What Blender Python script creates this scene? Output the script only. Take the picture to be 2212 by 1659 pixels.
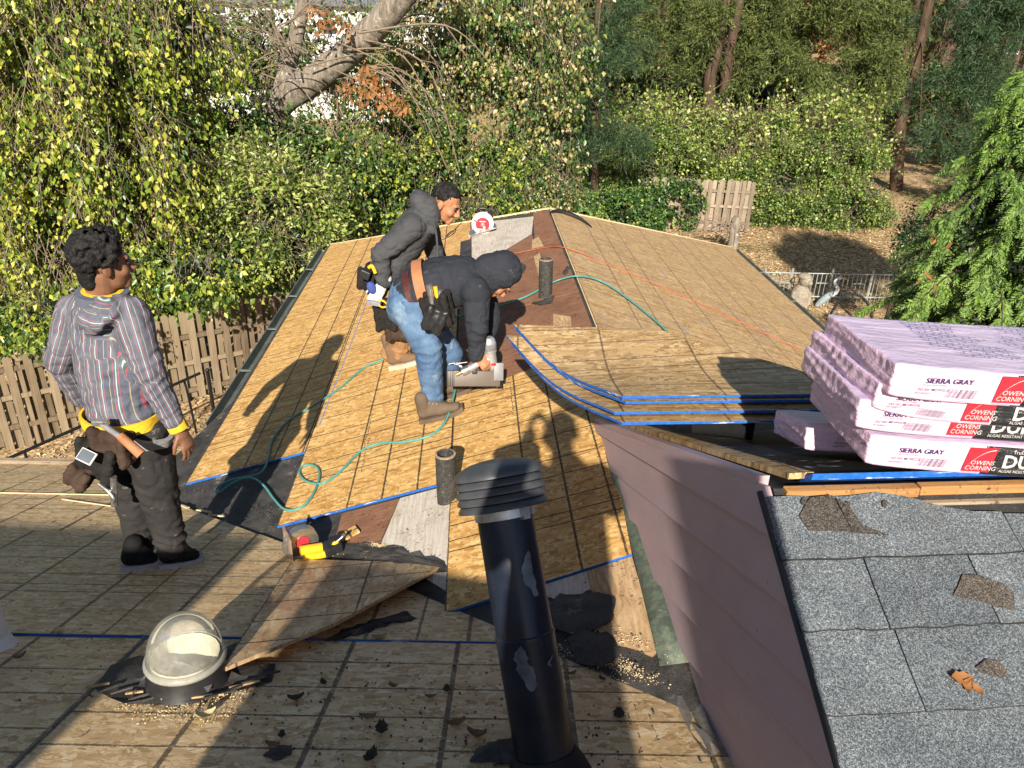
import bpy, bmesh, math, random
import numpy as np
from mathutils import Vector, Matrix, noise as mnoise

random.seed(7); RNG = np.random.default_rng(7)
for o in list(bpy.data.objects): bpy.data.objects.remove(o)
SC = bpy.context.scene
COL = SC.collection

# ------------------------------------------------------------------ camera
H = 7.2                                   # eye height above the yard
PITCH, ROLL = 0.4502, 0.0334
FPX, CX, CY = 1661.0, 1106.0, 829.5       # pinhole in a 2212 x 1659 frame
cam = bpy.data.cameras.new('camera'); cam_o = bpy.data.objects.new('camera', cam); COL.objects.link(cam_o)
cam.sensor_fit = 'HORIZONTAL'; cam.sensor_width = 36; cam.lens = 36 * FPX / 2212
cam.clip_start = 0.05; cam.clip_end = 900
_cr, _sr, _cp, _sp = math.cos(ROLL), math.sin(ROLL), math.cos(PITCH), math.sin(PITCH)
rt = Vector((_cr, _sr*_sp, _sr*_cp)); up = Vector((-_sr, _cr*_sp, _cr*_cp)); bk = Vector((0, -_cp, _sp))
cam_o.matrix_world = Matrix(((rt.x, up.x, bk.x, 0), (rt.y, up.y, bk.y, 0), (rt.z, up.z, bk.z, H), (0, 0, 0, 1)))
SC.camera = cam_o

# ------------------------------------------------------------------ light
SUN_DIR = Vector((0.0342, 0.8765, -0.4801)).normalized()      # the way the light travels
SUN_EL = math.asin(-SUN_DIR.z)
w = bpy.data.worlds.new('World'); SC.world = w; w.use_nodes = True
wn = w.node_tree; wn.nodes.clear()
sky = wn.nodes.new('ShaderNodeTexSky'); sky.sky_type = 'NISHITA'; sky.sun_disc = False
sky.sun_elevation = SUN_EL; sky.sun_rotation = math.atan2(-SUN_DIR.x, -SUN_DIR.y)
bg = wn.nodes.new('ShaderNodeBackground'); bg.inputs[1].default_value = 0.05
wo = wn.nodes.new('ShaderNodeOutputWorld')
wn.links.new(sky.outputs[0], bg.inputs[0]); wn.links.new(bg.outputs[0], wo.inputs[0])
sl = bpy.data.lights.new('sun', 'SUN'); sl.energy = 5.0; sl.angle = math.radians(0.55); sl.color = (1.0, 0.91, 0.77)
so = bpy.data.objects.new('sun', sl); COL.objects.link(so)
so.rotation_euler = SUN_DIR.to_track_quat('-Z', 'Y').to_euler(); so.location = (0, -8, 30)
SC.view_settings.view_transform = 'Standard'; SC.view_settings.look = 'None'
SC.view_settings.exposure = 0.92; SC.view_settings.gamma = 1.0; SC.view_settings.use_curve_mapping = False
SC.cycles.max_bounces = 6; SC.cycles.diffuse_bounces = 3; SC.cycles.glossy_bounces = 3
SC.cycles.transmission_bounces = 5; SC.cycles.transparent_max_bounces = 6
SC.cycles.caustics_reflective = False; SC.cycles.caustics_refractive = False
SC.cycles.sample_clamp_indirect = 6.0
SC.cycles.use_denoising = True

# ------------------------------------------------------------------ measuring
def ray(px, py):
    u = (px-CX)/FPX; v = (CY-py)/FPX
    u, v = u*_cr - v*_sr, u*_sr + v*_cr
    return np.array([u, v*_sp+_cp, v*_cp-_sp])
EYE = np.array([0, 0, H])
HB = -0.0619                               # heading of the wing ridge
ML, ZR, AR, WL, WR = 0.3073, -2.0174, 0.8989, 2.7495, 2.7002
# roof planes  z = c + gx x + gy y   (eye-relative)
PL = (ZR-ML*AR, ML, -ML*HB)
PR = (ZR+ML*AR, -ML, ML*HB)
PN = (-1.4922, 0.0175, -0.3273)
def hit(px, py, P):
    d = ray(px, py); t = P[0]/(d[2]-P[1]*d[0]-P[2]*d[1]); return t*d+EYE
def atz(px, py, z): d = ray(px, py); return d*(z-H)/d[2]+EYE
def aty(px, py, y): d = ray(px, py); return d*y/d[1]+EYE
def ground(px, py): return atz(px, py, 0.0)
def zon(P, x, y): return P[0]+P[1]*x+P[2]*y+H

def frame(P, org, ydir):
    """4x4 frame lying on roof plane P: local Y follows ydir (plan heading), local Z the plane normal."""
    n = Vector((-P[1], -P[2], 1)).normalized()
    y = Vector((ydir[0], ydir[1], P[1]*ydir[0]+P[2]*ydir[1])).normalized()
    x = y.cross(n).normalized()
    o = Vector((org[0], org[1], zon(P, org[0], org[1])))
    M = Matrix((x, y, n)).transposed().to_4x4(); M.translation = o
    return M
FL = frame(PL, (AR, 0), (HB, 1))           # left slope of the wing; local x<0 runs down to the left eave
FR = frame(PR, (AR, 0), (HB, 1))
FN = frame(PN, (0, 0), (0.0, 1))           # the slope the watcher stands on
FLi, FRi, FNi = FL.inverted(), FR.inverted(), FN.inverted()
def uvL(px, py): return (FLi @ Vector(hit(px, py, PL)))[:2]
def uvR(px, py): return (FRi @ Vector(hit(px, py, PR)))[:2]
def uvN(px, py): return (FNi @ Vector(hit(px, py, PN)))[:2]

# ------------------------------------------------------------------ objects
def link(o, parent=None):
    COL.objects.link(o)
    if parent is not None: o.parent = parent
    return o
def tag(o, label=None, cat=None, group=None, kind=None):
    if label: o['label'] = label
    if cat: o['category'] = cat
    if group: o['group'] = group
    if kind: o['kind'] = kind
    return o
_PM = {}
def thing(name, label, cat, loc=(0, 0, 0), rotz=0.0, group=None, M=None):
    o = bpy.data.objects.new(name, None); o.empty_display_size = 0.2; COL.objects.link(o)
    M = M.copy() if M is not None else Matrix.Translation(Vector(loc)) @ Matrix.Rotation(rotz, 4, 'Z')
    o.matrix_world = M; _PM[o.name] = M
    return tag(o, label, cat, group)
def mesh(name, V, F, mats=None, smooth=False, mi=None):
    me = bpy.data.meshes.new(name)
    V = np.asarray(V, dtype=np.float32).reshape(-1, 3)
    if isinstance(F, np.ndarray):
        nf, k = F.shape
        me.vertices.add(len(V)); me.vertices.foreach_set('co', V.ravel())
        me.loops.add(nf*k); me.loops.foreach_set('vertex_index', F.astype(np.int32).ravel())
        me.polygons.add(nf); me.polygons.foreach_set('loop_start', np.arange(0, nf*k, k, dtype=np.int32))
        me.polygons.foreach_set('loop_total', np.full(nf, k, dtype=np.int32))
        me.update(calc_edges=True)
    else:
        me.from_pydata(V.tolist(), [], F)
    if mats is not None:
        for m in (mats if isinstance(mats, (list, tuple)) else [mats]): me.materials.append(m)
    if mi is not None: me.polygons.foreach_set('material_index', np.asarray(mi, dtype=np.int32))
    if smooth: me.polygons.foreach_set('use_smooth', np.ones(len(me.polygons), dtype=bool))
    me.update()
    return me
def obj(name, me, parent=None, M=None, label=None):
    """link a mesh whose coordinates are world (M None) or local to M; parented without moving."""
    o = bpy.data.objects.new(name, me); COL.objects.link(o)
    M = M if M is not None else Matrix.Identity(4)
    if parent is not None:
        PM = _PM.get(parent.name, Matrix.Identity(4)); o.parent = parent
        o.matrix_parent_inverse = PM.inverted()
    o.matrix_basis = M; _PM[o.name] = M
    if label: o['label'] = label
    return o
def T(x=0, y=0, z=0): return Matrix.Translation((x, y, z))
def basis(o, x, y, z):
    M = Matrix((Vector(x), Vector(y), Vector(z))).transposed().to_4x4(); M.translation = Vector(o); return M

class MB:
    """collects simple solids into one mesh"""
    def __init__(s): s.v, s.f, s.m = [], [], []
    def add(s, V, F, m=0):
        k = len(s.v); s.v += [tuple(p) for p in V]; s.f += [tuple(i+k for i in q) for q in F]; s.m += [m]*len(F); return s
    def box(s, lo, hi, m=0, M=None, bev=0.0):
        (a, b, c), (d, e, g) = lo, hi
        if bev > 0:
            bm = bmesh.new(); bmesh.ops.create_cube(bm, size=1)
            for v in bm.verts: v.co = Vector((a+(v.co.x+.5)*(d-a), b+(v.co.y+.5)*(e-b), c+(v.co.z+.5)*(g-c)))
            bmesh.ops.bevel(bm, geom=list(bm.edges), offset=bev, segments=2, affect='EDGES', profile=.6)
            V = [v.co.copy() for v in bm.verts]; bm.verts.index_update()
            F = [[v.index for v in f.verts] for f in bm.faces]; bm.free()
        else:
            V = [Vector(p) for p in ((a,b,c),(d,b,c),(d,e,c),(a,e,c),(a,b,g),(d,b,g),(d,e,g),(a,e,g))]
            F = [(0,3,2,1),(4,5,6,7),(0,1,5,4),(1,2,6,5),(2,3,7,6),(3,0,4,7)]
        if M is not None: V = [M @ v for v in V]
        return s.add(V, F, m)
    def prism(s, poly, z0, z1, m=0, mside=None, M=None):
        n = len(poly); V = [Vector((p[0], p[1], z0)) for p in poly]+[Vector((p[0], p[1], z1)) for p in poly]
        A = sum(poly[i][0]*poly[(i+1) % n][1]-poly[(i+1) % n][0]*poly[i][1] for i in range(n))
        idx = list(range(n)) if A > 0 else list(range(n))[::-1]
        if M is not None: V = [M @ v for v in V]
        s.add(V, [tuple(i+n for i in idx), tuple(idx[::-1])], m)
        k = len(s.v)-2*n
        for j in range(n):
            a, b = idx[j], idx[(j+1) % n]
            s.f.append((k+a, k+b, k+b+n, k+a+n))
            e = min(a, b) if abs(a-b) == 1 else n-1
            s.m.append(m if mside is None else (mside[e] if isinstance(mside, (list, tuple)) else mside))
        return s
    def tube(s, pts, r, n=8, m=0, cap=True):
        pts = [Vector(p) for p in pts]; k = len(pts)
        rr = r if isinstance(r, (list, tuple)) else [r]*k
        V = []; nrm = None
        for i, p in enumerate(pts):
            t = (pts[min(i+1, k-1)]-pts[max(i-1, 0)]).normalized()
            if nrm is None: nrm = t.orthogonal().normalized()
            nrm = (nrm-t*nrm.dot(t)); nrm = nrm.normalized() if nrm.length > 1e-6 else t.orthogonal().normalized()
            bn = t.cross(nrm)
            for j in range(n):
                a = 2*math.pi*j/n; V.append(p+(nrm*math.cos(a)+bn*math.sin(a))*rr[i])
        F = [(i*n+j, i*n+(j+1) % n, (i+1)*n+(j+1) % n, (i+1)*n+j) for i in range(k-1) for j in range(n)]
        if cap: F += [tuple(range(n))[::-1], tuple(range((k-1)*n, k*n))]
        return s.add(V, F, m)
    def lathe(s, prof, n=24, m=0, M=None, closed=False):
        """prof: list of (r, z)"""
        V = []; k = len(prof)
        for (r, z) in prof:
            for j in range(n):
                a = 2*math.pi*j/n; V.append(Vector((r*math.cos(a), r*math.sin(a), z)))
        F = [(i*n+j, i*n+(j+1) % n, (i+1)*n+(j+1) % n, (i+1)*n+j) for i in range(k-1) for j in range(n)]
        if closed: F += [((k-1)*n+j, (k-1)*n+(j+1) % n, (j+1) % n, j) for j in range(n)]
        if M is not None: V = [M @ v for v in V]
        return s.add(V, F, m)
    def ball(s, c, r, n=10, k=6, m=0, M=None):
        r = r if isinstance(r, (list, tuple)) else (r, r, r)
        prof = [(math.sin(math.pi*i/k), -math.cos(math.pi*i/k)) for i in range(k+1)]
        V = []; F = []
        for i, (a, z) in enumerate(prof):
            for j in range(n):
                t = 2*math.pi*j/n; V.append(Vector((c[0]+r[0]*a*math.cos(t), c[1]+r[1]*a*math.sin(t), c[2]+r[2]*z)))
        for i in range(k):
            for j in range(n): F.append((i*n+j, i*n+(j+1) % n, (i+1)*n+(j+1) % n, (i+1)*n+j))
        if M is not None: V = [M @ v for v in V]
        return s.add(V, F, m)
    def me(s, name, mats, smooth=False): return mesh(name, s.v, s.f, mats, smooth, s.m)
    def obj(s, name, mats, parent=None, M=None, smooth=False, label=None):
        return obj(name, s.me(name, mats, smooth), parent, M, label)
def smooth_by_angle(o, ang=40):
    me = o.data; me.polygons.foreach_set('use_smooth', np.ones(len(me.polygons), dtype=bool))
    me.update()
    try:
        me.set_sharp_from_angle(angle=math.radians(ang))
    except Exception: pass
    return o
def bez(pts, n=8):
    """Catmull-Rom through pts"""
    P = [Vector(p) for p in pts]; out = []
    for i in range(len(P)-1):
        a, b, c, d = P[max(i-1, 0)], P[i], P[i+1], P[min(i+2, len(P)-1)]
        for j in range(n):
            t = j/n
            out.append(0.5*((2*b)+(-a+c)*t+(2*a-5*b+4*c-d)*t*t+(-a+3*b-3*c+d)*t**3))
    return out+[P[-1]]

# ------------------------------------------------------------------ materials
class NT:
    def __init__(s, name):
        s.mat = bpy.data.materials.new(name); s.mat.use_nodes = True; s.t = s.mat.node_tree
        s.t.nodes.clear()
        s.out = s.t.nodes.new('ShaderNodeOutputMaterial')
    def n(s, typ, **kw):
        nd = s.t.nodes.new('ShaderNode'+typ)
        for k, v in kw.items():
            if k.startswith('_'): s.set(nd, k[1:], v)
            else: setattr(nd, k, v)
        return nd
    def set(s, nd, key, v):
        i = nd.inputs[int(key)] if key.isdigit() else nd.inputs[key.replace('__', ' ')]
        if isinstance(v, bpy.types.NodeSocket): s.t.links.new(v, i)
        elif isinstance(v, bpy.types.Node): s.t.links.new(v.outputs[0], i)
        else: i.default_value = v
    def math(s, op, a, b=None, c=None, clamp=False):
        nd = s.t.nodes.new('ShaderNodeMath'); nd.operation = op; nd.use_clamp = clamp
        for i, v in enumerate((a, b, c)):
            if v is None: continue
            if isinstance(v, (bpy.types.NodeSocket, bpy.types.Node)): s.t.links.new(v if isinstance(v, bpy.types.NodeSocket) else v.outputs[0], nd.inputs[i])
            else: nd.inputs[i].default_value = v
        return nd.outputs[0]
    def coord(s, kind='Object'): return s.n('TexCoord').outputs[kind]
    def mapping(s, vec, scale=(1, 1, 1), rot=(0, 0, 0), loc=(0, 0, 0)):
        m = s.n('Mapping', _Vector=vec); m.inputs['Scale'].default_value = scale
        m.inputs['Rotation'].default_value = rot; m.inputs['Location'].default_value = loc
        return m.outputs[0]
    def noise(s, vec, scale=5, detail=4, rough=.55, dist=0.0, out=0):
        nd = s.n('TexNoise', _Scale=scale, _Detail=detail, _Roughness=rough, _Distortion=dist)
        if vec is not None: s.set(nd, 'Vector', vec)
        return nd.outputs[out]
    def ramp(s, fac, stops, interp='LINEAR'):
        nd = s.n('ValToRGB', _Fac=fac); cr = nd.color_ramp; cr.interpolation = interp
        while len(cr.elements) < len(stops): cr.elements.new(.5)
        for e, (p, c) in zip(cr.elements, stops): e.position = p; e.color = (*c, 1) if len(c) == 3 else c
        return nd.outputs[0]
    def mix(s, fac, a, b, blend='MIX'):
        nd = s.n('Mix', data_type='RGBA', blend_type=blend)
        for k, v in ((0, fac), (6, a), (7, b)):
            i = nd.inputs[k]
            if isinstance(v, (bpy.types.NodeSocket,)): s.t.links.new(v, i)
            elif isinstance(v, (tuple, list)): i.default_value = (*v, 1) if len(v) == 3 else v
            else: i.default_value = v
        return nd.outputs[2]
    def step(s, v, lo, hi):
        nd = s.n('MapRange'); nd.interpolation_type = 'SMOOTHSTEP'
        s.set(nd, 'Value', v); s.set(nd, 'From__Min', lo); s.set(nd, 'From__Max', hi)
        return nd.outputs[0]
    def sep(s, vec):
        nd = s.n('SeparateXYZ'); s.set(nd, '0', vec); return nd.outputs
    def bump(s, h, strength=.3, dist=.01):
        nd = s.n('Bump', _Strength=strength, _Distance=dist); s.set(nd, 'Height', h); return nd.outputs[0]
    def bsdf(s, color, rough=.7, metal=0.0, normal=None, spec=.3, **kw):
        b = s.n('BsdfPrincipled'); 
        for k, v in (('Base Color', color), ('Roughness', rough), ('Metallic', metal)):
            if isinstance(v, bpy.types.NodeSocket): s.t.links.new(v, b.inputs[k])
            elif isinstance(v, (tuple, list)): b.inputs[k].default_value = (*v, 1) if len(v) == 3 else v
            else: b.inputs[k].default_value = v
        b.inputs['Specular IOR Level'].default_value = spec
        if normal is not None: s.t.links.new(normal, b.inputs['Normal'])
        for k, v in kw.items():
            s.set(b, k, v)
        s.t.links.new(b.outputs[0], s.out.inputs[0]); s.b = b
        return s.mat

def plain(name, c, rough=.6, metal=0.0, spec=.3, var=.12, scale=30, bump=.15):
    """a paint/plastic/metal with light mottling and fine relief"""
    m = NT(name); v = m.coord()
    n1 = m.noise(v, scale, 4); n2 = m.noise(v, scale*.17, 3)
    f = m.math('ADD', m.math('MULTIPLY', n1, .5), m.math('MULTIPLY', n2, .5))
    lo = tuple(x*(1-var*1.6) for x in c); hi = tuple(min(1, x*(1+var*1.6)) for x in c)
    col = m.ramp(f, [(.3, lo), (.7, hi)])
    r = m.math('ADD', m.math('MULTIPLY', n1, .25), rough-.12, clamp=True)
    return m.bsdf(col, r, metal, m.bump(n1, bump, .004), spec)

def grid_mask(m, v, period, offset, width, jitter, duty=None):
    """dark ink line at every `period` of coordinate v (metres)"""
    t = m.math('FRACT', m.math('ADD', m.math('MULTIPLY', v, 1/period), offset))
    d = m.math('MULTIPLY', m.math('ABSOLUTE', m.math('SUBTRACT', t, .5)), period)
    d = m.math('ADD', d, jitter)
    return m.math('SUBTRACT', 1, m.step(d, width*.5, width*.5+.003))
def osb_mat(name, tones, gx, gy, wear=.0, red=0.0, inked=.88, fs=1.0, fw=.30):
    """oriented strand board: flakes of three lays, printed ink grid. gx/gy = list of (period, offset, width)"""
    m = NT(name); v = m.coord(); oi = m.n('ObjectInfo')
    sh = m.n('CombineXYZ', _X=m.math('MULTIPLY', oi.outputs['Random'], 7.0), _Y=m.math('MULTIPLY', oi.outputs['Random'], 3.0), _Z=0.0)
    vv = m.n('VectorMath', operation='ADD', _0=v, _1=sh.outputs[0]).outputs[0]
    wob = m.n('VectorMath', operation='SCALE', _0=m.n('VectorMath', operation='SUBTRACT', _0=m.noise(vv, 5, 2, out=1), _1=(.5, .5, .5)).outputs[0]); wob.inputs['Scale'].default_value = .05
    vw = m.n('VectorMath', operation='ADD', _0=vv, _1=wob.outputs[0]).outputs[0]
    lays = []
    for ang, sx, sy in ((.35, 38, 11), (-.50, 34, 10), (1.0, 34, 12), (-.12, 40, 9)):
        vo = m.n('TexVoronoi', feature='F1', _Scale=1.0, _Randomness=1.0)
        m.set(vo, 'Vector', m.mapping(vw, (sy*fs, sx*fs, 1), (0, 0, ang)))
        lays.append(vo)
    pick = m.noise(vv, 26, 2, .6)
    c1 = m.mix(m.step(pick, .44, .48), lays[0].outputs['Color'], lays[1].outputs['Color'])
    c2 = m.mix(m.step(m.noise(vv, 31, 2, .6), .50, .54), c1, lays[2].outputs['Color'])
    c3 = m.mix(m.step(m.noise(vv, 18, 2, .6), .53, .57), c2, lays[3].outputs['Color'])
    r = m.n('SeparateColor', _0=c3)
    fib = m.noise(m.mapping(vw, (22, 140, 1), (0, 0, .10)), 1.0, 3, .65)
    fac = m.math('ADD', m.math('MULTIPLY', r.outputs[0], 1.1-fw), m.math('MULTIPLY', fib, fw))
    col = m.ramp(fac, [(.12, tones[0]), (.30, tones[1]), (.55, tones[2]), (.78, tones[3]), (.96, tones[4])])
    big = m.noise(vv, 1.6, 4, .6)
    col = m.mix(m.math('MULTIPLY', m.step(big, .52, .75), .30+wear*.4), col, tones[0])
    if wear > 0:
        grey = m.ramp(m.noise(m.mapping(vw, (4, 75, 1)), 1, 4, .7), [(.35, (.30, .215, .14)), (.7, (.60, .48, .35))])
        col = m.mix(m.math('MULTIPLY', m.step(m.noise(vv, 3.2, 5, .65), .40, .66), wear), col, grey)
    if red > 0:
        col = m.mix(m.math('MULTIPLY', m.step(m.noise(vv, 4, 4, .6), .35, .7), red), col, (.30, .12, .075))
    s = m.sep(v)
    jit = m.math('MULTIPLY', m.math('SUBTRACT', m.noise(v, 90, 3, .7), .5), .012)
    mask = None
    for axis, L in ((0, gx), (1, gy)):
        for (p, o, wd) in L:
            g = grid_mask(m, s[axis], p, o, wd, jit)
            mask = g if mask is None else m.math('MAXIMUM', mask, g)
    if mask is not None:
        fade = m.math('MULTIPLY', m.math('ADD', m.math('MULTIPLY', m.step(m.noise(v, 40, 3, .7), .28, .5), .5), .5), inked)
        col = m.mix(m.math('MULTIPLY', mask, fade), col, (.028, .025, .024))
    hgt = m.math('ADD', m.math('MULTIPLY', r.outputs[1], .6), m.math('MULTIPLY', fib, .4))
    return m.bsdf(col, .62, 0, m.bump(hgt, .28, .0035), .28)
# ------------------------------------------------------------------ the palette
GX = [(.4064, .5, .0085), (.6096, .5, .0085)]
GY = [(.4064, .5, .006), (.4877, .5, .006), (.6096, .5, .006)]
TN_NEW = [(.29, .15, .045), (.45, .25, .078), (.57, .335, .115), (.65, .415, .158), (.75, .54, .25)]
TN_OLD = [(.36, .22, .095), (.54, .36, .175), (.67, .475, .25), (.75, .56, .32), (.84, .68, .45)]
TN_FAR = [(.25, .15, .06), (.38, .235, .10), (.475, .31, .14), (.55, .38, .185), (.64, .475, .27)]
M_OSB = osb_mat('osb_fresh', TN_NEW, GX, GY, inked=.92, fs=1.25, fw=.35)
M_OSBN = osb_mat('osb_trodden', TN_OLD, [(.4064, .5, .014), (.6096, .5, .008)], GY, wear=.18, inked=.72, fs=1.4, fw=.36)
M_OSBM = osb_mat('osb_near', TN_OLD, [(.4064, .5, .015)], [(.176, .5, .0065)], wear=.18, inked=.8, fs=1.15, fw=.34)
M_OSBR = osb_mat('osb_weathering', TN_FAR, GX, [(.4064, .5, .007), (.4877, .5, .007), (.6096, .5, .007)], wear=.34, red=.12, inked=.62, fs=1.2, fw=.34)
M_OSBS = osb_mat('osb_stack', TN_FAR, [(.4064, .5, .006)], [(.2032, .5, .006), (.4877, .5, .006)], wear=.1, inked=.7)
M_OSBC = osb_mat('osb_offcut', TN_OLD, [(.2032, .5, .007)], [(.4064, .5, .007)], wear=.25, red=.55)
def _edge():
    m = NT('osb_edge'); v = m.coord(); n = m.noise(m.mapping(v, (30, 30, 400)), 1, 4, .6)
    return m.bsdf(m.ramp(n, [(.3, (.16, .09, .04)), (.7, (.44, .29, .15))]), .8, 0, m.bump(n, .4, .003))
M_EDGE = _edge()
def _blue():
    m = NT('blue_edge_paint'); v = m.coord(); n = m.noise(v, 60, 4, .7)
    worn = m.step(m.noise(m.mapping(v, (6, 6, 60)), 1, 4, .65), .60, .68)
    return m.bsdf(m.mix(worn, m.ramp(n, [(.3, (.008, .075, .36)), (.7, (.02, .16, .58))]), (.55, .60, .66)), .6, 0, None, .3)
M_BLUE = _blue()
def _felt(name, dark, light, dust):
    m = NT(name); v = m.coord()
    n = m.noise(v, 9, 6, .65); g = m.noise(v, 420, 2, .6); g2 = m.noise(v, 150, 3, .7)
    c = m.ramp(n, [(.3, dark), (.72, light)])
    c = m.mix(m.step(g, .66, .72), c, (.30, .29, .27))
    c = m.mix(m.math('MULTIPLY', m.step(m.noise(v, 5.5, 6, .72), .58, .70), m.step(g2, .42, .56)), c, dust)
    return m.bsdf(c, m.math('ADD', m.math('MULTIPLY', n, .3), .5), 0, m.bump(m.math('ADD', g2, m.math('MULTIPLY', n, 2)), .5, .006), .35)
M_FELT = _felt('roofing_felt', (.012, .012, .013), (.040, .038, .037), (.24, .20, .14))
M_FELTD = _felt('dusty_felt', (.018, .017, .017), (.075, .070, .066), (.33, .28, .19))
def _ply(name, tones, vein, streak):
    m = NT(name); v = m.coord(); wb = m.noise(v, 3, 3, .6)
    vv = m.n('VectorMath', operation='ADD', _0=v, _1=m.n('CombineXYZ', _X=m.math('MULTIPLY', wb, .05)).outputs[0]).outputs[0]
    g = m.noise(m.mapping(vv, streak), 1, 6, .68); b = m.noise(v, 4, 5, .6); f = m.noise(v, 60, 4, .7)
    c = m.ramp(g, [(.25, tones[0]), (.5, tones[1]), (.78, tones[2])])
    c = m.mix(m.math('MULTIPLY', m.step(b, .45, .7), .55), c, tones[0])
    spots = m.math('MULTIPLY', m.step(f, .56, .64), m.step(m.noise(v, 8, 4, .7), .42, .6))
    c = m.mix(spots, c, vein)
    return m.bsdf(c, .8, 0, m.bump(m.math('ADD', g, m.math('MULTIPLY', f, .6)), .45, .004), .2)
M_PLYB = _ply('old_brown_ply', ((.13, .062, .038), (.23, .115, .068), (.33, .19, .12)), (.035, .02, .016), (9, 60, 1))
M_PLYW = _ply('lime_washed_ply', ((.34, .27, .21), (.52, .47, .41), (.66, .63, .58)), (.14, .085, .05), (70, 5, 1))
M_PLYS = _ply('splintered_ply', ((.20, .115, .055), (.46, .31, .17), (.62, .48, .31)), (.05, .03, .02), (70, 7, 1))
M_WOOD = _ply('yellow_pine', ((.24, .11, .04), (.39, .20, .075), (.50, .30, .13)), (.09, .045, .025), (3, 70, 70))
M_WOODG = _ply('grey_board', ((.16, .12, .085), (.29, .23, .165), (.42, .35, .26)), (.06, .045, .035), (4, 60, 60))
M_LATH = _ply('pale_lath', ((.55, .40, .22), (.68, .53, .32), (.76, .63, .42)), (.4, .27, .14), (4, 90, 90))
def _siding():
    m = NT('mauve_siding_paint'); v = m.coord()
    g = m.noise(m.mapping(v, (3, 3, 90)), 1, 5, .65); b = m.noise(v, 2.2, 5, .6); sp = m.noise(v, 35, 4, .75)
    c = m.ramp(m.math('ADD', m.math('MULTIPLY', b, .7), m.math('MULTIPLY', g, .3)), [(.3, (.44, .315, .345)), (.7, (.54, .405, .43))])
    c = m.mix(m.math('MULTIPLY', m.step(sp, .66, .72), m.step(b, .52, .6)), c, (.22, .17, .19))
    c = m.mix(m.math('MULTIPLY', m.step(m.noise(m.mapping(v, (9, 9, 140)), 1, 4, .7), .62, .72), .45), c, (.52, .42, .43))
    return m.bsdf(c, .55, 0, m.bump(m.math('ADD', g, m.math('MULTIPLY', sp, .5)), .35, .004), .35)
M_SIDING = _siding()
def _shingle(name, lo, mid, hi):
    m = NT(name); v = m.coord('Generated' if False else 'Object'); oi = m.n('ObjectInfo').outputs['Random']
    a = m.n('TexVoronoi', feature='F1', _Scale=430.0); m.set(a, 'Vector', v)
    gr = m.n('SeparateColor', _0=a.outputs['Color']).outputs[0]
    g2 = m.noise(v, 150, 2, .6)
    f = m.math('ADD', m.math('MULTIPLY', gr, .6), m.math('MULTIPLY', g2, .4))
    big = m.math('ADD', m.math('MULTIPLY', m.noise(v, 5, 4, .6), .8), m.math('MULTIPLY', oi, .22))
    f = m.math('ADD', m.math('MULTIPLY', f, .85), .075); f = m.math('ADD', f, m.math('MULTIPLY', m.math('SUBTRACT', big, .52), .40))
    c = m.ramp(f, [(.24, lo), (.52, mid), (.74, hi), (.92, tuple(min(1, x*1.9) for x in hi))])
    c = m.mix(m.math('MULTIPLY', m.step(m.noise(v, 3.3, 5, .65), .60, .78), .35), c, (.16, .145, .125))
    return m.bsdf(c, .85, 0, m.bump(m.math('ADD', gr, g2), .6, .003), .25)
M_SHING = _shingle('grey_shingle', (.028, .034, .041), (.088, .103, .118), (.19, .215, .235))
M_SHINGD = _shingle('bare_shingle_patch', (.016, .014, .013), (.055, .048, .042), (.13, .115, .10))
def _green():
    m = NT('verdigris_flashing'); v = m.coord(); n = m.noise(v, 22, 6, .7); s = m.noise(v, 110, 3, .7)
    c = m.ramp(n, [(.3, (.075, .085, .07)), (.5, (.125, .15, .115)), (.72, (.20, .25, .17))])
    c = m.mix(m.step(s, .66, .70), c, (.55, .56, .50))
    c = m.mix(m.step(m.noise(v, 13, 5, .7), .64, .70), c, (.25, .105, .06))
    return m.bsdf(c, m.math('ADD', m.math('MULTIPLY', n, .4), .25), .35, m.bump(n, .35, .004), .4)
M_GREEN = _green()
def _flue():
    m = NT('black_flue_paint'); v = m.coord(); n = m.noise(v, 7, 5, .6); f = m.noise(v, 60, 4, .7)
    s = m.sep(v)
    pe = m.math('ADD', m.noise(v, 9, 6, .62), 0)
    c = m.ramp(n, [(.3, (.008, .012, .024)), (.7, (.018, .027, .050))])  # blue of the reflected sky is put into the black paint's colour
    scr = m.math('MULTIPLY', m.step(m.noise(m.mapping(v, (45, 45, 1.6)), 1, 4, .7), .70, .73), m.step(n, .5, .62))
    c = m.mix(scr, c, (.20, .21, .22))
    c = m.mix(m.math('MULTIPLY', m.step(f, .64, .7), .25), c, (.16, .15, .14))
    return m.bsdf(c, m.math('ADD', m.math('MULTIPLY', n, .35), .16), .25, m.bump(f, .12, .003), .5)
M_FLUE = _flue()
M_GALV = plain('galvanised_steel', (.50, .53, .56), .38, .85, .5, .25, 40, .2)
M_GALVD = plain('peeled_zinc', (.13, .15, .19), .55, .2, .4, .4, 22, .3)
M_IRON = None
def _iron():
    m = NT('cast_iron_pipe'); v = m.coord(); n = m.noise(v, 40, 6, .75); f = m.noise(v, 170, 3, .7)
    c = m.ramp(n, [(.28, (.016, .016, .016)), (.55, (.05, .048, .045)), (.75, (.15, .135, .11))])
    c = m.mix(m.step(f, .62, .68), c, (.26, .24, .20))
    return m.bsdf(c, .75, .1, m.bump(m.math('ADD', n, f), .6, .006), .3)
M_IRON = _iron()
M_BLACKP = plain('black_plastic', (.018, .018, .020), .42, 0, .45, .2, 30, .2)
M_BLACKR = plain('black_rubber', (.022, .022, .024), .7, 0, .25, .2, 40, .2)
M_GREYP = plain('grey_plastic', (.20, .20, .21), .45, 0, .4, .2, 30, .2)
M_WHITEP = plain('white_plastic', (.70, .70, .69), .45, 0, .4, .06, 30, .1)
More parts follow.
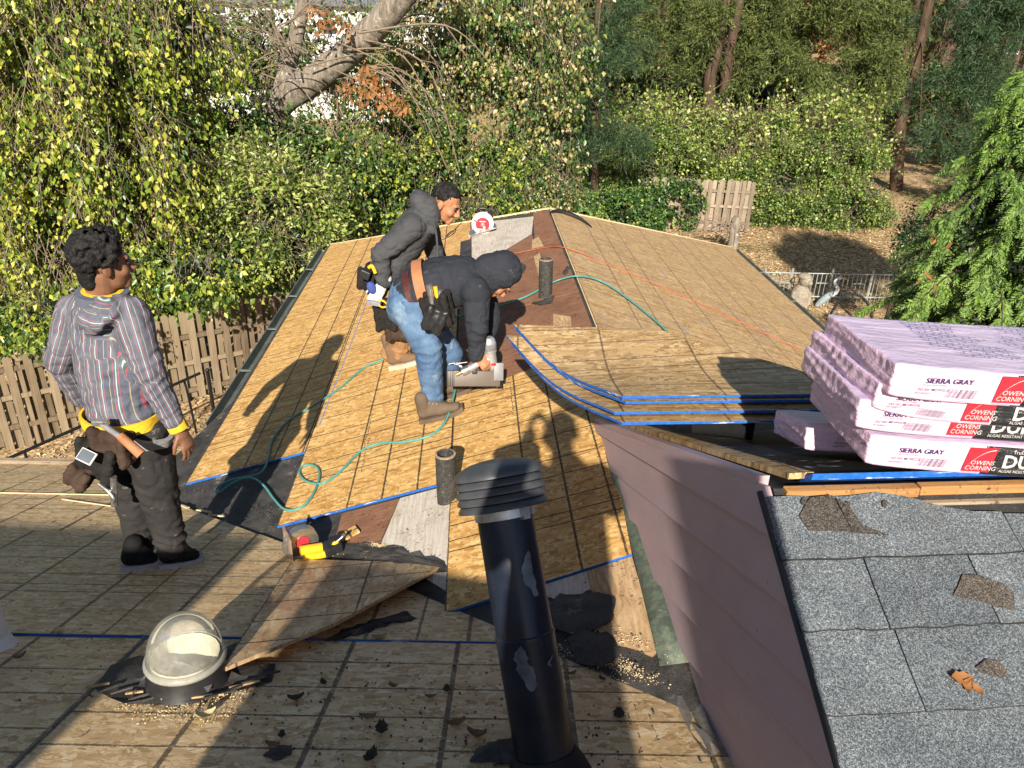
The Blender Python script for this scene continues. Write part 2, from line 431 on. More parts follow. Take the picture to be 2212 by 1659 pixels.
M_YELLOW = plain('tool_yellow', (.72, .42, .02), .42, 0, .4, .10, 25, .1)
M_RED = plain('tool_red', (.42, .035, .05), .4, 0, .4, .14, 25, .1)
M_STEEL = plain('worn_steel', (.56, .55, .53), .34, .9, .5, .22, 45, .2)
M_STEELR = plain('rust_stained_steel', (.44, .31, .25), .5, .45, .4, .3, 30, .25)
M_ALU = plain('cast_aluminium', (.62, .63, .64), .36, .7, .5, .12, 45, .15)
M_HOSE = plain('teal_hose', (.07, .26, .24), .42, 0, .4, .12, 60, .1)
M_CORD = plain('orange_cord', (.38, .10, .045), .5, 0, .4, .12, 60, .1)
M_WHITEB = plain('white_paint', (.72, .73, .74), .55, 0, .3, .07, 12, .1)
def _glass(name, col, rough, alpha):
    m = NT(name); v = m.coord(); n = m.noise(v, 18, 4, .6)
    tr = m.n('BsdfTransparent', _Color=(*[1-(1-c)*.25 for c in col], 1)); gl = m.n('BsdfGlossy', _Roughness=rough); gl.inputs['Color'].default_value = (1, 1, 1, 1)
    df = m.n('BsdfDiffuse'); df.inputs['Color'].default_value = (*col, 1)
    fr = m.n('LayerWeight', _Blend=.22)
    m1 = m.n('MixShader', _0=m.math('ADD', alpha, m.math('MULTIPLY', m.step(n, .45, .75), .12))); m.t.links.new(tr.outputs[0], m1.inputs[1]); m.t.links.new(df.outputs[0], m1.inputs[2])
    m2 = m.n('MixShader', _0=m.math('MULTIPLY', fr.outputs['Fresnel'], .8)); m.t.links.new(m1.outputs[0], m2.inputs[1]); m.t.links.new(gl.outputs[0], m2.inputs[2])
    m.t.links.new(m2.outputs[0], m.out.inputs[0]); return m.mat
M_DOME = _glass('hazed_acrylic', (.84, .83, .74), .05, .17); M_LENS = _glass('milky_lens', (.80, .77, .60), .25, .38)
M_FILM = _glass('clear_film', (.55, .52, .50), .15, .30)
def _ink(name, c): return plain(name, c, .45, 0, .3, .08, 60, .05)
M_INK = _ink('violet_ink', (.065, .05, .17)); M_INKG = _ink('grey_ink', (.22, .20, .25)); M_REDINK = _ink('red_ink', (.62, .02, .035)); M_WHITEINK = _ink('white_ink', (.82, .80, .80))
def _wrap(name, c, c2):
    m = NT(name); v = m.coord()
    w1 = m.noise(m.mapping(v, (3, 12, 45)), 1, 5, .65, .6); w2 = m.noise(v, 24, 4, .6, 1.0)
    h = m.math('ADD', w1, m.math('MULTIPLY', w2, .6))
    col = m.ramp(w1, [(.3, c2), (.7, c)])
    return m.bsdf(col, .20, 0, m.bump(h, .75, .012), .55)
M_PINK = _wrap('pink_film', (.75, .54, .68), (.66, .45, .61))
M_PINKG = _wrap('black_film', (.012, .012, .014), (.02, .02, .022))
def _bark(name, lo, hi, lichen, sc=(9, 9, 2)):
    m = NT(name); v = m.coord(); n = m.noise(m.mapping(v, sc), 1, 7, .7, .5); f = m.noise(v, 30, 4, .7)
    c = m.ramp(n, [(.32, lo), (.68, hi)])
    if lichen: c = m.mix(m.math('MULTIPLY', m.step(m.noise(v, 6, 5, .7), .56, .64), m.step(f, .4, .6)), c, lichen)
    return m.bsdf(c, .9, 0, m.bump(m.math('ADD', n, m.math('MULTIPLY', f, .4)), .9, .03), .15)
M_BARK = _bark('grey_bark', (.075, .062, .05), (.34, .295, .24), (.56, .57, .52))
M_BARKD = _bark('brown_bark', (.03, .02, .014), (.12, .08, .055), None)
M_BARKR = _bark('juniper_bark', (.025, .017, .012), (.13, .088, .062), None, (14, 14, 1.2))
M_TWIG = plain('twig_bark', (.19, .15, .11), .85, 0, .15, .3, 30, .3)
def leaf_mat(name, tones, trans=.32, rough=.36, patch=(1.3, .5)):
    """tones: dark..light list; colour picked per leaf, drifting through the crown"""
    m = NT(name); g = m.n('NewGeometry'); v = m.coord()
    f = m.math('ADD', m.math('MULTIPLY', g.outputs['Random Per Island'], .62), m.math('MULTIPLY', m.math('SUBTRACT', m.noise(v, patch[0], 3, .6), .5), patch[1]*2.2))
    f = m.math('ADD', f, .19)
    k = len(tones)
    c = m.ramp(f, [(i/(k-1)*.9+.05, t) for i, t in enumerate(tones)])
    p = m.n('BsdfPrincipled'); m.t.links.new(c, p.inputs['Base Color']); p.inputs['Roughness'].default_value = rough; p.inputs['Specular IOR Level'].default_value = .5
    t = m.n('BsdfTranslucent'); m.t.links.new(m.mix(.35, c, (.35, .42, .04)), t.inputs[0])
    mx = m.n('MixShader', _0=trans); m.t.links.new(p.outputs[0], mx.inputs[1]); m.t.links.new(t.outputs[0], mx.inputs[2])
    m.t.links.new(mx.outputs[0], m.out.inputs[0]); return m.mat
L_YEL = leaf_mat('leaf_yellow_green', [(.018, .042, .008), (.09, .16, .02), (.26, .33, .035), (.48, .48, .07), (.66, .60, .22)])
L_GRN = leaf_mat('leaf_mid_green', [(.008, .022, .006), (.026, .068, .014), (.07, .14, .026), (.15, .23, .05), (.30, .35, .11)])
L_PALE = leaf_mat('leaf_pale_green', [(.03, .06, .01), (.13, .20, .03), (.28, .36, .07), (.44, .48, .15), (.62, .62, .30)])
L_IVY = leaf_mat('leaf_ivy', [(.010, .032, .012), (.02, .06, .018), (.04, .10, .026), (.07, .14, .035), (.13, .20, .06)], .2, .35)
L_PINK = leaf_mat('leaf_turning', [(.03, .05, .01), (.14, .17, .035), (.36, .32, .10), (.54, .43, .22), (.64, .52, .36)])
L_HEDGE = leaf_mat('leaf_hedge', [(.010, .028, .007), (.042, .10, .018), (.12, .21, .034), (.26, .35, .065), (.44, .51, .15)], .3)
L_DEAD = leaf_mat('leaf_dead', [(.12, .045, .015), (.24, .095, .03), (.36, .16, .055), (.42, .22, .09)], .3, .7)
L_JUN = leaf_mat('leaf_juniper', [(.022, .034, .008), (.055, .078, .018), (.105, .135, .03), (.18, .21, .055)], .2, .7)
L_PINE = leaf_mat('leaf_pine', [(.010, .026, .012), (.022, .052, .022), (.042, .088, .034), (.085, .145, .055)], .2, .6)
L_CYP = leaf_mat('leaf_cypress', [(.025, .06, .012), (.075, .15, .025), (.16, .27, .04), (.29, .41, .075)], .25, .6, (.8, .35))
M_CAP = plain('weathered_cap', (.085, .09, .10), .4, .4, .4, .3, 14, .2)
L_BOX = leaf_mat('leaf_boxwood', [(.02, .03, .010), (.05, .065, .02), (.10, .115, .035)], .2, .6)
# ================================================================== the house
house = thing('house', 'low house with hipped wing, roof stripped and being resheathed in board panels', 'house', (0.9, 5, 0))
hM = _PM[house.name]
def sub(name, me, M=None, parent=None): return obj(name, me, parent or house, M)
def clip(poly, a, b, c):
    """keep a*u+b*v<=c"""
    out = []
    for i in range(len(poly)):
        p, q = poly[i], poly[(i+1) % len(poly)]
        dp, dq = a*p[0]+b*p[1]-c, a*q[0]+b*q[1]-c
        if dp <= 0: out.append(p)
        if (dp < 0 < dq) or (dq < 0 < dp):
            t = dp/(dp-dq); out.append((p[0]+(q[0]-p[0])*t, p[1]+(q[1]-p[1])*t))
    return out
def halfplane(p, q):
    """keep the left side of p->q"""
    a, b = q[1]-p[1], -(q[0]-p[0]); return a, b, a*p[0]+b*p[1]
def panel(name, parent, F, poly, z0, th, top, blue=(), org=None, label=None):
    """one board on roof frame F, its own origin at a corner; blue: directions whose edge is painted"""
    ox, oy = org if org else (min(p[0] for p in poly), min(p[1] for p in poly))
    P = [(p[0]-ox, p[1]-oy) for p in poly]
    n = len(P); side = []
    A = sum(P[i][0]*P[(i+1) % n][1]-P[(i+1) % n][0]*P[i][1] for i in range(n))
    for i in range(n):
        d = Vector((P[(i+1) % n][0]-P[i][0], P[(i+1) % n][1]-P[i][1])); nn = Vector((d.y, -d.x))*(1 if A > 0 else -1)
        nn = nn.normalized() if nn.length > 0 else nn
        k = 1
        for (bx, by) in blue:
            if nn.x*bx+nn.y*by > .93: k = 2
        side.append(k)
    mb = MB().prism(P, 0, th, 0, side)
    return obj(name, mb.me(name, [top, M_EDGE, M_BLUE]), parent, F @ T(ox, oy, z0), label)

# ---------------- wing roof (hipped): base deck in felt
YH0, XE, HIPK = 8.775, -2.87, .484          # ridge end, eave, hip run per metre
XER = 2.83
def Lp(u, v, w=0): return FL @ Vector((u, v, w))
def Rp(u, v, w=0): return FR @ Vector((u, v, w))
yeL, yeR = YH0-HIPK*XE, YH0+.545*XER
deck = MB()
base_l = [Lp(XE, 3.9), Lp(-3.14, 4.6), Lp(-3.14, 4.92), Lp(XE-.05, 5.62), Lp(XE-.04, yeL), Lp(0, YH0), Lp(0, 1.2), Lp(-.3, 1.2)]
deck.add(base_l, [tuple(range(8))[::-1]])
base_r = [Rp(0, YH0), Rp(XER, yeR), Rp(XER, 3.0), Rp(0, 3.0)]
deck.add(base_r, [(3, 2, 1, 0)])
cL, cR, pk = Lp(XE-.04, yeL), Rp(XER, yeR), Lp(0, YH0)
deck.add([cL, pk, cR], [(0, 2, 1)])          # hip end beyond
dk = []
zs = [p for p in base_l[:5]]
wing = sub('wing_roof', deck.me('wing_roof', [M_FELTD]))
# walls under the wing
wm = MB()
for (a, b) in ((Lp(XE+.4, 4.4), Lp(XE+.4, yeL-.5)), (Lp(XE+.4, yeL-.5), Rp(XER-.4, yeR-.5)), (Rp(XER-.4, yeR-.5), Rp(XER-.4, 3.2))):
    wm.add([(a.x, a.y, 0), (b.x, b.y, 0), (b.x, b.y, b.z-.08), (a.x, a.y, a.z-.08)], [(0, 1, 2, 3)])
sub('wall', wm.me('wall', [M_SIDING]))
wm = MB(); a = FN @ Vector((-5.2, 5.0, 0)); b = FN @ Vector((-1.7, 4.9, 0))
wm.add([(a.x, a.y-.3, 0), (b.x, b.y-.3, 0), (b.x, b.y-.3, b.z-.1), (a.x, a.y-.3, a.z-.1)], [(0, 1, 2, 3)])
sub('wall', wm.me('wall', [M_SIDING]))
# sheathing, left slope
TH = .0135
hipL = halfplane((0, YH0), (XE, yeL))
def pL(x0, x1, y0, y1, mat=M_OSB, z0=.004, blue=(), cuts=(), name='osb_panel'):
    poly = [(x0, y0), (x1, y0), (x1, y1), (x0, y1)]
    a, b, c = hipL
    poly = clip(poly, .484, 1, YH0-.015)
    for h in cuts: poly = clip(poly, *h)
    return panel(name, wing, FL, poly, z0, TH, mat, blue)
g = .003
vc = [(-1, 0)]
LO = [(0, -1)]
pL(-2.87, -2.043, 4.40, 6.81, blue=LO); pL(-2.87, -2.043, 6.81+g, 9.25); pL(-2.87, -2.043, 9.25+g, 10.3)
pL(-2.04, -1.043, 3.60, 6.04, blue=LO); pL(-2.04, -1.043, 6.04+g, 8.48, blue=[(1, 0)]); pL(-2.04, -.93, 8.48+g, 10.0, blue=[(1, 0)])
panel('osb_panel', wing, FL, [(-1.035, 2.58), (-.205, 2.66), (-.15, 3.50), (-.02, 3.72), (-.015, 4.84), (-.40, 4.76), (-1.035, 4.60)], .004, TH, M_OSB, [(0, -1), (-1, 0)])
# old deck boards still bare
def old(poly, mat, z0=.002, th=.006): return panel('plywood_panel', wing, FL, poly, z0, th, mat)
old([(-1.03, 4.62), (-.40, 4.775), (-.015, 4.855), (-.015, 5.95), (-1.03, 5.95)], M_PLYB)
old([(-1.03, 5.955), (-.26, 5.955), (-.26, 7.2), (-1.03, 7.0)], M_PLYB)
old([(-.255, 5.955), (-.015, 5.955), (-.015, 7.6), (-.255, 7.6)], M_PLYB)
old([(-1.03, 7.005), (-.26, 7.205), (-.26, 8.0), (-.92, 7.28)], M_PLYB)
old([(-.915, 7.30), (-.262, 7.98), (-.19, 8.66), (-.92, 9.15)], M_PLYW, .003)
old([(-.255, 7.605), (-.015, 7.605), (-.008, 8.74), (-.185, 8.83)], M_PLYB)
old([(-1.66, 3.17), (-1.405, 3.20), (-1.33, 3.575), (-1.66, 3.575)], M_PLYB)
old([(-1.40, 3.16), (-1.03, 2.72), (-1.038, 3.575), (-1.325, 3.575)], M_PLYW, .003)
old([(-.42, 2.30), (-.36, 2.20), (-.30, 2.16), (-.24, 2.10), (-.208, 2.12), (-.207, 2.655), (-.405, 2.632)], M_PLYS, .003)
old([(-.66, 2.46), (-.56, 2.40), (-.50, 2.42), (-.41, 2.36), (-.408, 2.632), (-.66, 2.607)], M_PLYW, .003)
# pale torn slivers where a ply skin lifted
for P in ([(-.30, 6.3), (-.245, 6.3), (-.235, 7.25), (-.30, 7.15)], [(-.30, 5.25), (-.18, 5.0), (-.14, 5.45), (-.26, 5.6)], [(-.30, 7.45), (-.18, 7.42), (-.2, 7.8), (-.27, 7.75)]):
    panel('bare_wood_strip', wing, FL, P, .010, .002, M_PLYS)
# sheathing, right slope
def pR(x0, x1, y0, y1):
    poly = clip([(x0, y0), (x1, y0), (x1, y1), (x0, y1)], -.545, 1, YH0-.015)
    return panel('osb_panel', wing, FR, poly, .004, TH, M_OSBR, [])
for i, (x0, x1) in enumerate(((.012, 1.228), (1.231, 2.447), (2.450, 2.845))):
    off = (0, 1.22, .4)[i]
    ys = [3.2-off+k*2.443 for k in range(5)]
    for y0 in ys:
        if y0+2.44 < 3.0: continue
        if y0 > YH0+.545*x1: continue
        pR(x0, x1, max(y0, 3.05), y0+2.44)
# hip-end edge sticks and ridge sliver
def stick(name, pts, r, mat, parent, n=4): return obj(name, MB().tube(pts, r, n).me(name, [mat]), parent)
stick('hip_edge', [Lp(XE, yeL, .012), Lp(0, YH0, .022)], .012, M_LATH, wing)
stick('hip_edge', [Rp(0, YH0, .022), Rp(XER, yeR, .012)], .012, M_LATH, wing)
stick('ridge_edge', [Rp(.006, 4.9, .012), Rp(.006, YH0-.05, .012)], .006, M_LATH, wing)
# blue chalk and scribbles
for (p, q) in ((uvL(800, 640), uvL(692, 924)),):
    panel('chalk_line', wing, FL, [(p[0]-.004, p[1]), (p[0]+.004, p[1]), (q[0]+.004, q[1]), (q[0]-.004, q[1])], TH+.0045, .0006, plain('blue_chalk', (.16, .22, .42), .9, 0, .1, .25, 80, .1))
MC = bpy.data.materials['blue_chalk']
for (p, q) in (((1468, 712), (1487, 728)), ((1640, 705), (1658, 724)), ((1425, 588), (1440, 604))):
    p, q = uvR(*p), uvR(*q)
    panel('chalk_line', wing, FR, [(p[0]-.006, p[1]), (p[0]+.006, p[1]), (q[0]+.006, q[1]), (q[0]-.006, q[1])], TH+.0045, .0006, MC)

# ---------------- gutters
def gutter(name, a, b, out):
    a, b, out = Vector(a), Vector(b), Vector(out)
    prof = [(0, 0), (0, -.085), (.09, -.085), (.115, -.012), (.105, -.010), (.085, -.075), (.008, -.075), (.008, 0)]
    mb = MB(); V = []
    for p in (a, b):
        for (x, z) in prof: V.append(p+out*x+Vector((0, 0, z)))
    n = len(prof)
    mb.add(V, [(i, (i+1) % n, n+(i+1) % n, n+i) for i in range(n)]+[tuple(range(n)), tuple(range(n, 2*n))[::-1]])
    L = (b-a).length; d = (b-a).normalized()
    k = int(L/.9)
    for i in range(1, k): mb.box((-.012, 0, -.02), (.012, .11, -.008), 0, basis(a+d*(i*L/k), d, out, Vector((0, 0, 1))))
    return sub(name, mb.me(name, [M_GUT]))
M_GUT = plain('green_grey_gutter', (.15, .17, .15), .5, .3, .4, .25, 14, .2)
ex = (FL.to_3x3() @ Vector((1, 0, 0))); ex.z = 0; ex.normalize()
gutter('gutter', Lp(XE-.055, 5.3, -.005), Lp(XE-.045, yeL+.02, -.005), -ex)
gutter('gutter', Rp(XER+.005, 5.0, -.005), Rp(XER+.005, yeR+.02, -.005), ex)
fb = MB()
for (a, b) in ((Lp(XE-.03, 4.4, -.01), Lp(XE-.03, yeL, -.01)), (Rp(XER, 3.2, -.01), Rp(XER, yeR, -.01)), (Lp(XE-.03, yeL, -.01), Rp(XER, yeR, -.01))):
    fb.add([a, b, b-Vector((0, 0, .18)), a-Vector((0, 0, .18))], [(0, 1, 2, 3)])
sub('fascia', fb.me('fascia', [M_SIDING]))

# ---------------- lower slope
def Np(u, v, w=0): return FN @ Vector((u, v, w))
v0, v1 = uvN(384, 1094), uvN(1443, 1491)
VAL = halfplane(v1, v0)                     # keep the near side of the valley
ev = uvN(90, 1004)[1]
lower = MB()
pts = [(-6, -2.6), (1.6, -2.6), (1.6, 1.0), (v1[0]+.35, v1[1]-.2), (v0[0]-.05, v0[1]+.1), (-2.7, ev), (-6, ev)]
lower.add([Np(u, v, -.012) for u, v in pts], [tuple(range(7))])
low = sub('lower_roof', lower.me('lower_roof', [M_FELT]))
def pN(x0, x1, y0, y1, z0=0., blue=(), cuts=(), mat=M_OSBN):
    poly = [(x0, y0), (x1, y0), (x1, y1), (x0, y1)]
    poly = clip(poly, *VAL)
    if len(poly) < 3: return
    for h in cuts: poly = clip(poly, *h)
    if len(poly) < 3: return
    return panel('osb_panel', low, FN, poly, z0, TH, mat, blue)
SB = [(0, -1)]
SEAM = 2.372
pN(-6, -3.40, SEAM+.006, 3.59, .005, SB+[(-1, 0)]); pN(-3.397, -.955, SEAM+.006, 3.59, .005, SB+[(1, 0)])
pN(-.950, 1.4, SEAM+.006, 3.59, .004, SB)
pN(-4.9, -2.46, 3.593, 4.81, 0); pN(-2.457, 0, 3.593, 4.81, 0)
pN(-6, -2.0, 4.813, ev, 0)
pN(-3.84, -1.398, 1.15, SEAM, -.002, [(1, 0)]); pN(-6, -3.843, 1.15, SEAM, -.003)
pN(-1.394, 1.046, 1.15, SEAM, -.001, [(-1, 0)], (), M_OSBM)
pN(-5, -2.56, -.07, 1.147, -.002); pN(-2.557, -.117, -.07, 1.147, -.001); pN(-.114, 1.2, -.07, 1.147, -.002)
pN(-3, -.56, -1.3, -.073, -.002); pN(-.557, 1.2, -1.3, -.073, -.001)
pN(-3, 1.2, -2.5, -1.303, -.001)
# eave board
p, q = Np(-6, ev-.01, .0), Np(-2.55, ev+.0, .0)
eb = MB().box((0, -.02, -.14), ((q-p).length, .02, .045), 0, basis(p, (q-p).normalized(), Vector((0, 0, 1)).cross((q-p).normalized()), Vector((0, 0, 1))))
sub('eave_board', eb.me('eave_board', [M_WOODG]))

# ---------------- dormer
WA = Vector(hit(1600, 1659, PN)); WD = Vector((-.1025, .99473, 0)).normalized(); WE = Vector((WD.y, -WD.x, 0))   # along the wall, and into the dormer
def Wp(s, z, o=0.0): return Vector((WA.x+WD.x*s-WE.x*o, WA.y+WD.y*s-WE.y*o, z))
RS, RZ = .193, 6.083                        # dormer ridge
GF, GNEAR = -.452, .535                     # far and near roof gradients
def roof_z(s): return RZ+GF*(s-RS) if s > RS else RZ+GNEAR*(s-RS)
core = MB()
prof = [(-2.3, 4.5), (2.9, 4.5), (2.9, roof_z(2.9)-.02), (RS, RZ-.02), (-2.3, roof_z(-2.3)-.02)]
Vf = [Wp(s, z, -.02) for s, z in prof]+[Wp(s, z, -5.0) for s, z in prof]
core.add(Vf, [tuple(range(5)), tuple(range(5, 10))[::-1]]+[(i, i+5, (i+1) % 5+5, (i+1) % 5) for i in range(5)])
dorm = sub('dormer', core.me('dormer', [M_FELT]))
wallpoly = [(-2.2, 4.7), (2.35, 4.7), (2.35, 5.10), (1.95, 5.272), (RS, RZ-.012), (-.42, roof_z(-.42)-.01), (-2.2, roof_z(-2.2)-.01)]
SLOPE = -.415
for k in range(-9, 14):
    zl = 5.265+.163*k                      # board lower line height at s=1.05
    f = lambda s, z: z-(zl+SLOPE*(s-1.05))
    P = clip(wallpoly, SLOPE, -1, SLOPE*1.05-zl)
    P = clip(P, -SLOPE, 1, -SLOPE*1.05+zl+.163+.006) if P else P
    if len(P) < 3: continue
    mb = MB(); n = len(P)
    out = [Wp(s, z, .026-.021*min(1, max(0, f(s, z)/.163))) for s, z in P]; inn = [Wp(s, z, -.01) for s, z in P]
    mb.add(out+inn, [tuple(range(n))[::-1]]+[(i, (i+1) % n, (i+1) % n+n, i+n) for i in range(n)])
    o0 = Wp(0, 5.2)
    ang = math.atan(SLOPE); dx = (WD*math.cos(ang)+Vector((0, 0, math.sin(ang)))); nz = dx.cross(-WE).normalized()
    Ml = basis(Wp(1.05, zl), dx, -WE, nz if nz.z > 0 else -nz); Mi = Ml.inverted()
    mb.v = [tuple(Mi @ Vector(v)) for v in mb.v]
    obj('siding_board', mb.me('siding_board', [M_SIDING]), dorm, Ml)
# far slope: underlayment, edge strip, rake board
PF = lambda s, o, w=0: Wp(s, roof_z(s)+w, -o)
def slab(name, corners, th, mat, parent, mats=None, mi=None):
    c = [Vector(p) for p in corners]; up_ = Vector((0, 0, -th))
    V = c+[p+up_ for p in c]; n = len(c)
    F = [tuple(range(n)), tuple(range(n, 2*n))[::-1]]+[(i, i+n, (i+1) % n+n, (i+1) % n) for i in range(n)]
    return obj(name, mesh(name, V, F, mats or [mat], False, mi), parent)
def _under():
    m = NT('printed_underlayment'); v = m.coord()
    wv = m.noise(m.mapping(v, (2.5, 9, 2.5)), 1, 3, .6, 1.6)
    st = m.math('SUBTRACT', 1, m.step(m.math('ABSOLUTE', m.math('SUBTRACT', m.math('FRACT', m.math('MULTIPLY', wv, 4.0)), .5)), .03, .06))
    msk = m.math('MULTIPLY', st, m.step(m.noise(v, 5, 3, .6), .5, .58))
    n = m.noise(v, 30, 4, .65)
    c = m.mix(msk, m.ramp(n, [(.3, (.014, .014, .016)), (.7, (.035, .035, .038))]), (.42, .45, .48))
    return m.bsdf(c, .75, 0, m.bump(m.math('ADD', n, m.noise(m.mapping(v, (6, 22, 6)), 1, 3)), .35, .010), .12)
M_UNDER = _under()
slab('underlayment', [PF(RS+.02, .16, .012), PF(RS+.02, 3.2, .012), PF(2.2, 3.2, .012), PF(2.2, .10, .012)], .010, M_UNDER, dorm)
# blue-edged sheathing lip at the ridge
slab('osb_panel', [PF(RS+.012, .13, .022), PF(RS+.012, 3.2, .022), PF(RS+.07, 3.2, .004), PF(RS+.07, .13, .004)], .020, M_BLUE, dorm)
slab('rake_board', [PF(RS+.05, -.01, .012), PF(RS+.05, .03, .012), PF(2.3, .03, .012), PF(2.3, -.01, .012)], .035, M_SIDING, dorm)
slab('osb_rake_edge', [PF(RS+.05, .085, .018), PF(RS+.05, .155, .020), PF(2.25, .11, .020), PF(2.25, .055, .018)], .02, M_OSBS, dorm)
# grit lying in the rake gap
# ridge timbers
mb = MB()
def board(name, s0, z0, z1, o0, o1, th, mat, sk=0.0):
    a, b = Wp(s0, z0, -o0), Wp(s0, z0+sk, -o1); x = (b-a).normalized(); y = -WD; zz = x.cross(y) if x.cross(y).z > 0 else -x.cross(y)
    M = basis(a, x, y, zz)
    return obj(name, MB().box((0, 0, 0), ((b-a).length, th, z1-z0), 0, None, .003).me(name, [mat]), dorm, M)
board('ridge_timber', RS-.002, RZ-.060, RZ-.010, .045, .42, .030, M_WOOD)
board('ridge_timber', RS-.002, RZ-.040, RZ-.008, .425, 2.6, .026, M_WOOD)
board('ridge_timber', RS-.020, RZ-.075, RZ-.042, .425, 2.6, .036, M_WOODG)
board('ridge_timber', RS-.050, RZ-.11, RZ-.078, .62, 2.6, .040, M_WOOD, -.02)
# near slope shingles
DN = Vector((-GNEAR*WD.x*1.0, -GNEAR*WD.y, 1)).normalized()
DU = (WD+Vector((0, 0, GNEAR))).normalized()          # up the slope
DFr = basis(Wp(RS, RZ, 0), WE, DU, WE.cross(DU))
row_v = [-.010, -.226, -.406, -.594, -.775, -.956, -1.137, -1.318, -1.5, -1.68, -1.86, -2.04]
rnd = random.Random(3)
cuts = {0: [.0, .62, 1.55, 2.5], 1: [0, .19, .47, 1.45, 2.4], 2: [.0, .205, .66, 1.6, 2.5], 3: [0, .46, 1.4, 2.4], 4: [0, .40, 1.3, 2.3]}
for k in range(len(row_v)-1):
    vt, vb = row_v[k]+.03, row_v[k+1]
    cs = cuts.get(k, [0, .25+rnd.random()*.4, 1.2, 2.2]); cs = cs+[3.6]
    for j in range(len(cs)-1):
        u0, u1 = cs[j]-(.028 if j == 0 else -.002), cs[j+1]-.002
        nu = 9; lo = []; hi = []
        vtop = vt
        V = []; F = []
        for i in range(nu):
            u = u0+(u1-u0)*i/(nu-1); jz = rnd.uniform(-.003, .003)
            topv = vtop
            if k == 0: topv = -.046-.060*max(0, min(1, (u-.33)/.18))-.045*max(0, min(1, (u-.60)/.5))+rnd.uniform(-.006, .006)
            V += [(u, topv, .004), (u, (topv+vb)/2, .0075), (u, vb+jz, .015), (u, vb+jz-.001, .001)]
        for i in range(nu-1):
            for q_ in range(3): F.append((i*4+q_, i*4+q_+1, (i+1)*4+q_+1, (i+1)*4+q_))
        F += [(0, 3, 2, 1), ((nu-1)*4, (nu-1)*4+1, (nu-1)*4+2, (nu-1)*4+3)]
        F = [f[::-1] for f in F]
        me = mesh('shingle', V, F, [M_SHING, M_FELT], False, [1 if (q_ % 3 == 2 and q_ < 3*(nu-1)) else 0 for q_ in range(len(F))]); obj('shingle', me, dorm, DFr @ T(0, 0, .002+rnd.uniform(0, .0015)))
obj('drip_edge', MB().tube([DFr @ Vector((-.030, -.03, .004)), DFr @ Vector((-.030, -2.1, .004))], .009, 6).me('drip_edge', [M_BLACKP]), dorm)
# architectural second layer of the top course and torn-off patches
def patch(pxs, mat, w0, th, name):
    P = np.array([-(0), 0])
    poly = []
    for (px, py) in pxs:
        d = Vector(ray(px, py)); n = DFr.to_3x3() @ Vector((0, 0, 1)); o = Vector(EYE)
        t = (DFr.translation-o).dot(n)/d.dot(n); q = DFr.inverted() @ (o+d*t); poly.append((q.x, q.y))
    return obj(name, MB().prism(poly, w0, w0+th, 0).me(name, [mat]), dorm, DFr)
patch([(1745, 1080), (1793, 1075), (1812, 1110), (1835, 1152), (1742, 1150), (1722, 1120)], M_SHINGD, .012, .004, 'shingle_tab')
patch([(1800, 1083), (1825, 1095), (1856, 1140), (1914, 1162), (1836, 1156)], M_SHINGD, .016, .003, 'shingle_tab')
patch([(2052, 1290), (2062, 1272), (2072, 1246), (2110, 1248), (2160, 1266), (2182, 1285), (2184, 1325), (2140, 1313), (2090, 1298)], M_SHINGD, .013, .0035, 'torn_patch')
patch([(2100, 1445), (2122, 1428), (2150, 1432), (2167, 1452), (2160, 1470), (2112, 1456)], M_SHINGD, .013, .0035, 'torn_patch')
for (px, py) in ((1732, 1088), (1826, 1096), (1906, 1093)):
    a = np.linspace(0, 6.28, 9)[:-1]
    patch([(px+6*math.cos(t), py+8*math.sin(t)) for t in a], M_SHINGD, .012, .004, 'nail_head')

# ---------------- step flashing up the dormer wall
fl = [(800, 0), (846, 150), (888, 300), (940, 470), (996, 640), (1058, 900), (1122, 1170)]
c6 = lambda x, y: ((x/1.253+1700)*.5486, (y/1.253+1700)*.5486)
fr_ = [(905, 10), (975, 200), (1030, 420), (1090, 620), (1150, 830), (1200, 1000), (1262, 1160)]
V = []; F = []
for i, (a, b) in enumerate(zip(fl, fr_)):
    A_, B_ = Vector(hit(*c6(*a), PL)), Vector(hit(*c6(*b), PL))
    wob = .006*math.sin(i*1.9)
    V += [A_+Vector((0, 0, .014)), (A_+B_)/2+Vector((0, 0, .024+wob)), B_+Vector((0, 0, .022)), B_+Vector((.012, 0, .055))]
for i in range(len(fl)-1):
    for k in range(3): F.append((i*4+k, i*4+k+1, (i+1)*4+k+1, (i+1)*4+k))
fo = sub('step_flashing', mesh('step_flashing', V, [f[::-1] for f in F], [M_GREEN], True)); fo['label'] = 'verdigris green metal flashing along the mauve wall'
so_ = fo.modifiers.new('th', 'SOLIDIFY'); so_.thickness = .003
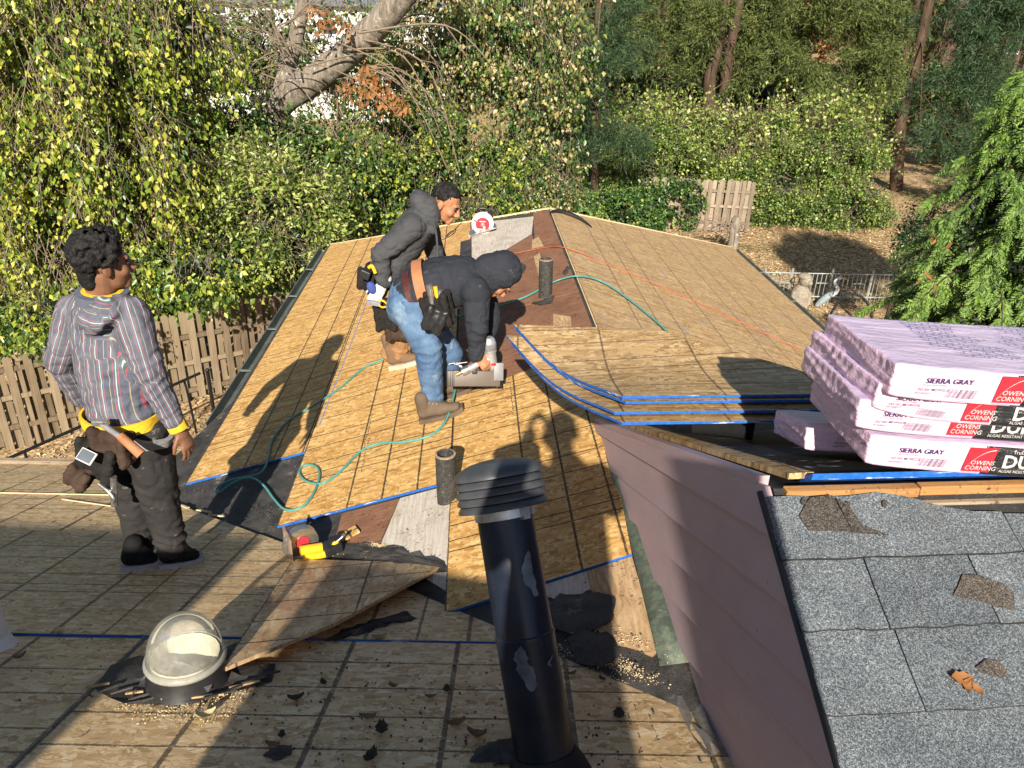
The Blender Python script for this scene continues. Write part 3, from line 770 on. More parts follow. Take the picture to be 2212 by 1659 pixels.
# black boot and crumpled film at its foot
V = []; F = []
pts_ = [((1140, 1180), (1265, 1165)), ((1165, 1260), (1285, 1230)), ((1205, 1325), (1300, 1300))]
for i, (a, b) in enumerate(pts_):
    A_, B_ = Vector(hit(*c6(*a), PN)), Vector(hit(*c6(*b), PN))
    V += [A_+Vector((0, 0, .012)), (A_+B_)/2+Vector((0, 0, .045)), B_+Vector((0, 0, .03))]
for i in range(2):
    for k in range(2): F.append((i*3+k, (i+1)*3+k, (i+1)*3+k+1, i*3+k+1))
b_ = sub('flashing_boot', mesh('flashing_boot', V, F, [M_BLACKR], True)); b_.modifiers.new('th', 'SOLIDIFY').thickness = .004
V = []; F = []
rows = [((1190, 1330), (1360, 1370)), ((1230, 1430), (1420, 1480)), ((1280, 1530), (1470, 1570)), ((1345, 1610), (1515, 1640))]
nn = 6
for i, (a, b) in enumerate(rows):
    for k in range(nn):
        t = k/(nn-1); P_ = Vector(hit(*c6(a[0]+(b[0]-a[0])*t, a[1]+(b[1]-a[1])*t), PN))
        V.append(P_+Vector((0, 0, .02+.02*math.sin(k*2.1+i*1.3)*(1 if 0 < k < nn-1 else .3))))
for i in range(3):
    for k in range(nn-1): F.append((i*nn+k, (i+1)*nn+k, (i+1)*nn+k+1, i*nn+k+1))
pf = obj('plastic_film', mesh('plastic_film', V, F, [M_FILM], True)); tag(pf, 'crumpled clear plastic film at the foot of the mauve wall', 'plastic')
# inked grade stamps on the fresh boards
rs_ = random.Random(6); st_ = MB()
for (x0, y0, n_) in ((-.70, 2.75, 26), (-.685, 2.80, 30), (-1.62, 4.2, 22), (-.655, 4.15, 18), (-1.60, 3.95, 16)):
    y = y0
    for i in range(n_):
        h_ = rs_.uniform(.008, .022); w_ = rs_.uniform(.003, .007); x = x0+rs_.uniform(-.004, .004)
        st_.add([(x, y, TH+.0046), (x+w_, y, TH+.0046), (x+w_, y+h_, TH+.0046), (x, y+h_, TH+.0046)], [(0, 1, 2, 3)]); y += h_+rs_.uniform(.004, .014)
tag(obj('grade_stamp', st_.me('grade_stamp', [M_BLACKP]), wing, FL), None, None, None, 'stuff')
nl_ = MB(); rs_ = random.Random(8)
for i in range(260):
    x = rs_.choice((-2.83, -2.45, -2.07, -2.02, -1.53, -1.07, -1.01, -.62, -.24))+rs_.uniform(-.01, .01); y = rs_.uniform(3.7, 8.6)
    if x > -1.04 and y > 4.5: continue
    a_ = [(x+.0055*math.cos(t), y+.0055*math.sin(t), TH+.0052) for t in (0, 1.05, 2.09, 3.14, 4.19, 5.24)]; nl_.add(a_, [tuple(range(6))])
tag(obj('nail_heads', nl_.me('nail_heads', [M_GREYP]), wing, FL), None, None, None, 'stuff')
# ================================================================== fixtures and loose things on the roof
def onN(px, py, h=0): p = Vector(hit(px, py, PN)); p.z += h; return p
def onL(px, py, h=0): p = Vector(hit(px, py, PL)); p.z += h; return p
def onR(px, py, h=0): p = Vector(hit(px, py, PR)); p.z += h; return p
def axis_frame(p, z, xhint=(1, 0, 0)):
    z = Vector(z).normalized(); x = Vector(xhint); x = (x-z*x.dot(z)).normalized(); return basis(p, x, z.cross(x), z)
def sm(o, a=40): return smooth_by_angle(o, a)

# ---- tubular skylight
P0 = onN(408, 1484)
sk = thing('tubular_skylight', 'clear acrylic dome skylight on black collar and torn flashing', 'skylight', P0)
A0 = axis_frame(P0, (.02, .10, 1)) @ T(0, 0, .028)
prof = [(.122, .0), (.122, .012)]+[(.122*math.cos(a)**.85, (.012+.142*math.sin(a))) for a in np.linspace(.06, 1.5707, 14)]
sm(MB().lathe(prof, 48, 0, A0 @ T(0, 0, .105)).obj('dome', [M_DOME], sk), 60)
sm(MB().lathe([(.118, .085), (.130, .088), (.134, .098), (.130, .110), (.124, .112), (.118, .106)], 48, 0, A0, True).obj('ring', [M_GLZ if False else _glass('ring_acrylic', (.55, .54, .48), .2, .42)], sk), 60)
sm(MB().lathe([(.165, -.03), (.138, .0), (.123, .085), (.119, .085), (.123, .02)], 48, 0, A0).obj('collar', [M_BLACKP], sk), 50)
# the shaft's bright reflector with its facets
mb = MB(); k = 22; V = []
M_REFL = plain('reflector_film', (.80, .77, .60), .3, .35, .5, .12, 12, .15)
V = [A0 @ Vector((.112*math.cos(2*math.pi*i/k), .112*math.sin(2*math.pi*i/k), .112)) for i in range(k)]+[A0 @ Vector((.102*math.cos(2*math.pi*i/k), .102*math.sin(2*math.pi*i/k), -.12)) for i in range(k)]
mb.add(V, [(i, (i+1) % k, (i+1) % k+k, i+k) for i in range(k)]); mb.add([A0 @ Vector((.103*math.cos(2*math.pi*i/k), .103*math.sin(2*math.pi*i/k), -.045)) for i in range(k)], [tuple(range(k))], 1)
mb.obj('reflector', [M_REFL, plain('diffuser_disc', (.36, .35, .28), .5, 0, .3, .2, 20, .2)], sk)
flp = [(205, 1497), (240, 1452), (300, 1425), (330, 1450), (500, 1420), (536, 1385), (548, 1400), (512, 1450), (560, 1478), (596, 1447), (588, 1480), (540, 1500), (470, 1520), (400, 1532), (330, 1532), (268, 1536), (235, 1515)]
poly = [uvN(*p) for p in flp]
cx_, cy_ = np.mean([p[0] for p in poly]), np.mean([p[1] for p in poly])
V = [(cx_, cy_, .05)]; rr = random.Random(5); rings = 5
for r_ in range(1, rings+1):
    for i, p in enumerate(poly):
        t = r_/rings; V.append((cx_+(p[0]-cx_)*t, cy_+(p[1]-cy_)*t, .05*(1-t)**1.5+.020+rr.uniform(-.006, .008)))
n = len(poly); F = [(0, 1+i, 1+(i+1) % n) for i in range(n)]
for r_ in range(rings-1):
    for i in range(n): F.append((1+r_*n+i, 1+(r_+1)*n+i, 1+(r_+1)*n+(i+1) % n, 1+r_*n+(i+1) % n))
o = obj('flashing_plate', mesh('flashing_plate', V, F[::-1], [M_FELTD]), sk, FN)
for i in range(15):                        # broken ribs of the old shingle stuck round the flashing
    t = i/14; a = (212+370*t, 1500+25*math.sin(t*3.1)-30*max(0, t-.7)*3); d = rr.uniform(.05, .11)
    p = Vector((*uvN(*a), .030)); an = rr.uniform(.2, .9)
    MB().box((-d/2, -.004, 0), (d/2, .004, .006), 0, FN @ T(*p) @ Matrix.Rotation(an, 4, 'Z') @ Matrix.Rotation(rr.uniform(-.2, .1), 4, 'Y')).obj('felt_sliver', [M_FELTD if i % 3 else M_PLYS], sk)
# clear strap torn off the dome
V = []; F = []
cl = bez([Vector((*uvN(285, 1533), .04)), Vector((*uvN(315, 1505), .07)), Vector((*uvN(370, 1490), .09)), Vector((*uvN(420, 1500), .08)), Vector((*uvN(455, 1520), .05))], 5)
for i, p in enumerate(cl): V += [p+Vector((.0, -.018, 0)), p+Vector((0, .018, .006))]
for i in range(len(cl)-1): F.append((2*i, 2*i+2, 2*i+3, 2*i+1))
tag(obj('clear_strap', mesh('clear_strap', V, F, [M_FILM], True), None, FN), 'torn clear plastic strap hanging in front of the dome skylight', 'strap')

# ---- flue with louvred cap
FB_ = onN(1184, 1668); FT_ = Vector(ray(1087, 1092)*2.30+EYE)
ax = (FT_-FB_).normalized(); FLf = axis_frame(FB_, ax)
Hf = (FT_-FB_).length
flue = thing('flue_pipe', 'tall black metal flue pipe with louvred cap, paint peeling', 'flue', FB_)
R0 = .0855
o = sm(MB().lathe([(R0*1.03, -.15), (R0*1.03, Hf*.50), (R0*1.045, Hf*.505), (R0*1.045, Hf*.515), (R0*1.0, Hf*.52), (R0*.985, Hf*.99)], 40, 0).obj('pipe', [M_FLUE], flue, FLf), 30)
sm(MB().lathe([(R0*1.05, Hf*.955), (R0*1.06, Hf*.96), (R0*1.06, Hf*1.02), (R0*.9, Hf*1.03)], 40).obj('collar_band', [M_GALV], flue, FLf), 30)
sm(MB().box((R0*.9, -.012, Hf*.945), (R0*1.22, .012, Hf*1.0), 0, Matrix.Rotation(-.9, 4, 'Z')).obj('clamp', [M_GALV], flue, FLf), 30)
for i in range(4):
    z = Hf*1.005+i*.0235; r = .136
    sm(MB().lathe([(.09, z+.018), (r*.93, z+.010), (r, z-.004), (r*.985, z-.010), (.10, z+.004)], 48).obj('louvre', [M_CAP], flue, FLf), 35)
sm(MB().lathe([(.136, Hf*1.005+.084)]+[(.136*math.cos(a), Hf*1.005+.088+.050*math.sin(a)) for a in np.linspace(.05, 1.57, 9)], 48).obj('cap_dome', [M_CAP], flue, FLf), 50)
sm(MB().lathe([(.09, Hf*.99), (.088, Hf*1.005+.09)], 30).obj('cap_core', [M_BLACKP], flue, FLf), 50)
def flue_patch(t0, t1, a0, a1, seed):
    r_ = random.Random(seed); V = []; F = []; k = 14
    for i in range(k+1):
        t = i/k; z = Hf*(t0+(t1-t0)*t); c = (a0+a1)/2+.10*math.sin(t*5+seed); hw = (a1-a0)/2*(math.sin(math.pi*min(1, max(.03, t)))**.5)*r_.uniform(.6, 1.1)
        for j in range(4):
            a = c-hw+2*hw*j/3; rad = R0*1.03+.0022 if t0 < .5 else R0+.0025
            V.append((rad*math.cos(a), rad*math.sin(a), z))
    for i in range(k):
        for j in range(3): F.append((i*4+j, i*4+j+1, (i+1)*4+j+1, (i+1)*4+j))
    obj('peeled_patch', mesh('peeled_patch', V, F, [M_GALVD], True), flue, FLf)
flue_patch(.335, .50, -2.0, -1.42, 1); flue_patch(.66, .83, -1.25, -.78, 2); flue_patch(.40, .44, -.9, -.72, 3)
sm(MB().lathe([(R0*1.55, -.02), (R0*1.3, .03), (R0*1.08, .06), (R0*1.03, .06)], 30, 0, T(0, 0, .0)).obj('boot', [M_BLACKR], flue, FLf), 40)

# ---- cast iron stubs
def stub(px, py, r, h, lab):
    p = onL(px, py); t = thing('vent_stub', lab, 'pipe', p, group=None)
    M = axis_frame(p, (-.03, .02, 1))
    sm(MB().lathe([(r, -.06), (r*1.01, h*.4), (r, h), (r*.86, h), (r*.84, h-.01), (r*.84, -.06)], 28, 0, M).obj('pipe', [M_IRON], t), 40)
    sm(MB().lathe([(r*1.02, h-.006), (r*1.03, h+.002), (r*.84, h+.003)], 28, 0, M).obj('rim', [plain('rim_rust', (.36, .27, .18), .7, .2, .3, .35, 60, .4)], t), 40)
    return t
stub(966, 1082, .052, .285, 'short black iron vent pipe stub beside the flue cap'); stub(1178, 640, .056, .315, 'short black iron vent pipe stub near the ridge')

# ---- white vent pipe at the picture's left edge
p = onN(-8, 1402); t = thing('plastic_vent_pipe', 'white plastic vent pipe standing at the left edge', 'pipe', p)
sm(MB().lathe([(.052, -.05), (.052, .30), (.046, .30), (.046, .0)], 28, 0, axis_frame(p, (-.1, .15, 1))).obj('pipe', [M_WHITEP], t), 40)
sm(MB().lathe([(.075, .0), (.066, .012), (.056, .05), (.052, .05)], 28, 0, axis_frame(p, (-.1, .15, 1))).obj('boot', [M_WHITEP], t), 40)

# ---- loose offcut leaning over the skylight flashing
a, b, c, d = onN(484, 1484, .075), onN(634, 1217, .02), onN(966, 1256, .10), onN(728, 1388, .075)
nrm = (c-a).cross(b-a).normalized(); nrm = nrm if nrm.z > 0 else -nrm
X = (b-a).normalized(); Mo = basis(a, nrm.cross(X) if False else X, nrm.cross(X), nrm); Mi = Mo.inverted()
poly = [tuple((Mi @ q)[:2]) for q in (a, d, c, b)]
oc = obj('osb_offcut', MB().prism(poly, -.007, .007, 0, 1).me('osb_offcut', [M_OSBC, M_PLYS]), None, Mo); tag(oc, 'triangular sheathing offcut with reddish stain leaning by the dome skylight', 'board')
# small pieces
def chip(name, P, F, px, w, l, th, rot, mat, lab, cat, h=.0, tilt=0.0, grp=None):
    u = (FNi if F is FN else FLi) @ Vector(px)
    M = F @ T(u.x, u.y, .016+h) @ Matrix.Rotation(rot, 4, 'Z') @ Matrix.Rotation(tilt, 4, 'X')
    o = obj(name, MB().box((-w/2, -l/2, 0), (w/2, l/2, th)).me(name, [mat]), None, M); return tag(o, lab, cat, grp)
chip('board_scrap', PL, FL, onL(757, 1160), .10, .07, .012, .5, M_OSB, 'small square of fresh board lying on old plywood', 'board scrap')
chip('lath_strip', PN, FN, onN(130, 1073), .008, 1.02, .006, 1.56, M_LATH, 'long pale lath strip lying near the left eave', 'wood strip')
chip('lath_strip', PN, FN, onN(215, 1096), .009, .60, .006, 1.24, M_LATH, 'shorter pale lath strip behind the striped man', 'wood strip')
for i, (px, py, r_) in enumerate(((398, 1100, .9), (440, 1110, 1.2), (455, 1115, .5), (468, 1120, 1.4), (428, 1128, .3))):
    chip('wood_splinter', PN, FN, onN(px, py), .018, .10 if i < 4 else .05, .006, r_, M_LATH if i != 2 else M_PLYS, ['pale splinter nearest the striped man heel', 'upright pale splinter left in the valley heap', 'yellowed splinter in the middle of the valley heap', 'rightmost splinter of the valley heap', 'short splinter below the valley heap'][i], 'splinter', 0, 0, 'splinters at the valley top')

# ---- dead leaves
def curled_leaf(name, p, n, L, W, rot, mat, curl, lobes=3):
    F_ = axis_frame(p, n, (math.cos(rot), math.sin(rot), 0)); V = []; F = []; k = 7
    for i in range(k):
        t = i/(k-1); wd = W*(math.sin(math.pi*min(.98, t*.93+.04))**.7)*(1+.16*math.cos(t*lobes*6.28)); x = (t-.5)*L
        zc = curl*L*(t-.5)**2*2
        for s in (-1, 0, 1): V.append((x, s*wd, zc+abs(s)*curl*W*1.1))
    for i in range(k-1):
        for j in range(2): F.append((i*3+j, (i+1)*3+j, (i+1)*3+j+1, i*3+j+1))
    V += [(-L*.5, -.0015, 0), (-L*.5, .0015, 0), (-L*.72, .0, .01)]; F.append((k*3, k*3+1, k*3+2))
    return obj(name, mesh(name, V, F, [mat], True), None, F_)
M_DL = [leaf_mat('dry_leaf_brown', [(.10, .05, .025), (.20, .105, .055), (.28, .16, .085)], .1, .8), leaf_mat('dry_leaf_tan', [(.24, .15, .08), (.36, .24, .13), (.45, .32, .19)], .15, .8), leaf_mat('dry_leaf_dark', [(.028, .02, .016), (.06, .04, .03)], .05, .8), leaf_mat('leaf_cream', [(.5, .42, .24), (.6, .52, .30)], .2, .7)]
nN = FN.to_3x3() @ Vector((0, 0, 1))
LV = [(820, 1385, .075, 1, .3), (700, 1485, .05, 2, 1.2), (850, 1492, .045, 0, .6), (795, 1560, .07, 0, .2), (825, 1590, .085, 2, .9), (965, 1500, .06, 2, -.2), (985, 1575, .08, 0, .7), (800, 1650, .08, 2, .5), (930, 1515, .05, 0, 1.5), (640, 1520, .07, 2, .8), (1336, 1555, .08, 2, .9), (610, 1600, .05, 2, .2), (1030, 1600, .08, 0, .4), (355, 1465, .07, 3, .4), (552, 1350, .08, 3, .2), (130, 1372, .07, 3, .1), (445, 1558, .085, 3, .3), (655, 1370, .04, 2, .4), (740, 1322, .05, 0, .7), (1235, 1465, .045, 0, .3), (1300, 1475, .04, 2, 1.1), (700, 1340, .045, 1, .3), (45, 1430, .06, 0, 1.0), (590, 1620, .06, 0, 2.0), (1145, 1500, .05, 0, .5)]
LVL = ['tan curled leaf in the middle of the near boards', 'dark leaf below the raised offcut', 'brown leaf right of the dome, under the tan one', 'brown leaf pair, upper, left of the flue foot', 'large dark leaf left of the flue foot', 'dark flat leaf midway along the ink line by the flue', 'brown leaf touching the lower ink line by the flue', 'dark leaf at the bottom edge left of the flue', 'brown leaf just left of the flue, standing on edge', 'dark leaf on the near boards right of the dome', 'long dark leaf right of the flue', 'dark leaf in the lit corner below the dome', 'brown leaf beside the flue boot', 'pale leaf stuck on the flashing left of the dome', 'pale leaf right above the dome', 'pale leaf on the blue seam at far left', 'cream maple leaf in front of the dome', 'small dark leaf under the offcut edge', 'small brown leaf on the offcut', 'small brown leaf behind the flue near the valley', 'dark crumb of leaf near the valley right of the flue', 'small tan leaf on the offcut in the sun', 'brown leaf near the white vent pipe', 'brown leaf at the bottom edge below the dome', 'brown leaf hidden half behind the flue']
names_ = ['brown', 'tan', 'dark', 'cream']
for i, (px, py, L, mi, rot) in enumerate(LV):
    lab = LVL[i]
    L *= .78; tag(curled_leaf('dead_leaf', onN(px, py, .018), nN, L, L*.30, rot+i, M_DL[mi], .35+.3*((i*7) % 5)/5, 2+(i % 3)), lab, 'leaf', 'dead leaves on the boards')
for i, (px, py, L, m_) in enumerate(((2065, 1470, .05, 0), (2080, 1485, .035, 0), (2100, 1492, .03, 0))):
    d = Vector(ray(px, py)); n_ = DFr.to_3x3() @ Vector((0, 0, 1)); t_ = (DFr.translation-Vector(EYE)).dot(n_)/d.dot(n_)
    tag(curled_leaf('dead_leaf', Vector(EYE)+d*t_+n_*.016, n_, L, L*.3, i*1.1, L_DEAD, .4), ['largest orange leaf crumb on the grey shingles', 'middle orange leaf crumb on the grey shingles', 'lowest orange leaf crumb on the grey shingles'][i], 'leaf', 'orange leaf crumbs')

# ---- torn felt
def felt_piece(name, pts, plane, hts, lab, mat=M_FELT, cat='felt scrap', grp=None):
    rr_ = random.Random(len(pts)*7+int(pts[0][0])); fine = []
    for i in range(len(pts)):
        (xa, ya), (xb, yb) = pts[i], pts[(i+1) % len(pts)]; le = math.hypot(xb-xa, yb-ya)
        for q in range(5): fine.append((xa+(xb-xa)*q/5+(rr_.uniform(-.10, .10)*le if q else 0)*.8, ya+(yb-ya)*q/5+(rr_.uniform(-.10, .10)*le if q else 0)*.8))
    P = [Vector(hit(x, y, plane)) for x, y in fine]; c = sum(P, Vector())/len(P)
    V = [c+Vector((0, 0, hts[0]))]; n = len(P); ks = 4
    for k in range(1, ks+1):
        for i, p in enumerate(P):
            t = k/ks; q = c.lerp(p, t); q.z += hts[0]*(1-t)+hts[1]*t+.012*mnoise.noise(Vector((q.x*14, q.y*14, pts[0][0])))+.005*mnoise.noise(q*40); V.append(q)
    F = [(0, 1+i, 1+(i+1) % n) for i in range(n)]
    for k in range(ks-1):
        for i in range(n): F.append((1+k*n+i, 1+(k+1)*n+i, 1+(k+1)*n+(i+1) % n, 1+k*n+(i+1) % n))
    o = obj(name, mesh(name, V, F, [mat])); o.modifiers.new('th', 'SOLIDIFY').thickness = .004
    return tag(o, lab, cat, grp)
felt_piece('felt_scrap', [(570, 1640), (600, 1625), (632, 1622), (630, 1640), (595, 1652)], PN, (.025, .02), 'black felt scrap at the bottom edge')
felt_piece('felt_scrap', [(700, 1392), (770, 1360), (845, 1338), (880, 1330), (900, 1345), (870, 1352), (812, 1365), (745, 1388)], PN, (.035, .02), 'ragged black felt strip under the raised offcut')
felt_piece('felt_scrap', [(1110, 1372), (1150, 1300), (1240, 1295), (1275, 1282), (1330, 1305), (1325, 1345), (1280, 1370), (1230, 1378)], PL, (.03, .022), 'folded black felt sheet beyond the flue', M_FELTD)
felt_piece('felt_scrap', [(1225, 1390), (1260, 1370), (1320, 1380), (1340, 1420), (1300, 1450), (1245, 1440)], PL, (.045, .02), 'crumpled felt flap covered in sawdust by the wall', M_FELTD)
felt_piece('felt_scrap', [(1148, 660), (1175, 650), (1198, 645), (1192, 658), (1170, 664)], PL, (.03, .018), 'grey curled felt scrap at the foot of the ridge stub', M_FELTD)
felt_piece('felt_scrap', [(1100, 583), (1128, 572), (1136, 578), (1132, 592), (1105, 602)], PL, (.025, .018), 'dark felt strip beyond the hooded man', M_FELTD)
felt_piece('felt_scrap', [(1215, 592), (1225, 580), (1232, 583), (1220, 600)], PL, (.02, .016), 'tiny dark felt chip close to the ridge', M_FELTD)
felt_piece('felt_scrap', [(1015, 1655), (1030, 1630), (1075, 1612), (1110, 1600), (1115, 1660)], PN, (.05, .02), 'torn felt skirt in front of the flue foot', M_FELTD)
felt_piece('felt_scrap', [(722, 1215), (735, 1180), (800, 1178), (870, 1190), (960, 1222), (970, 1240), (880, 1232), (780, 1222)], PL, (.022, .014), 'dusty felt apron between the offcut and the bare plywood', M_FELTD)
# long curl of felt on the right slope
ctr = [onR(x, y, .03) for x, y in ((1186, 468), (1195, 464), (1215, 465), (1240, 474), (1262, 486), (1278, 497))]
cl = bez(ctr, 5); V = []; F = []
for i, p in enumerate(cl):
    t = i/(len(cl)-1); wv = .035*math.sin(math.pi*(t*.92+.05)); V += [p+Vector((0, -wv, .004)), p+Vector((0, 0, .028*math.sin(math.pi*t)+.012)), p+Vector((0, wv, .0))]
for i in range(len(cl)-1):
    for j in range(2): F.append((3*i+j, 3*i+3+j, 3*i+4+j, 3*i+1+j))
o = tag(obj('felt_strip', mesh('felt_strip', V, F, [M_BLACKR], True)), 'long black curl of felt lying over the far ridge', 'felt strip'); o.modifiers.new('th', 'SOLIDIFY').thickness = .004

# ---- sawdust and grit
def grit(name, region, plane, n, size, mat, lab, seed):
    g = np.random.default_rng(seed); V = []; F = []
    for i in range(n):
        (x0, y0), (x1, y1), sp = region[g.integers(len(region))]; t = g.random()
        px = x0+(x1-x0)*t+g.normal()*sp; py = y0+(y1-y0)*t+g.normal()*sp*.5
        p = hit(px, py, plane)+np.array([0, 0, .017]); s = size*(.4+g.random()); k = len(V); a = g.random()*6.28
        ca, sa = math.cos(a)*s, math.sin(a)*s
        V += [p+[ca, sa, 0], p+[-sa*.5, ca*.5, s*.5], p+[-ca, -sa, 0], p+[sa*.5, -ca*.5, 0]]
        F += [(k, k+1, k+2), (k, k+2, k+3)]
    return tag(obj(name, mesh(name, V, F, [mat])), lab, 'sawdust', None, 'stuff')
M_DUST = plain('sawdust', (.58, .46, .28), .9, 0, .1, .2, 50, .2)
grit('sawdust', [((350, 1545), (620, 1500), 14), ((300, 1550), (560, 1560), 22), ((1210, 1440), (1430, 1495), 9), ((1400, 1470), (1440, 1490), 6), ((880, 1335), (1030, 1375), 5), ((250, 1538), (600, 1490), 6)], PN, 2400, .0030, M_DUST, 'pale sawdust scattered round the skylight and along the valley', 1)
grit('sawdust', [((1280, 1400), (1370, 1460), 12), ((1260, 1370), (1300, 1440), 8), ((1180, 1400), (1420, 1480), 16), ((1250, 1350), (1390, 1400), 14), ((690, 1200), (820, 1215), 10), ((800, 1180), (860, 1195), 6)], PL, 2600, .0032, M_DUST, 'sawdust drift on the felt beside the dormer wall', 2)

grit('roofing_crumbs', [((100, 1450), (1400, 1600), 120), ((600, 1560), (1400, 1620), 90), ((60, 1150), (560, 1200), 60), ((640, 1240), (900, 1300), 40)], PN, 900, .006, M_FELTD, 'dark shingle crumbs scattered over the near boards', 3)
grit('roofing_crumbs', [((600, 1190), (950, 1215), 25), ((420, 1060), (600, 1130), 25), ((1120, 1330), (1380, 1440), 40), ((900, 760), (1180, 560), 60)], PL, 700, .006, M_FELTD, 'dark shingle crumbs along the valley and bare deck', 4)
# ---- stack of sheathing over the ridge
stk_ = [(1110, 701, 3.72), (1425, 712, 3.62), (1720, 797, 3.05), (1860, 836, 2.84), (1345, 856, 2.66)]
def stack_sheet(k, dz, dx, dy):
    """bent board: bilinear over back/front edges, sagging in between"""
    back = [Vector(aty(*stk_[0])), Vector(aty(*stk_[1]))]; front = [Vector(aty(*stk_[4])), Vector(aty(1860, 850, 2.72))]
    off = Vector((dx, dy, dz)); nu, nv = 14, 14; V = []; F = []
    bR, rE = Vector(aty(*stk_[1])), Vector(aty(*stk_[2]))
    for j in range(nv):
        t = j/(nv-1)
        l = back[0].lerp(front[0], t); r = bR.lerp(rE, t*1.35) if t < .75 else bR.lerp(rE, 1.0125).lerp(front[1], (t-.75)/.25)
        for i in range(nu):
            s = i/(nu-1); p = l.lerp(r, s)
            p.z -= .075*math.sin(math.pi*t)**1.2*(1-s)*(.9)
            V.append(p+off)
    n0 = nu*nv; V += [v-Vector((0, 0, .011)) for v in V]
    mi = []
    for j in range(nv-1):
        for i in range(nu-1):
            a = j*nu+i; F.append((a, a+nu, a+nu+1, a+1)); mi.append(0); F.append((a+n0, a+1+n0, a+nu+1+n0, a+nu+n0)); mi.append(1)
    for j in range(nv-1):
        a, b = j*nu, (j+1)*nu; F.append((a, a+n0, b+n0, b)); mi.append(2)
        a, b = j*nu+nu-1, (j+1)*nu+nu-1; F.append((a, b, b+n0, a+n0)); mi.append(1)
    for i in range(nu-1):
        a, b = (nv-1)*nu+i, (nv-1)*nu+i+1; F.append((a, a+n0, b+n0, b)); mi.append(2)
        a, b = i, i+1; F.append((a, b, b+n0, a+n0)); mi.append(1)
    M = T(*front[0]) ; V = [v-front[0] for v in V]
    o = obj('osb_sheet', mesh('osb_sheet', V, F, [M_OSBS, M_EDGE, M_BLUE], False, mi), None, M)
    labs = ['topmost blue-edged board of the bent stack straddling the ridge', 'second blue-edged board down in the bent stack', 'third blue-edged board down in the bent stack', 'lowest blue-edged board of the bent stack over the dormer']
    return tag(o, labs[k], 'board', 'stack of blue-edged boards')
stack_sheet(0, 0, 0, 0); stack_sheet(1, -.016, .012, -.014); stack_sheet(2, -.036, -.035, -.065); stack_sheet(3, -.058, -.010, -.105)
# felt roll propping it
p = Vector(aty(1505, 915, 2.66)); q = Vector(aty(1640, 925, 2.60))
tag(sm(obj('underlayment_roll', MB().tube([p+Vector((0, .06, -.035)), (p+q)/2+Vector((0, .06, -.03)), q+Vector((0, .05, -.04))], [.040, .046, .038], 16).me('underlayment_roll', [plain('matt_black_felt', (.012, .012, .013), .9, 0, .05, .2, 30, .3)])), 50), 'rolled black underlayment tucked under the board stack', 'underlayment')

# ---- shingle bundles in printed film
def text_me(body, size, shear=0.0, bold=0.0, align='LEFT'):
    cu = bpy.data.curves.new('t', 'FONT'); cu.body = body; cu.size = size; cu.shear = shear; cu.offset = bold*size; cu.align_x = align; cu.resolution_u = 2; cu.extrude = .0002
    o = bpy.data.objects.new('t', cu); COL.objects.link(o)
    dg = bpy.context.evaluated_depsgraph_get(); me = bpy.data.meshes.new_from_object(o.evaluated_get(dg))
    V = np.array([v.co for v in me.vertices]); F = [tuple(p.vertices) for p in me.polygons]
    bpy.data.objects.remove(o); bpy.data.curves.remove(cu); bpy.data.meshes.remove(me)
    return V, F
def _toppr():
    m = NT('pink_film_printed'); v = m.coord(); s = m.sep(v)
    w1 = m.noise(m.mapping(v, (3, 14, 45)), 1, 5, .65, .8); w2 = m.noise(v, 24, 4, .6, 1.0)
    br = m.n('TexBrick', _Scale=1.0, offset=.5); m.set(br, 'Vector', m.mapping(v, (14, 14, 1), (0, 0, .3)))
    br.inputs['Mortar Size'].default_value = .03; br.inputs['Color1'].default_value = (1, 1, 1, 1); br.inputs['Color2'].default_value = (1, 1, 1, 1); br.inputs['Mortar'].default_value = (0, 0, 0, 1)
    vo = m.n('TexVoronoi', feature='DISTANCE_TO_EDGE', _Scale=38.0); m.set(vo, 'Vector', m.mapping(v, (1.0, 2.2, 1), (0, 0, .5)))
    ln = m.math('MAXIMUM', m.math('SUBTRACT', 1, m.step(vo.outputs[0], .02, .05)), m.math('SUBTRACT', 1, m.n('SeparateColor', _0=br.outputs[0]).outputs[0]))
    cell = m.step(m.noise(m.mapping(v, (7, 11, 1)), 1, 1), .40, .46)
    inside = m.math('MULTIPLY', m.step(s[0], .16, .17), m.math('MULTIPLY', m.step(s[1], .10, .11), cell))
    ln = m.math('MULTIPLY', ln, inside)
    c = m.mix(m.math('MULTIPLY', ln, .75), m.ramp(w1, [(.3, (.50, .40, .58)), (.7, (.64, .52, .68))]), (.13, .12, .24))
    return m.bsdf(c, .25, 0, m.bump(m.math('ADD', w1, m.math('MULTIPLY', w2, .5)), .5, .012), .5)
M_PINKT = _toppr()
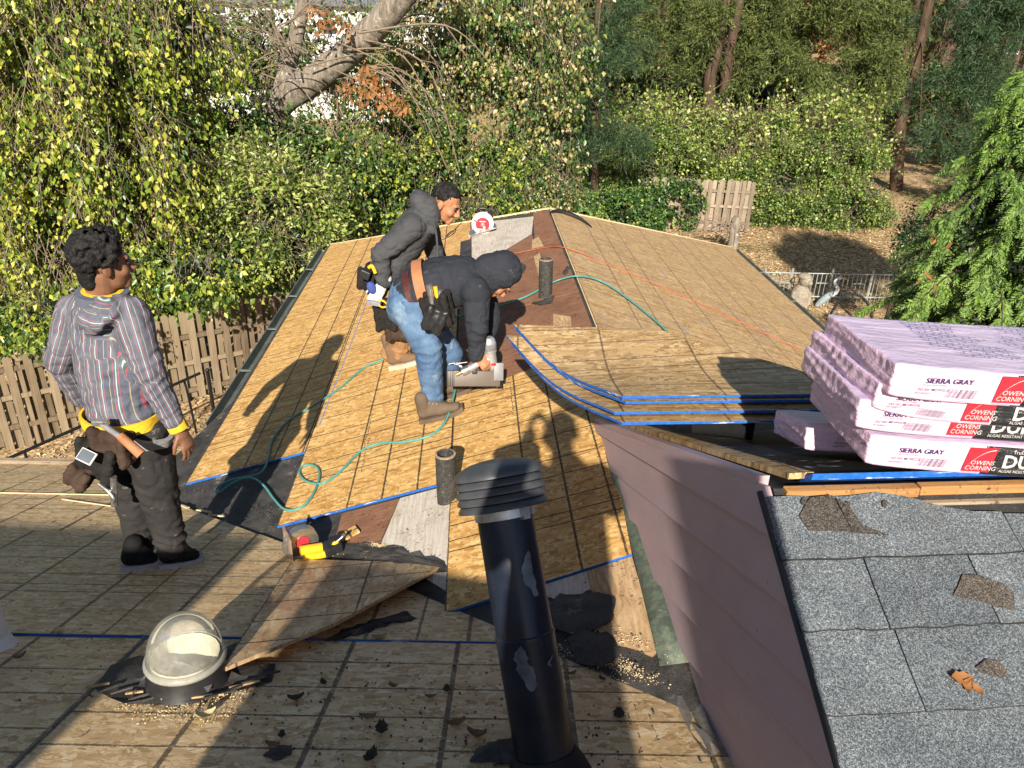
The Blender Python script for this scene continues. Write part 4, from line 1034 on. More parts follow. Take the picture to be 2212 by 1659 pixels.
def bundle(lab, flb, yaw, tilt, L=.98, D=.40, Hh=.092, blk=.30, seed=1, lift=.02, print_u=.10, skew=0.0):
    Mb = Matrix.Translation(flb) @ Matrix.Rotation(yaw, 4, 'Z') @ Matrix.Rotation(tilt, 4, 'X')
    t = thing('shingle_bundle', lab, 'shingle bundle', M=Mb, group='pink shingle bundles'); r_ = random.Random(seed)
    nx, ny, nz = 44, 64, 14; V = []; idx = {}; F = []; mi = []
    def bendz(x): return lift*max(0, 1-x/.22)**2-.006*math.sin(max(0, x-.2)*4)
    def pt(i, j, k):
        if (i, j, k) in idx: return idx[(i, j, k)]
        x, y, z = i/nx*L, j/ny*D, k/nz*Hh
        rd = .009; cx_ = min(max(x, rd), L-rd); cy_ = min(max(y, rd), D-rd); cz = min(max(z, rd), Hh-rd)
        d = Vector((x-cx_, y-cy_, z-cz)); 
        if d.length > 1e-9 and (abs(d.x) > 1e-9)+(abs(d.y) > 1e-9)+(abs(d.z) > 1e-9) > 1: d = d.normalized()*rd
        p = Vector((cx_, cy_, cz))+d
        nn = mnoise.noise(Vector((x*9+seed, y*9, z*14)))
        if i == 0:                                     # gathered film on the short end
            wv = math.sin(y*150+6*mnoise.noise(Vector((y*6, z*20, seed)))+z*90)
            p.x += .0014*wv*(.3+abs(mnoise.noise(Vector((y*10, z*10, seed+3)))))+.006*mnoise.noise(Vector((y*7, z*9, seed)))-.004*math.exp(-((z-Hh*.55-.012*math.sin(y*14+seed))/.006)**2)
        elif j == 0:
            p.y += .0025*nn*(1 if x < print_u*.8 else .35)+.0015*mnoise.noise(Vector((x*30, z*60, seed)))*(1 if x < .07 else .2)
        elif k == nz: p.z += .0022*nn+.0012*mnoise.noise(Vector((x*4, y*55, seed)))
        if x < .05: p.z += .0016*mnoise.noise(Vector((y*16, seed, z*20)))
        p.z += bendz(x); p.x += skew*y
        idx[(i, j, k)] = len(V); V.append(p); return idx[(i, j, k)]
    def bl(u): return u > blk
    for i in range(nx):
        for k in range(nz):
            F.append((pt(i, 0, k), pt(i+1, 0, k), pt(i+1, 0, k+1), pt(i, 0, k+1))); mi.append(2 if (i+.5)/nx*L > blk+.006*math.sin(k*1.3) else 0)
            F.append((pt(i, ny, k), pt(i, ny, k+1), pt(i+1, ny, k+1), pt(i+1, ny, k))); mi.append(0)
        for j in range(ny):
            F.append((pt(i, j, nz), pt(i+1, j, nz), pt(i+1, j+1, nz), pt(i, j+1, nz))); mi.append(1)
            F.append((pt(i, j, 0), pt(i, j+1, 0), pt(i+1, j+1, 0), pt(i+1, j, 0))); mi.append(0)
    for j in range(ny):
        for k in range(nz):
            F.append((pt(0, j, k), pt(0, j, k+1), pt(0, j+1, k+1), pt(0, j+1, k))); mi.append(0)
            F.append((pt(nx, j, k), pt(nx, j+1, k), pt(nx, j+1, k+1), pt(nx, j, k+1))); mi.append(0)
    obj('wrap', mesh('wrap', V, F, [M_PINK, M_PINKT, M_PINKG], True, mi), t, Mb)
    FA = basis((0, 0, 0), (1, 0, 0), (0, 0, 1), (0, -1, 0))      # text lies on the front face
    def put(name, VF, u, z, mat, sc=1, d=.0040):
        V2 = [Vector((p[0]*sc+u, -d, p[1]*sc+z+bendz(u))) for p in VF[0]]
        obj(name, mesh(name, V2, VF[1], [mat]), t, Mb)
    pu = print_u
    put('lettering', text_me('SIERRA GRAY', .0185, .12, .012), pu, Hh*.56, M_INK)
    put('lettering', text_me('Duration Series Shingles', .006, .1), pu-.006, Hh*.475, M_INKG)
    put('lettering', text_me('253 001 MOWI218', .0095, .1, .01), pu-.016, Hh*.31, M_INKG)
    put('lettering', text_me('MIDWEST', .0085, .1, .0), pu-.020, Hh*.19, M_INKG)
    bc = MB(); x = pu+.052; rb = random.Random(4)
    while x < pu+.118:
        w_ = rb.choice((.001, .0016, .0026)); bc.add([(x, -.0040, Hh*.18+bendz(x)), (x+w_, -.0040, Hh*.18+bendz(x)), (x+w_+.008, -.0040, Hh*.45+bendz(x)), (x+.008, -.0040, Hh*.45+bendz(x))], [(0, 1, 2, 3)]); x += w_+rb.choice((.0014, .002, .003))
    bc.obj('barcode', [M_INKG], t, Mb)
    u = pu+.165; s = .068
    lg = MB(); lg.add([(u, -.0040, .010), (u+s, -.0040, .010), (u+s+.009, -.0040, .010+s), (u+.009, -.0040, .010+s)], [(0, 1, 2, 3)]); lo = lg.obj('logo_panel', [M_REDINK], t, Mb)
    V2 = []; F2 = []
    for i in range(13):
        q_ = i/12; x = u+.001+q_*(s+.002); z = .012+.032+(s-.040)*math.sin(q_*1.45)**.9*1.0-.03*(1-q_)**2
        V2 += [(x, -.0052, z), (x+.001, -.0052, z+.0016)]
    F2 = [(2*i, 2*i+2, 2*i+3, 2*i+1) for i in range(12)]
    obj('logo_arc', mesh('logo_arc', V2, F2, [M_WHITEINK]), t, Mb)
    put('lettering', text_me('OWENS', .0165, .2, .006), u+.016, .032, M_WHITEINK, d=.0052); put('lettering', text_me('CORNING', .0165, .2, .006), u+.005, .0165, M_WHITEINK, d=.0052)
    ub = blk+.02
    put('lettering', text_me('TruDefinition', .013, 0, .01), ub+.045, Hh*.80, M_WHITEINK); put('lettering', text_me('DURATION', .050, 0, .028), ub+.025, Hh*.33, M_WHITEINK); put('lettering', text_me('ALGAE RESISTANT SHINGLES', .0105, 0, .006), ub+.022, Hh*.17, M_WHITEINK)
    return t
YB = 1.70
bundle('bottom pink shingle bundle of the stack on the dormer ridge', Vector(aty(1866, 1011, YB)), -.045, -.05, blk=.290, seed=1, print_u=.075, lift=.010, Hh=.086, skew=-.06)
bundle('second pink shingle bundle from the bottom of the stack', Vector(aty(1846, 936, YB)), -.035, -.05, blk=.280, seed=2, print_u=.058, lift=.014, Hh=.080, skew=-.05)
bundle('third pink shingle bundle, its label half covered by the top one', Vector(aty(1879, 905, YB-.012)), -.05, -.045, blk=.288, seed=3, print_u=.050, lift=.028, Hh=.070, skew=-.10)
bundle('topmost pink shingle bundle with printed top on the stack', Vector(aty(1916, 866, YB-.045)), -.03, -.055, blk=.300, seed=4, print_u=.078, lift=.012, Hh=.084, skew=-.07)
bundle('lone pink shingle bundle lying behind the stack on the black underlayment', Vector(aty(1738, 973, 2.02)), -.06, -.36, blk=.4, seed=5, D=.34, lift=.0, Hh=.085)

# ---- hoses and cords
def hose(name, pts, r, mat, lab, cat, k=6):
    c = bez(pts, k); return tag(sm(obj(name, MB().tube(c, r, 8).me(name, [mat])), 60), lab, cat)
hz = .028
hp = [(1003, 802), (990, 850), (968, 912), (935, 946), (880, 962), (820, 966), (778, 984), (738, 1025), (700, 1052), (668, 1050), (650, 1036), (650, 1020), (668, 1012), (688, 1020), (690, 1044), (672, 1085), (645, 1108), (615, 1108), (592, 1085), (572, 1058), (545, 1040), (510, 1048), (474, 1072), (470, 1062), (500, 1045), (545, 1036), (568, 1026), (580, 1000), (590, 958), (625, 915), (680, 882), (735, 845), (785, 803), (835, 780), (880, 760), (920, 735), (960, 700), (1010, 685), (1070, 670), (1130, 650), (1170, 630), (1205, 612)]
P = []
for i, (x, y) in enumerate(hp):
    h = hz if i > 2 else (.20, .12, .045)[i]
    q = onL(x, y, h)
    if i < 1: q = Vector(aty(x, y, 4.33))
    n_ = onN(x, y, hz)
    if 9 < i < 30 and (n_-Vector(EYE)).length < (q-Vector(EYE)).length: q = n_
    P.append(q)
P += [onR(x, y, hz+.012) for x, y in ((1250, 606), (1300, 618), (1360, 658), (1425, 712), (1450, 740))]
hose('air_hose', P, .0075, M_HOSE, 'teal air hose snaking from the nail gun over the roof', 'hose')
P = [onL(x, y, .02) for x, y in ((1040, 566), (1075, 558), (1130, 548), (1185, 538))]+[onR(x, y, .024) for x, y in ((1222, 541), (1300, 570), (1400, 612), (1500, 656), (1600, 702), (1730, 760))]
hose('extension_cord', P, .0046, M_CORD, 'orange extension cord crossing the ridge', 'cord')
P = [onL(x, y, .018) for x, y in ((1022, 478), (1000, 483), (985, 497), (965, 515), (972, 505), (985, 500), (975, 512), (950, 524))]
hose('saw_cord', P, .007, M_BLACKR, 'black power cord looping from the far saw', 'cord')

# ---- circular saw standing on the ridge deck
p = onL(1041, 507); Ms = axis_frame(p, (0.05, -.05, 1), (1, .05, .2)) @ T(0, 0, .0)
st = thing('circular_saw', 'white guarded corded circular saw with red disc on the far deck', 'saw', M=Ms)
R_ = .105
def disc(mb, r, y0, y1, z, m=0, n=28, a0=0, a1=6.2832, x=0):
    P_ = [(x+r*math.cos(a), z+r*math.sin(a)) for a in np.linspace(a0, a1, n+1)[:(n if a1 > 6.28 else n+1)]]
    V = [(a, y0, b) for a, b in P_]+[(a, y1, b) for a, b in P_]; k = len(P_)
    mb.add(V, [tuple(range(k)), tuple(range(k, 2*k))[::-1]]+[(i, i+k, (i+1) % k+k, (i+1) % k) for i in range(k)], m)
mb = MB(); disc(mb, R_*1.15, -.02, .02, .135); sm(mb.obj('blade_guard', [M_WHITEB], st, Ms), 40)
mb = MB(); disc(mb, R_*.74, -.026, -.0195, .125); sm(mb.obj('label_disc', [M_RED], st, Ms), 40)
mb = MB(); disc(mb, .022, -.036, -.024, .125); disc(mb, .010, -.042, -.030, .125); sm(mb.obj('blade_bolt', [M_STEEL], st, Ms), 40)
mb = MB(); mb.box((-.055, -.0285, .06), (.02, -.026, .075)); mb.box((.012, -.0285, .055), (.03, -.026, .105)); mb.box((-.035, -.0285, .155), (.03, -.026, .163)); mb.obj('label_print', [M_WHITEINK], st, Ms)
V_, F_ = text_me('DEWALT', .022, 0, .01, 'CENTER'); obj('lettering', mesh('lettering', [(v[0], -.0215, v[1]+.215) for v in V_], F_, [M_BLACKP]), st, Ms)
sm(MB().box((-.15, -.07, -.004), (.16, .10, .004), 0, T(0, 0, .052) @ Matrix.Rotation(-.35, 4, 'Y'), .002).obj('base_plate', [M_STEEL], st, Ms), 30)
sm(MB().box((-.10, .02, .10), (.05, .16, .20), 0, None, .02).obj('motor', [M_YELLOW], st, Ms), 30)
sm(MB().tube(bez([(-.06, .06, .20), (-.04, .06, .275), (.05, .06, .27), (.10, .06, .18)], 6), .018, 10).obj('handle', [M_BLACKP], st, Ms), 60)
sm(MB().tube([(-.06, -.03, .155), (-.10, -.035, .175)], .010, 8).obj('guard_lever', [M_STEEL], st, Ms), 60)
sm(MB().box((-.14, -.035, .02), (.05, -.015, .05), 0, Matrix.Rotation(-.35, 4, 'Y'), .004).obj('lower_guard', [M_WHITEB], st, Ms), 30)

# ---- cordless saw at the valley, plate on edge
p = onN(632, 1222, .0)
fx = Vector((.86, .50, .0)).normalized(); Ms = basis(p, fx, Vector((0, 0, 1)).cross(fx), (0, 0, 1))
st = thing('cordless_saw', 'yellow cordless circular saw resting on edge in the valley', 'saw', M=Ms)
# local: base plate faces the eye-left; body extends along +x
mb = MB()
for (lo, hi) in (((-.004, -.02, .0), (.003, .125, .035)), ((-.004, -.02, .035), (.003, .005, .15)), ((-.004, .10, .035), (.003, .125, .15)), ((-.004, -.02, .15), (.003, .125, .165)), ((-.004, .005, .035), (.003, .035, .15))): mb.box(lo, hi)
sm(mb.obj('base_plate', [M_STEELR], st, Ms), 30)
mb = MB(); k = 18
for i, a in enumerate(np.linspace(-.3, 2.9, k)): pass
P_ = [(.07+.082*math.cos(a), .082*math.sin(a)+.085) for a in np.linspace(-.5, 3.4, k)]
V = [(x, .045, z) for x, z in P_]+[(x, .085, z) for x, z in P_]; V += [(.07, .045, .07), (.07, .085, .07)]
F = [(i, i+1, k+i+1, k+i) for i in range(k-1)]+[(2*k, i+1, i) for i in range(k-1)]+[(2*k+1, k+i, k+i+1) for i in range(k-1)]
mb.add(V, F); sm(mb.obj('blade_guard', [M_STEEL], st, Ms), 50)
mb = MB(); disc(mb, .072, .058, .062, .075, x=.04); sm(mb.obj('blade', [M_STEEL], st, Ms), 40)
mb = MB(); disc(mb, .034, .040, .046, .09, x=.07); sm(mb.obj('red_ring', [M_RED], st, Ms), 40)
sm(MB().tube([(.045, .0, .075), (.15, -.01, .065)], [.026, .026], 14).obj('motor', [M_YELLOW], st, Ms), 40)
sm(MB().tube(bez([(.06, -.01, .05), (.13, -.02, .03), (.20, -.02, .055), (.22, -.015, .09)], 5), [.024]*15+[.02], 10).obj('handle', [M_YELLOW], st, Ms), 60)
sm(MB().box((.16, -.055, .0), (.25, .02, .05), 0, Matrix.Rotation(-.15, 4, 'Y'), .008).obj('battery', [M_BLACKP], st, Ms), 30)
sm(MB().box((.19, -.03, .05), (.245, .015, .10), 0, None, .006).obj('grip_cap', [M_BLACKP], st, Ms), 30)
sm(MB().tube(bez([(.22, -.03, .09), (.26, -.03, .115), (.27, -.0, .10), (.25, .0, .08)], 4), .005, 6).obj('rafter_hook', [M_STEEL], st, Ms), 60)
# ================================================================== the yard and everything behind the house
def _litter():
    m = NT('leaf_litter'); v = m.coord()
    a = m.n('TexVoronoi', feature='F1', _Scale=11.0); m.set(a, 'Vector', v); b = m.n('TexVoronoi', feature='F1', _Scale=23.0); m.set(b, 'Vector', v)
    ca = m.n('SeparateColor', _0=a.outputs['Color']).outputs[0]; cb = m.n('SeparateColor', _0=b.outputs['Color']).outputs[1]
    f = m.math('ADD', m.math('MULTIPLY', ca, .5), m.math('MULTIPLY', cb, .5))
    c = m.ramp(f, [(.15, (.14, .085, .045)), (.4, (.34, .225, .115)), (.62, (.50, .36, .20)), (.85, (.62, .48, .30))])
    big = m.noise(v, .35, 4, .6)
    grass = m.ramp(m.noise(v, 30, 3, .7), [(.3, (.05, .07, .02)), (.7, (.14, .15, .05))])
    c = m.mix(m.math('MULTIPLY', m.step(big, .52, .66), m.step(ca, .35, .5)), c, grass)
    c = m.mix(m.math('MULTIPLY', m.step(m.noise(v, .9, 3), .58, .7), .6), c, (.10, .07, .045))
    return m.bsdf(c, .9, 0, m.bump(f, .8, .05), .15)
def terrain(x, y):
    r = max(0.0, y-34); h = .030*r+.00025*r*r
    h += .35*mnoise.noise(Vector((x*.06, y*.06, 0)))*min(1, max(0, (y-24)/20))
    if y < 13.5: h -= .0
    h -= .55*max(0, min(1, (-5-x)/4))*max(0, min(1, (16-y)/3))
    return h
nx, ny = 70, 110
xs = np.linspace(-110, 130, nx); ys = np.concatenate([np.linspace(-40, 8, 14), np.linspace(10, 60, 60), np.linspace(62, 260, ny-74)])
V = [(x, y, terrain(x, y)) for y in ys for x in xs]
F = [(j*nx+i, j*nx+i+1, (j+1)*nx+i+1, (j+1)*nx+i) for j in range(ny-1) for i in range(nx-1)]
tag(obj('ground', mesh('ground', V, F, [_litter()], True)), 'leaf strewn lawn rising gently behind the house', None, None, 'structure')

L_GAPSHADE = leaf_mat('leaf_gap_shade', [(.004, .010, .004), (.008, .020, .007), (.014, .032, .010)], .05, .5)  # very dark leaf tones that paint in the shade inside crowns
# ---- foliage engine
def leaf_geo(C, A, N, L, W, fold=.25):
    """C centres, A axis, N normal (unit-ish), L/W per leaf -> rhombic folded leaves"""
    A = A/np.maximum(np.linalg.norm(A, axis=1, keepdims=True), 1e-6)
    S = np.cross(A, N); S = S/np.maximum(np.linalg.norm(S, axis=1, keepdims=True), 1e-6); N = np.cross(S, A)
    L = L[:, None]; W = W[:, None]
    b = C; t = C+A*L; m = C+A*L*.45
    l = m+S*W*.5+N*W*fold; r = m-S*W*.5+N*W*fold
    n = len(C); V = np.stack([b, l, t, r], 1).reshape(-1, 3); k = np.arange(n)[:, None]*4
    F = np.concatenate([k+np.array([[0, 2, 1]]), k+np.array([[0, 3, 2]])], 1).reshape(-1, 3)
    return V, F
def unit(g, n):
    v = g.normal(size=(n, 3)); return v/np.linalg.norm(v, axis=1, keepdims=True)
def E_(px, py, D, rx, ry, rz):
    s = D/FPX*1.02; return (np.array(aty(px, py, D)), np.array([rx*s, rz, ry*s*1.02]))
def sample_twigs(ells, n, g, deep=.30, face=True, gap=-.10, gf=1.15):
    wts = np.array([e[1][0]*e[1][2] for e in ells]); wts = wts/wts.sum()
    idx = g.choice(len(ells), size=n*3, p=wts); C = np.array([e[0] for e in ells])[idx]; R = np.array([e[1] for e in ells])[idx]
    d = unit(g, n*3)
    P0_ = C+d*R
    nz = np.array([mnoise.noise(Vector(q)*gf)+.5*mnoise.noise(Vector(q)*gf*2.4) for q in P0_])
    keep = nz > gap
    if face: keep &= (d[:, 1] < .25) | (g.random(n*3) < .25)
    d, C, R = d[keep][:n], C[keep][:n], R[keep][:n]
    r = 1-np.abs(g.normal(size=(len(d), 1)))*deep
    lump = 1+.34*np.array([mnoise.noise(Vector(q)) for q in (d*2.3+C*.7)])[:, None]
    P = C+d*R*r*lump
    P[:, 2] = np.maximum(P[:, 2], .15)
    return P, d
def twig_geo(P0, P1, r):
    n = len(P0); d = P1-P0; a = np.cross(d, [0.3, .2, .9]); a /= np.maximum(np.linalg.norm(a, axis=1, keepdims=True), 1e-6); b = np.cross(d, a); b /= np.maximum(np.linalg.norm(b, axis=1, keepdims=True), 1e-6)
    ring = []
    for P, k in ((P0, 1.0), (P1, .5)):
        for t in (0, 2.094, 4.189): ring.append(P+(a*math.cos(t)+b*math.sin(t))*(r*k))
    V = np.stack(ring, 1).reshape(-1, 3); q = np.arange(n)[:, None]*6
    F = np.concatenate([q+np.array([[0, 1, 4, 3]]), q+np.array([[1, 2, 5, 4]]), q+np.array([[2, 0, 3, 5]])], 1).reshape(-1, 4)
    return V, F
def plant(name, lab, cat, ells, mats, n, k=7, L=.085, W=.052, droop=.5, spread=.28, seed=0, base=None, trunk_r=.10, twig=.3, twig_r=.008, deep=.30, group=None, M_T=None, fold=.25, stems=4, core=.35, gap=-.10, gf=1.15):
    """a leafy tree or shrub: trunk + limbs, twigs, crown(s). mats: list of (leaf material, weight)"""
    g = np.random.default_rng(seed+11)
    cen = np.mean([e[0] for e in ells], 0)
    if base is None: base = np.array([cen[0], cen[1]+.2, terrain(cen[0], cen[1])])
    t = thing(name, lab, cat, base, group=group)
    mb = MB(); bt = M_T or M_BARKD
    for i in range(stems):
        e = ells[i % len(ells)]; top = e[0]+np.array([0, .1, e[1][2]*.3])
        j = g.normal(size=3)*.15; mid = (base+top)/2+np.array([j[0]*2, j[1], 0])
        pts = bez([base+np.array([j[0], j[1]*.5, -.1]), mid, top], 5); r0 = trunk_r*(1 if i == 0 else .55)
        mb.tube(pts, [r0*(1-.75*q/(len(pts)-1)) for q in range(len(pts))], 7)
    sm(mb.obj('trunk', [bt], t), 60)
    P, d = sample_twigs(ells, n, g, deep, True, gap, gf)
    n = len(P)
    D = d*.55+unit(g, n)*.6; D[:, 2] -= droop; D /= np.linalg.norm(D, axis=1, keepdims=True)
    ln = spread*(.6+.8*g.random((n, 1)))
    if twig > 0:
        q = g.random(n) < twig
        V, F = twig_geo(P[q]-D[q]*ln[q]*1.2+np.array([0, 0, .05]), P[q]+D[q]*ln[q], twig_r); tag(obj('twigs', mesh('twigs', V, F, [M_TWIG]), t), None, None, None, 'stuff')
    pick = g.choice(len(mats), size=n, p=np.array([m_[1] for m_ in mats])/sum(m_[1] for m_ in mats))
    for mi_, (mt, _) in enumerate(mats):
        s = pick == mi_
        if not s.any(): continue
        p_, D_, l_ = P[s], D[s], ln[s]; m_ = len(p_)
        tt = np.tile(np.linspace(0.02, 1, k), m_)[:, None]; pr = np.repeat(p_, k, 0); Dr = np.repeat(D_, k, 0); lr = np.repeat(l_, k, 0)
        C = pr+Dr*lr*tt+g.normal(size=(m_*k, 3))*spread*.16
        A = Dr*.3+unit(g, m_*k)*.75; A[:, 2] -= droop*.9
        N = unit(g, m_*k)*.75+np.array([0, -.55, .75])
        sz = .42+1.05*g.random(m_*k)**1.4
        V, F = leaf_geo(C, A, N, L*sz, W*sz, fold); obj('crown', mesh('crown', V, F, [mt]), t)
    if core > 0:                                   # near-black leaves whose colour stands in for shade in the crown gaps
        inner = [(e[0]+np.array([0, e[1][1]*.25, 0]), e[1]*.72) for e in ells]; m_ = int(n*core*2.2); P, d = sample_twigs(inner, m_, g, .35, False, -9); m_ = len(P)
        V, F = leaf_geo(P, unit(g, m_), unit(g, m_)+np.array([0, -.5, .4]), L*1.7*(.6+.7*g.random(m_)), W*1.9*(.6+.7*g.random(m_)), fold); obj('inner_shade_leaves', mesh('inner_shade_leaves', V, F, [L_GAPSHADE]), t)
    return t
def base_at(px, D): p = aty(px, 400, D); return np.array([p[0], D, terrain(p[0], D)])

# ---- fences
def _fencewood(name, lo, hi):
    m = NT(name); v = m.coord(); oi = m.n('ObjectInfo').outputs['Random']
    n = m.noise(m.mapping(v, (30, 30, 1.6)), 1, 6, .7); b = m.noise(v, 2, 3)
    f = m.math('ADD', m.math('ADD', m.math('MULTIPLY', n, .7), m.math('MULTIPLY', b, .3)), m.math('MULTIPLY', m.math('SUBTRACT', oi, .5), .35))
    c = m.ramp(f, [(.25, lo), (.75, hi)])
    return m.bsdf(c, .85, 0, m.bump(n, .5, .006), .15)
M_FEN = _fencewood('shaded_weathered_picket', (.085, .062, .040), (.27, .21, .14)); M_FENG = _fencewood('grey_picket', (.13, .10, .075), (.36, .295, .225))  # shade on the left fence is put into its darker picket tones
def picket_fence(name, lab, A, B, hgt, wdt, pitch, mat, seed, railz=(.35, .95, 1.5), zoff=0.0):
    A, B = Vector(A), Vector(B); d = (B-A); L = d.length; d.normalize(); nrm_ = Vector((d.y, -d.x, 0))
    if nrm_.y > 0: nrm_ = -nrm_
    t = thing(name, lab, 'fence', A); r_ = random.Random(seed); me = None
    n = int(L/pitch)
    pk_ = MB().prism([(-wdt/2, 0), (wdt/2, 0), (wdt/2, hgt-.045), (wdt/2-.03, hgt), (-wdt/2+.03, hgt), (-wdt/2, hgt-.045)], -.009, .009, 0, None, Matrix.Rotation(math.pi/2, 4, 'X')).me('picket', [mat])
    for i in range(n):
        s = (i+.5)*pitch; p = A+d*s; front = (i % 2 == 0); gz = terrain(p.x, p.y)+zoff
        M = basis((p.x, p.y, gz+.04+r_.uniform(-.03, .03)), d, -nrm_, (0, 0, 1)) @ T(0, (-.045 if front else .045), 0) @ Matrix.Rotation(r_.uniform(-.022, .022), 4, 'Y')
        obj('picket', pk_, t, M)
    for z in railz:
        a, b = A+d*0, B; mb = MB(); mb.box((0, -.034, z-.045), (L, .034, z+.045), 0, basis((A.x, A.y, terrain(A.x, A.y)+zoff), Vector((d.x, d.y, (terrain(B.x, B.y)-terrain(A.x, A.y))/L)).normalized(), -nrm_, (0, 0, 1))); mb.obj('rail', [mat], t)
    for i in range(int(L/2.4)+1):
        p = A+d*min(L-.1, i*2.4+.05); MB().box((p.x-.045, p.y-.02, terrain(p.x, p.y)+zoff-.1), (p.x+.045, p.y+.07, terrain(p.x, p.y)+zoff+hgt-.1)).obj('post', [mat], t)
    return t
picket_fence('picket_fence', 'long weathered board fence running behind the left eave', (-11.2, 11.55, 0), (-2.3, 16.1, 0), 1.85, .135, .158, M_FEN, 1)
picket_fence('picket_fence', 'short grey board fence half smothered in ivy beyond the ridge', (4.9, 28.75, 0), (8.75, 28.6, 0), 1.85, .14, .150, M_FENG, 2)
# black chain-link gate fence by the eave
ch = thing('chain_link_fence', 'black chain link fence with pipe rail below the board fence', 'fence', (-5.5, 12.5, 0))
rails = [((-8.1, 8.0, 1.22-.5), (-5.53, 12.56, 1.22)), ((-5.53, 12.56, 1.22), (-4.2, 14.6, 1.22))]
a, b = Vector(atz(-10, 1003, .95)), Vector(atz(432, 806, 1.18)); M_CH = plain('black_pipe', (.016, .016, .018), .4, .3, .4, .2, 30, .15)
sm(MB().tube([a, b], .026, 8).obj('top_rail', [M_CH], ch), 60)
pt_ = Vector(atz(448, 800, 1.25)); sm(MB().tube([(pt_.x, pt_.y, -.1), pt_], .034, 10).obj('post', [M_CH], ch), 60); sm(MB().ball(pt_, .042).obj('post_cap', [M_CH], ch), 60)
c_ = Vector(atz(395, 822, 1.12)); sm(MB().tube(bez([c_, c_+Vector((.03, .02, -.15)), c_+Vector((.06, .05, -1.1))], 3), .022, 8).obj('gate_stile', [M_CH], ch), 60)
for f_ in (.12, .42, .72): q = a.lerp(b, f_); sm(MB().tube([(q.x, q.y, -.6), q], .022, 8).obj('post', [M_CH], ch), 60)
mb = MB(); d = b-a; Lc = d.length
for i in range(int(Lc/.085)):
    for sgn in (1, -1):
        s0 = i*.085; s1 = s0+sgn*1.1
        if 0 < s1 < Lc: p, q = a+d*(s0/Lc), a+d*(s1/Lc); mb.tube([p, (q.x, q.y, q.z-1.1)], .0022, 3, 0, False)
mb.obj('wire_mesh', [M_CH], ch)

# ---- white house seen through the trees
Dh = 52
wh = thing('house', 'white sided neighbouring house behind the trees at upper left', 'house', (*aty(640, 100, Dh)[:2], 0))
hx0, hx1 = aty(330, 100, Dh)[0], aty(960, 100, Dh)[0]; zt = 7.4
m_ = NT('white_clapboard'); v = m_.coord(); s_ = m_.sep(v); ly = m_.math('FRACT', m_.math('MULTIPLY', s_[2], 6.5)); M_CLAP = m_.bsdf(m_.mix(m_.step(ly, .0, .14), (.36, .37, .39), (.64, .65, .66)), .6, 0, m_.bump(ly, .6, .03), .3)
MB().box((hx0, Dh, 0), (hx1, Dh+9, zt)).obj('wall', [M_CLAP], wh)
MB().prism([(hx0-.5, zt-.2), (hx1+.5, zt-.2), (hx1+.2, zt+.1), ((hx0+hx1)/2, zt+4.6), (hx0-.2, zt+.1)], Dh-.5, Dh+9.5, 0, None, Matrix(((1, 0, 0, 0), (0, 0, 1, 0), (0, 1, 0, 0), (0, 0, 0, 1)))).obj('roof', [M_SHING], wh)
M_WIN = plain('window_glass', (.05, .06, .075), .12, 0, .6, .2, 3, .05)
for i, (px, py) in enumerate(((470, 30), (575, 20), (705, 40), (820, 30), (470, 170), (560, 150), (640, 185), (560, 235), (860, 160))):
    p = aty(px, py, Dh); w_ = .62; f_ = MB().box((p[0]-w_, Dh-.07, p[2]-.95), (p[0]+w_, Dh+.02, p[2]+.95)).obj('window', [M_WHITEB], wh)
    MB().box((p[0]-w_+.1, Dh-.09, p[2]-.85), (p[0]+w_-.1, Dh-.05, p[2]-.05)).obj('pane', [M_WIN], f_); MB().box((p[0]-w_+.1, Dh-.09, p[2]+.05), (p[0]+w_-.1, Dh-.05, p[2]+.85)).obj('pane', [M_WIN], f_)
MB().box((hx0+2, Dh-1.6, 3.1), (hx0+12, Dh-.02, 3.3)).obj('porch_roof', [M_SHING], wh)
# brick house glimpsed at upper right
br = thing('house', 'brick house glimpsed through conifers at the upper right corner', 'house', (*aty(2170, 20, 66)[:2], 0))
m_ = NT('brick_far'); v = m_.coord(); bt_ = m_.n('TexBrick', _Scale=4.0); m_.set(bt_, 'Vector', m_.mapping(v, (1, 1, 1), (1.5708, 0, 0))); bt_.inputs['Color1'].default_value = (.13, .05, .035, 1); bt_.inputs['Color2'].default_value = (.09, .036, .026, 1); bt_.inputs['Mortar'].default_value = (.15, .13, .12, 1)
M_BRK = m_.bsdf(bt_.outputs[0], .85)
q0, q1 = aty(2040, 20, 66)[0], aty(2420, 20, 66)[0]
MB().box((q0, 66, 0), (q1, 76, 8.5)).obj('wall', [M_BRK], br); MB().prism([(q0-.5, 8.4), (q1+.5, 8.4), ((q0+q1)/2, 13)], 65.5, 76.5, 0, None, Matrix(((1, 0, 0, 0), (0, 0, 1, 0), (0, 1, 0, 0), (0, 0, 0, 1)))).obj('roof', [M_SHING], br)
for px in (2110, 2190):
    p = aty(px, 90, 66); f_ = MB().box((p[0]-.6, 65.92, p[2]-.9), (p[0]+.6, 66.02, p[2]+.9)).obj('window', [M_WHITEB], br); MB().box((p[0]-.5, 65.9, p[2]-.8), (p[0]+.5, 65.95, p[2]+.8)).obj('pane', [M_WIN], f_)

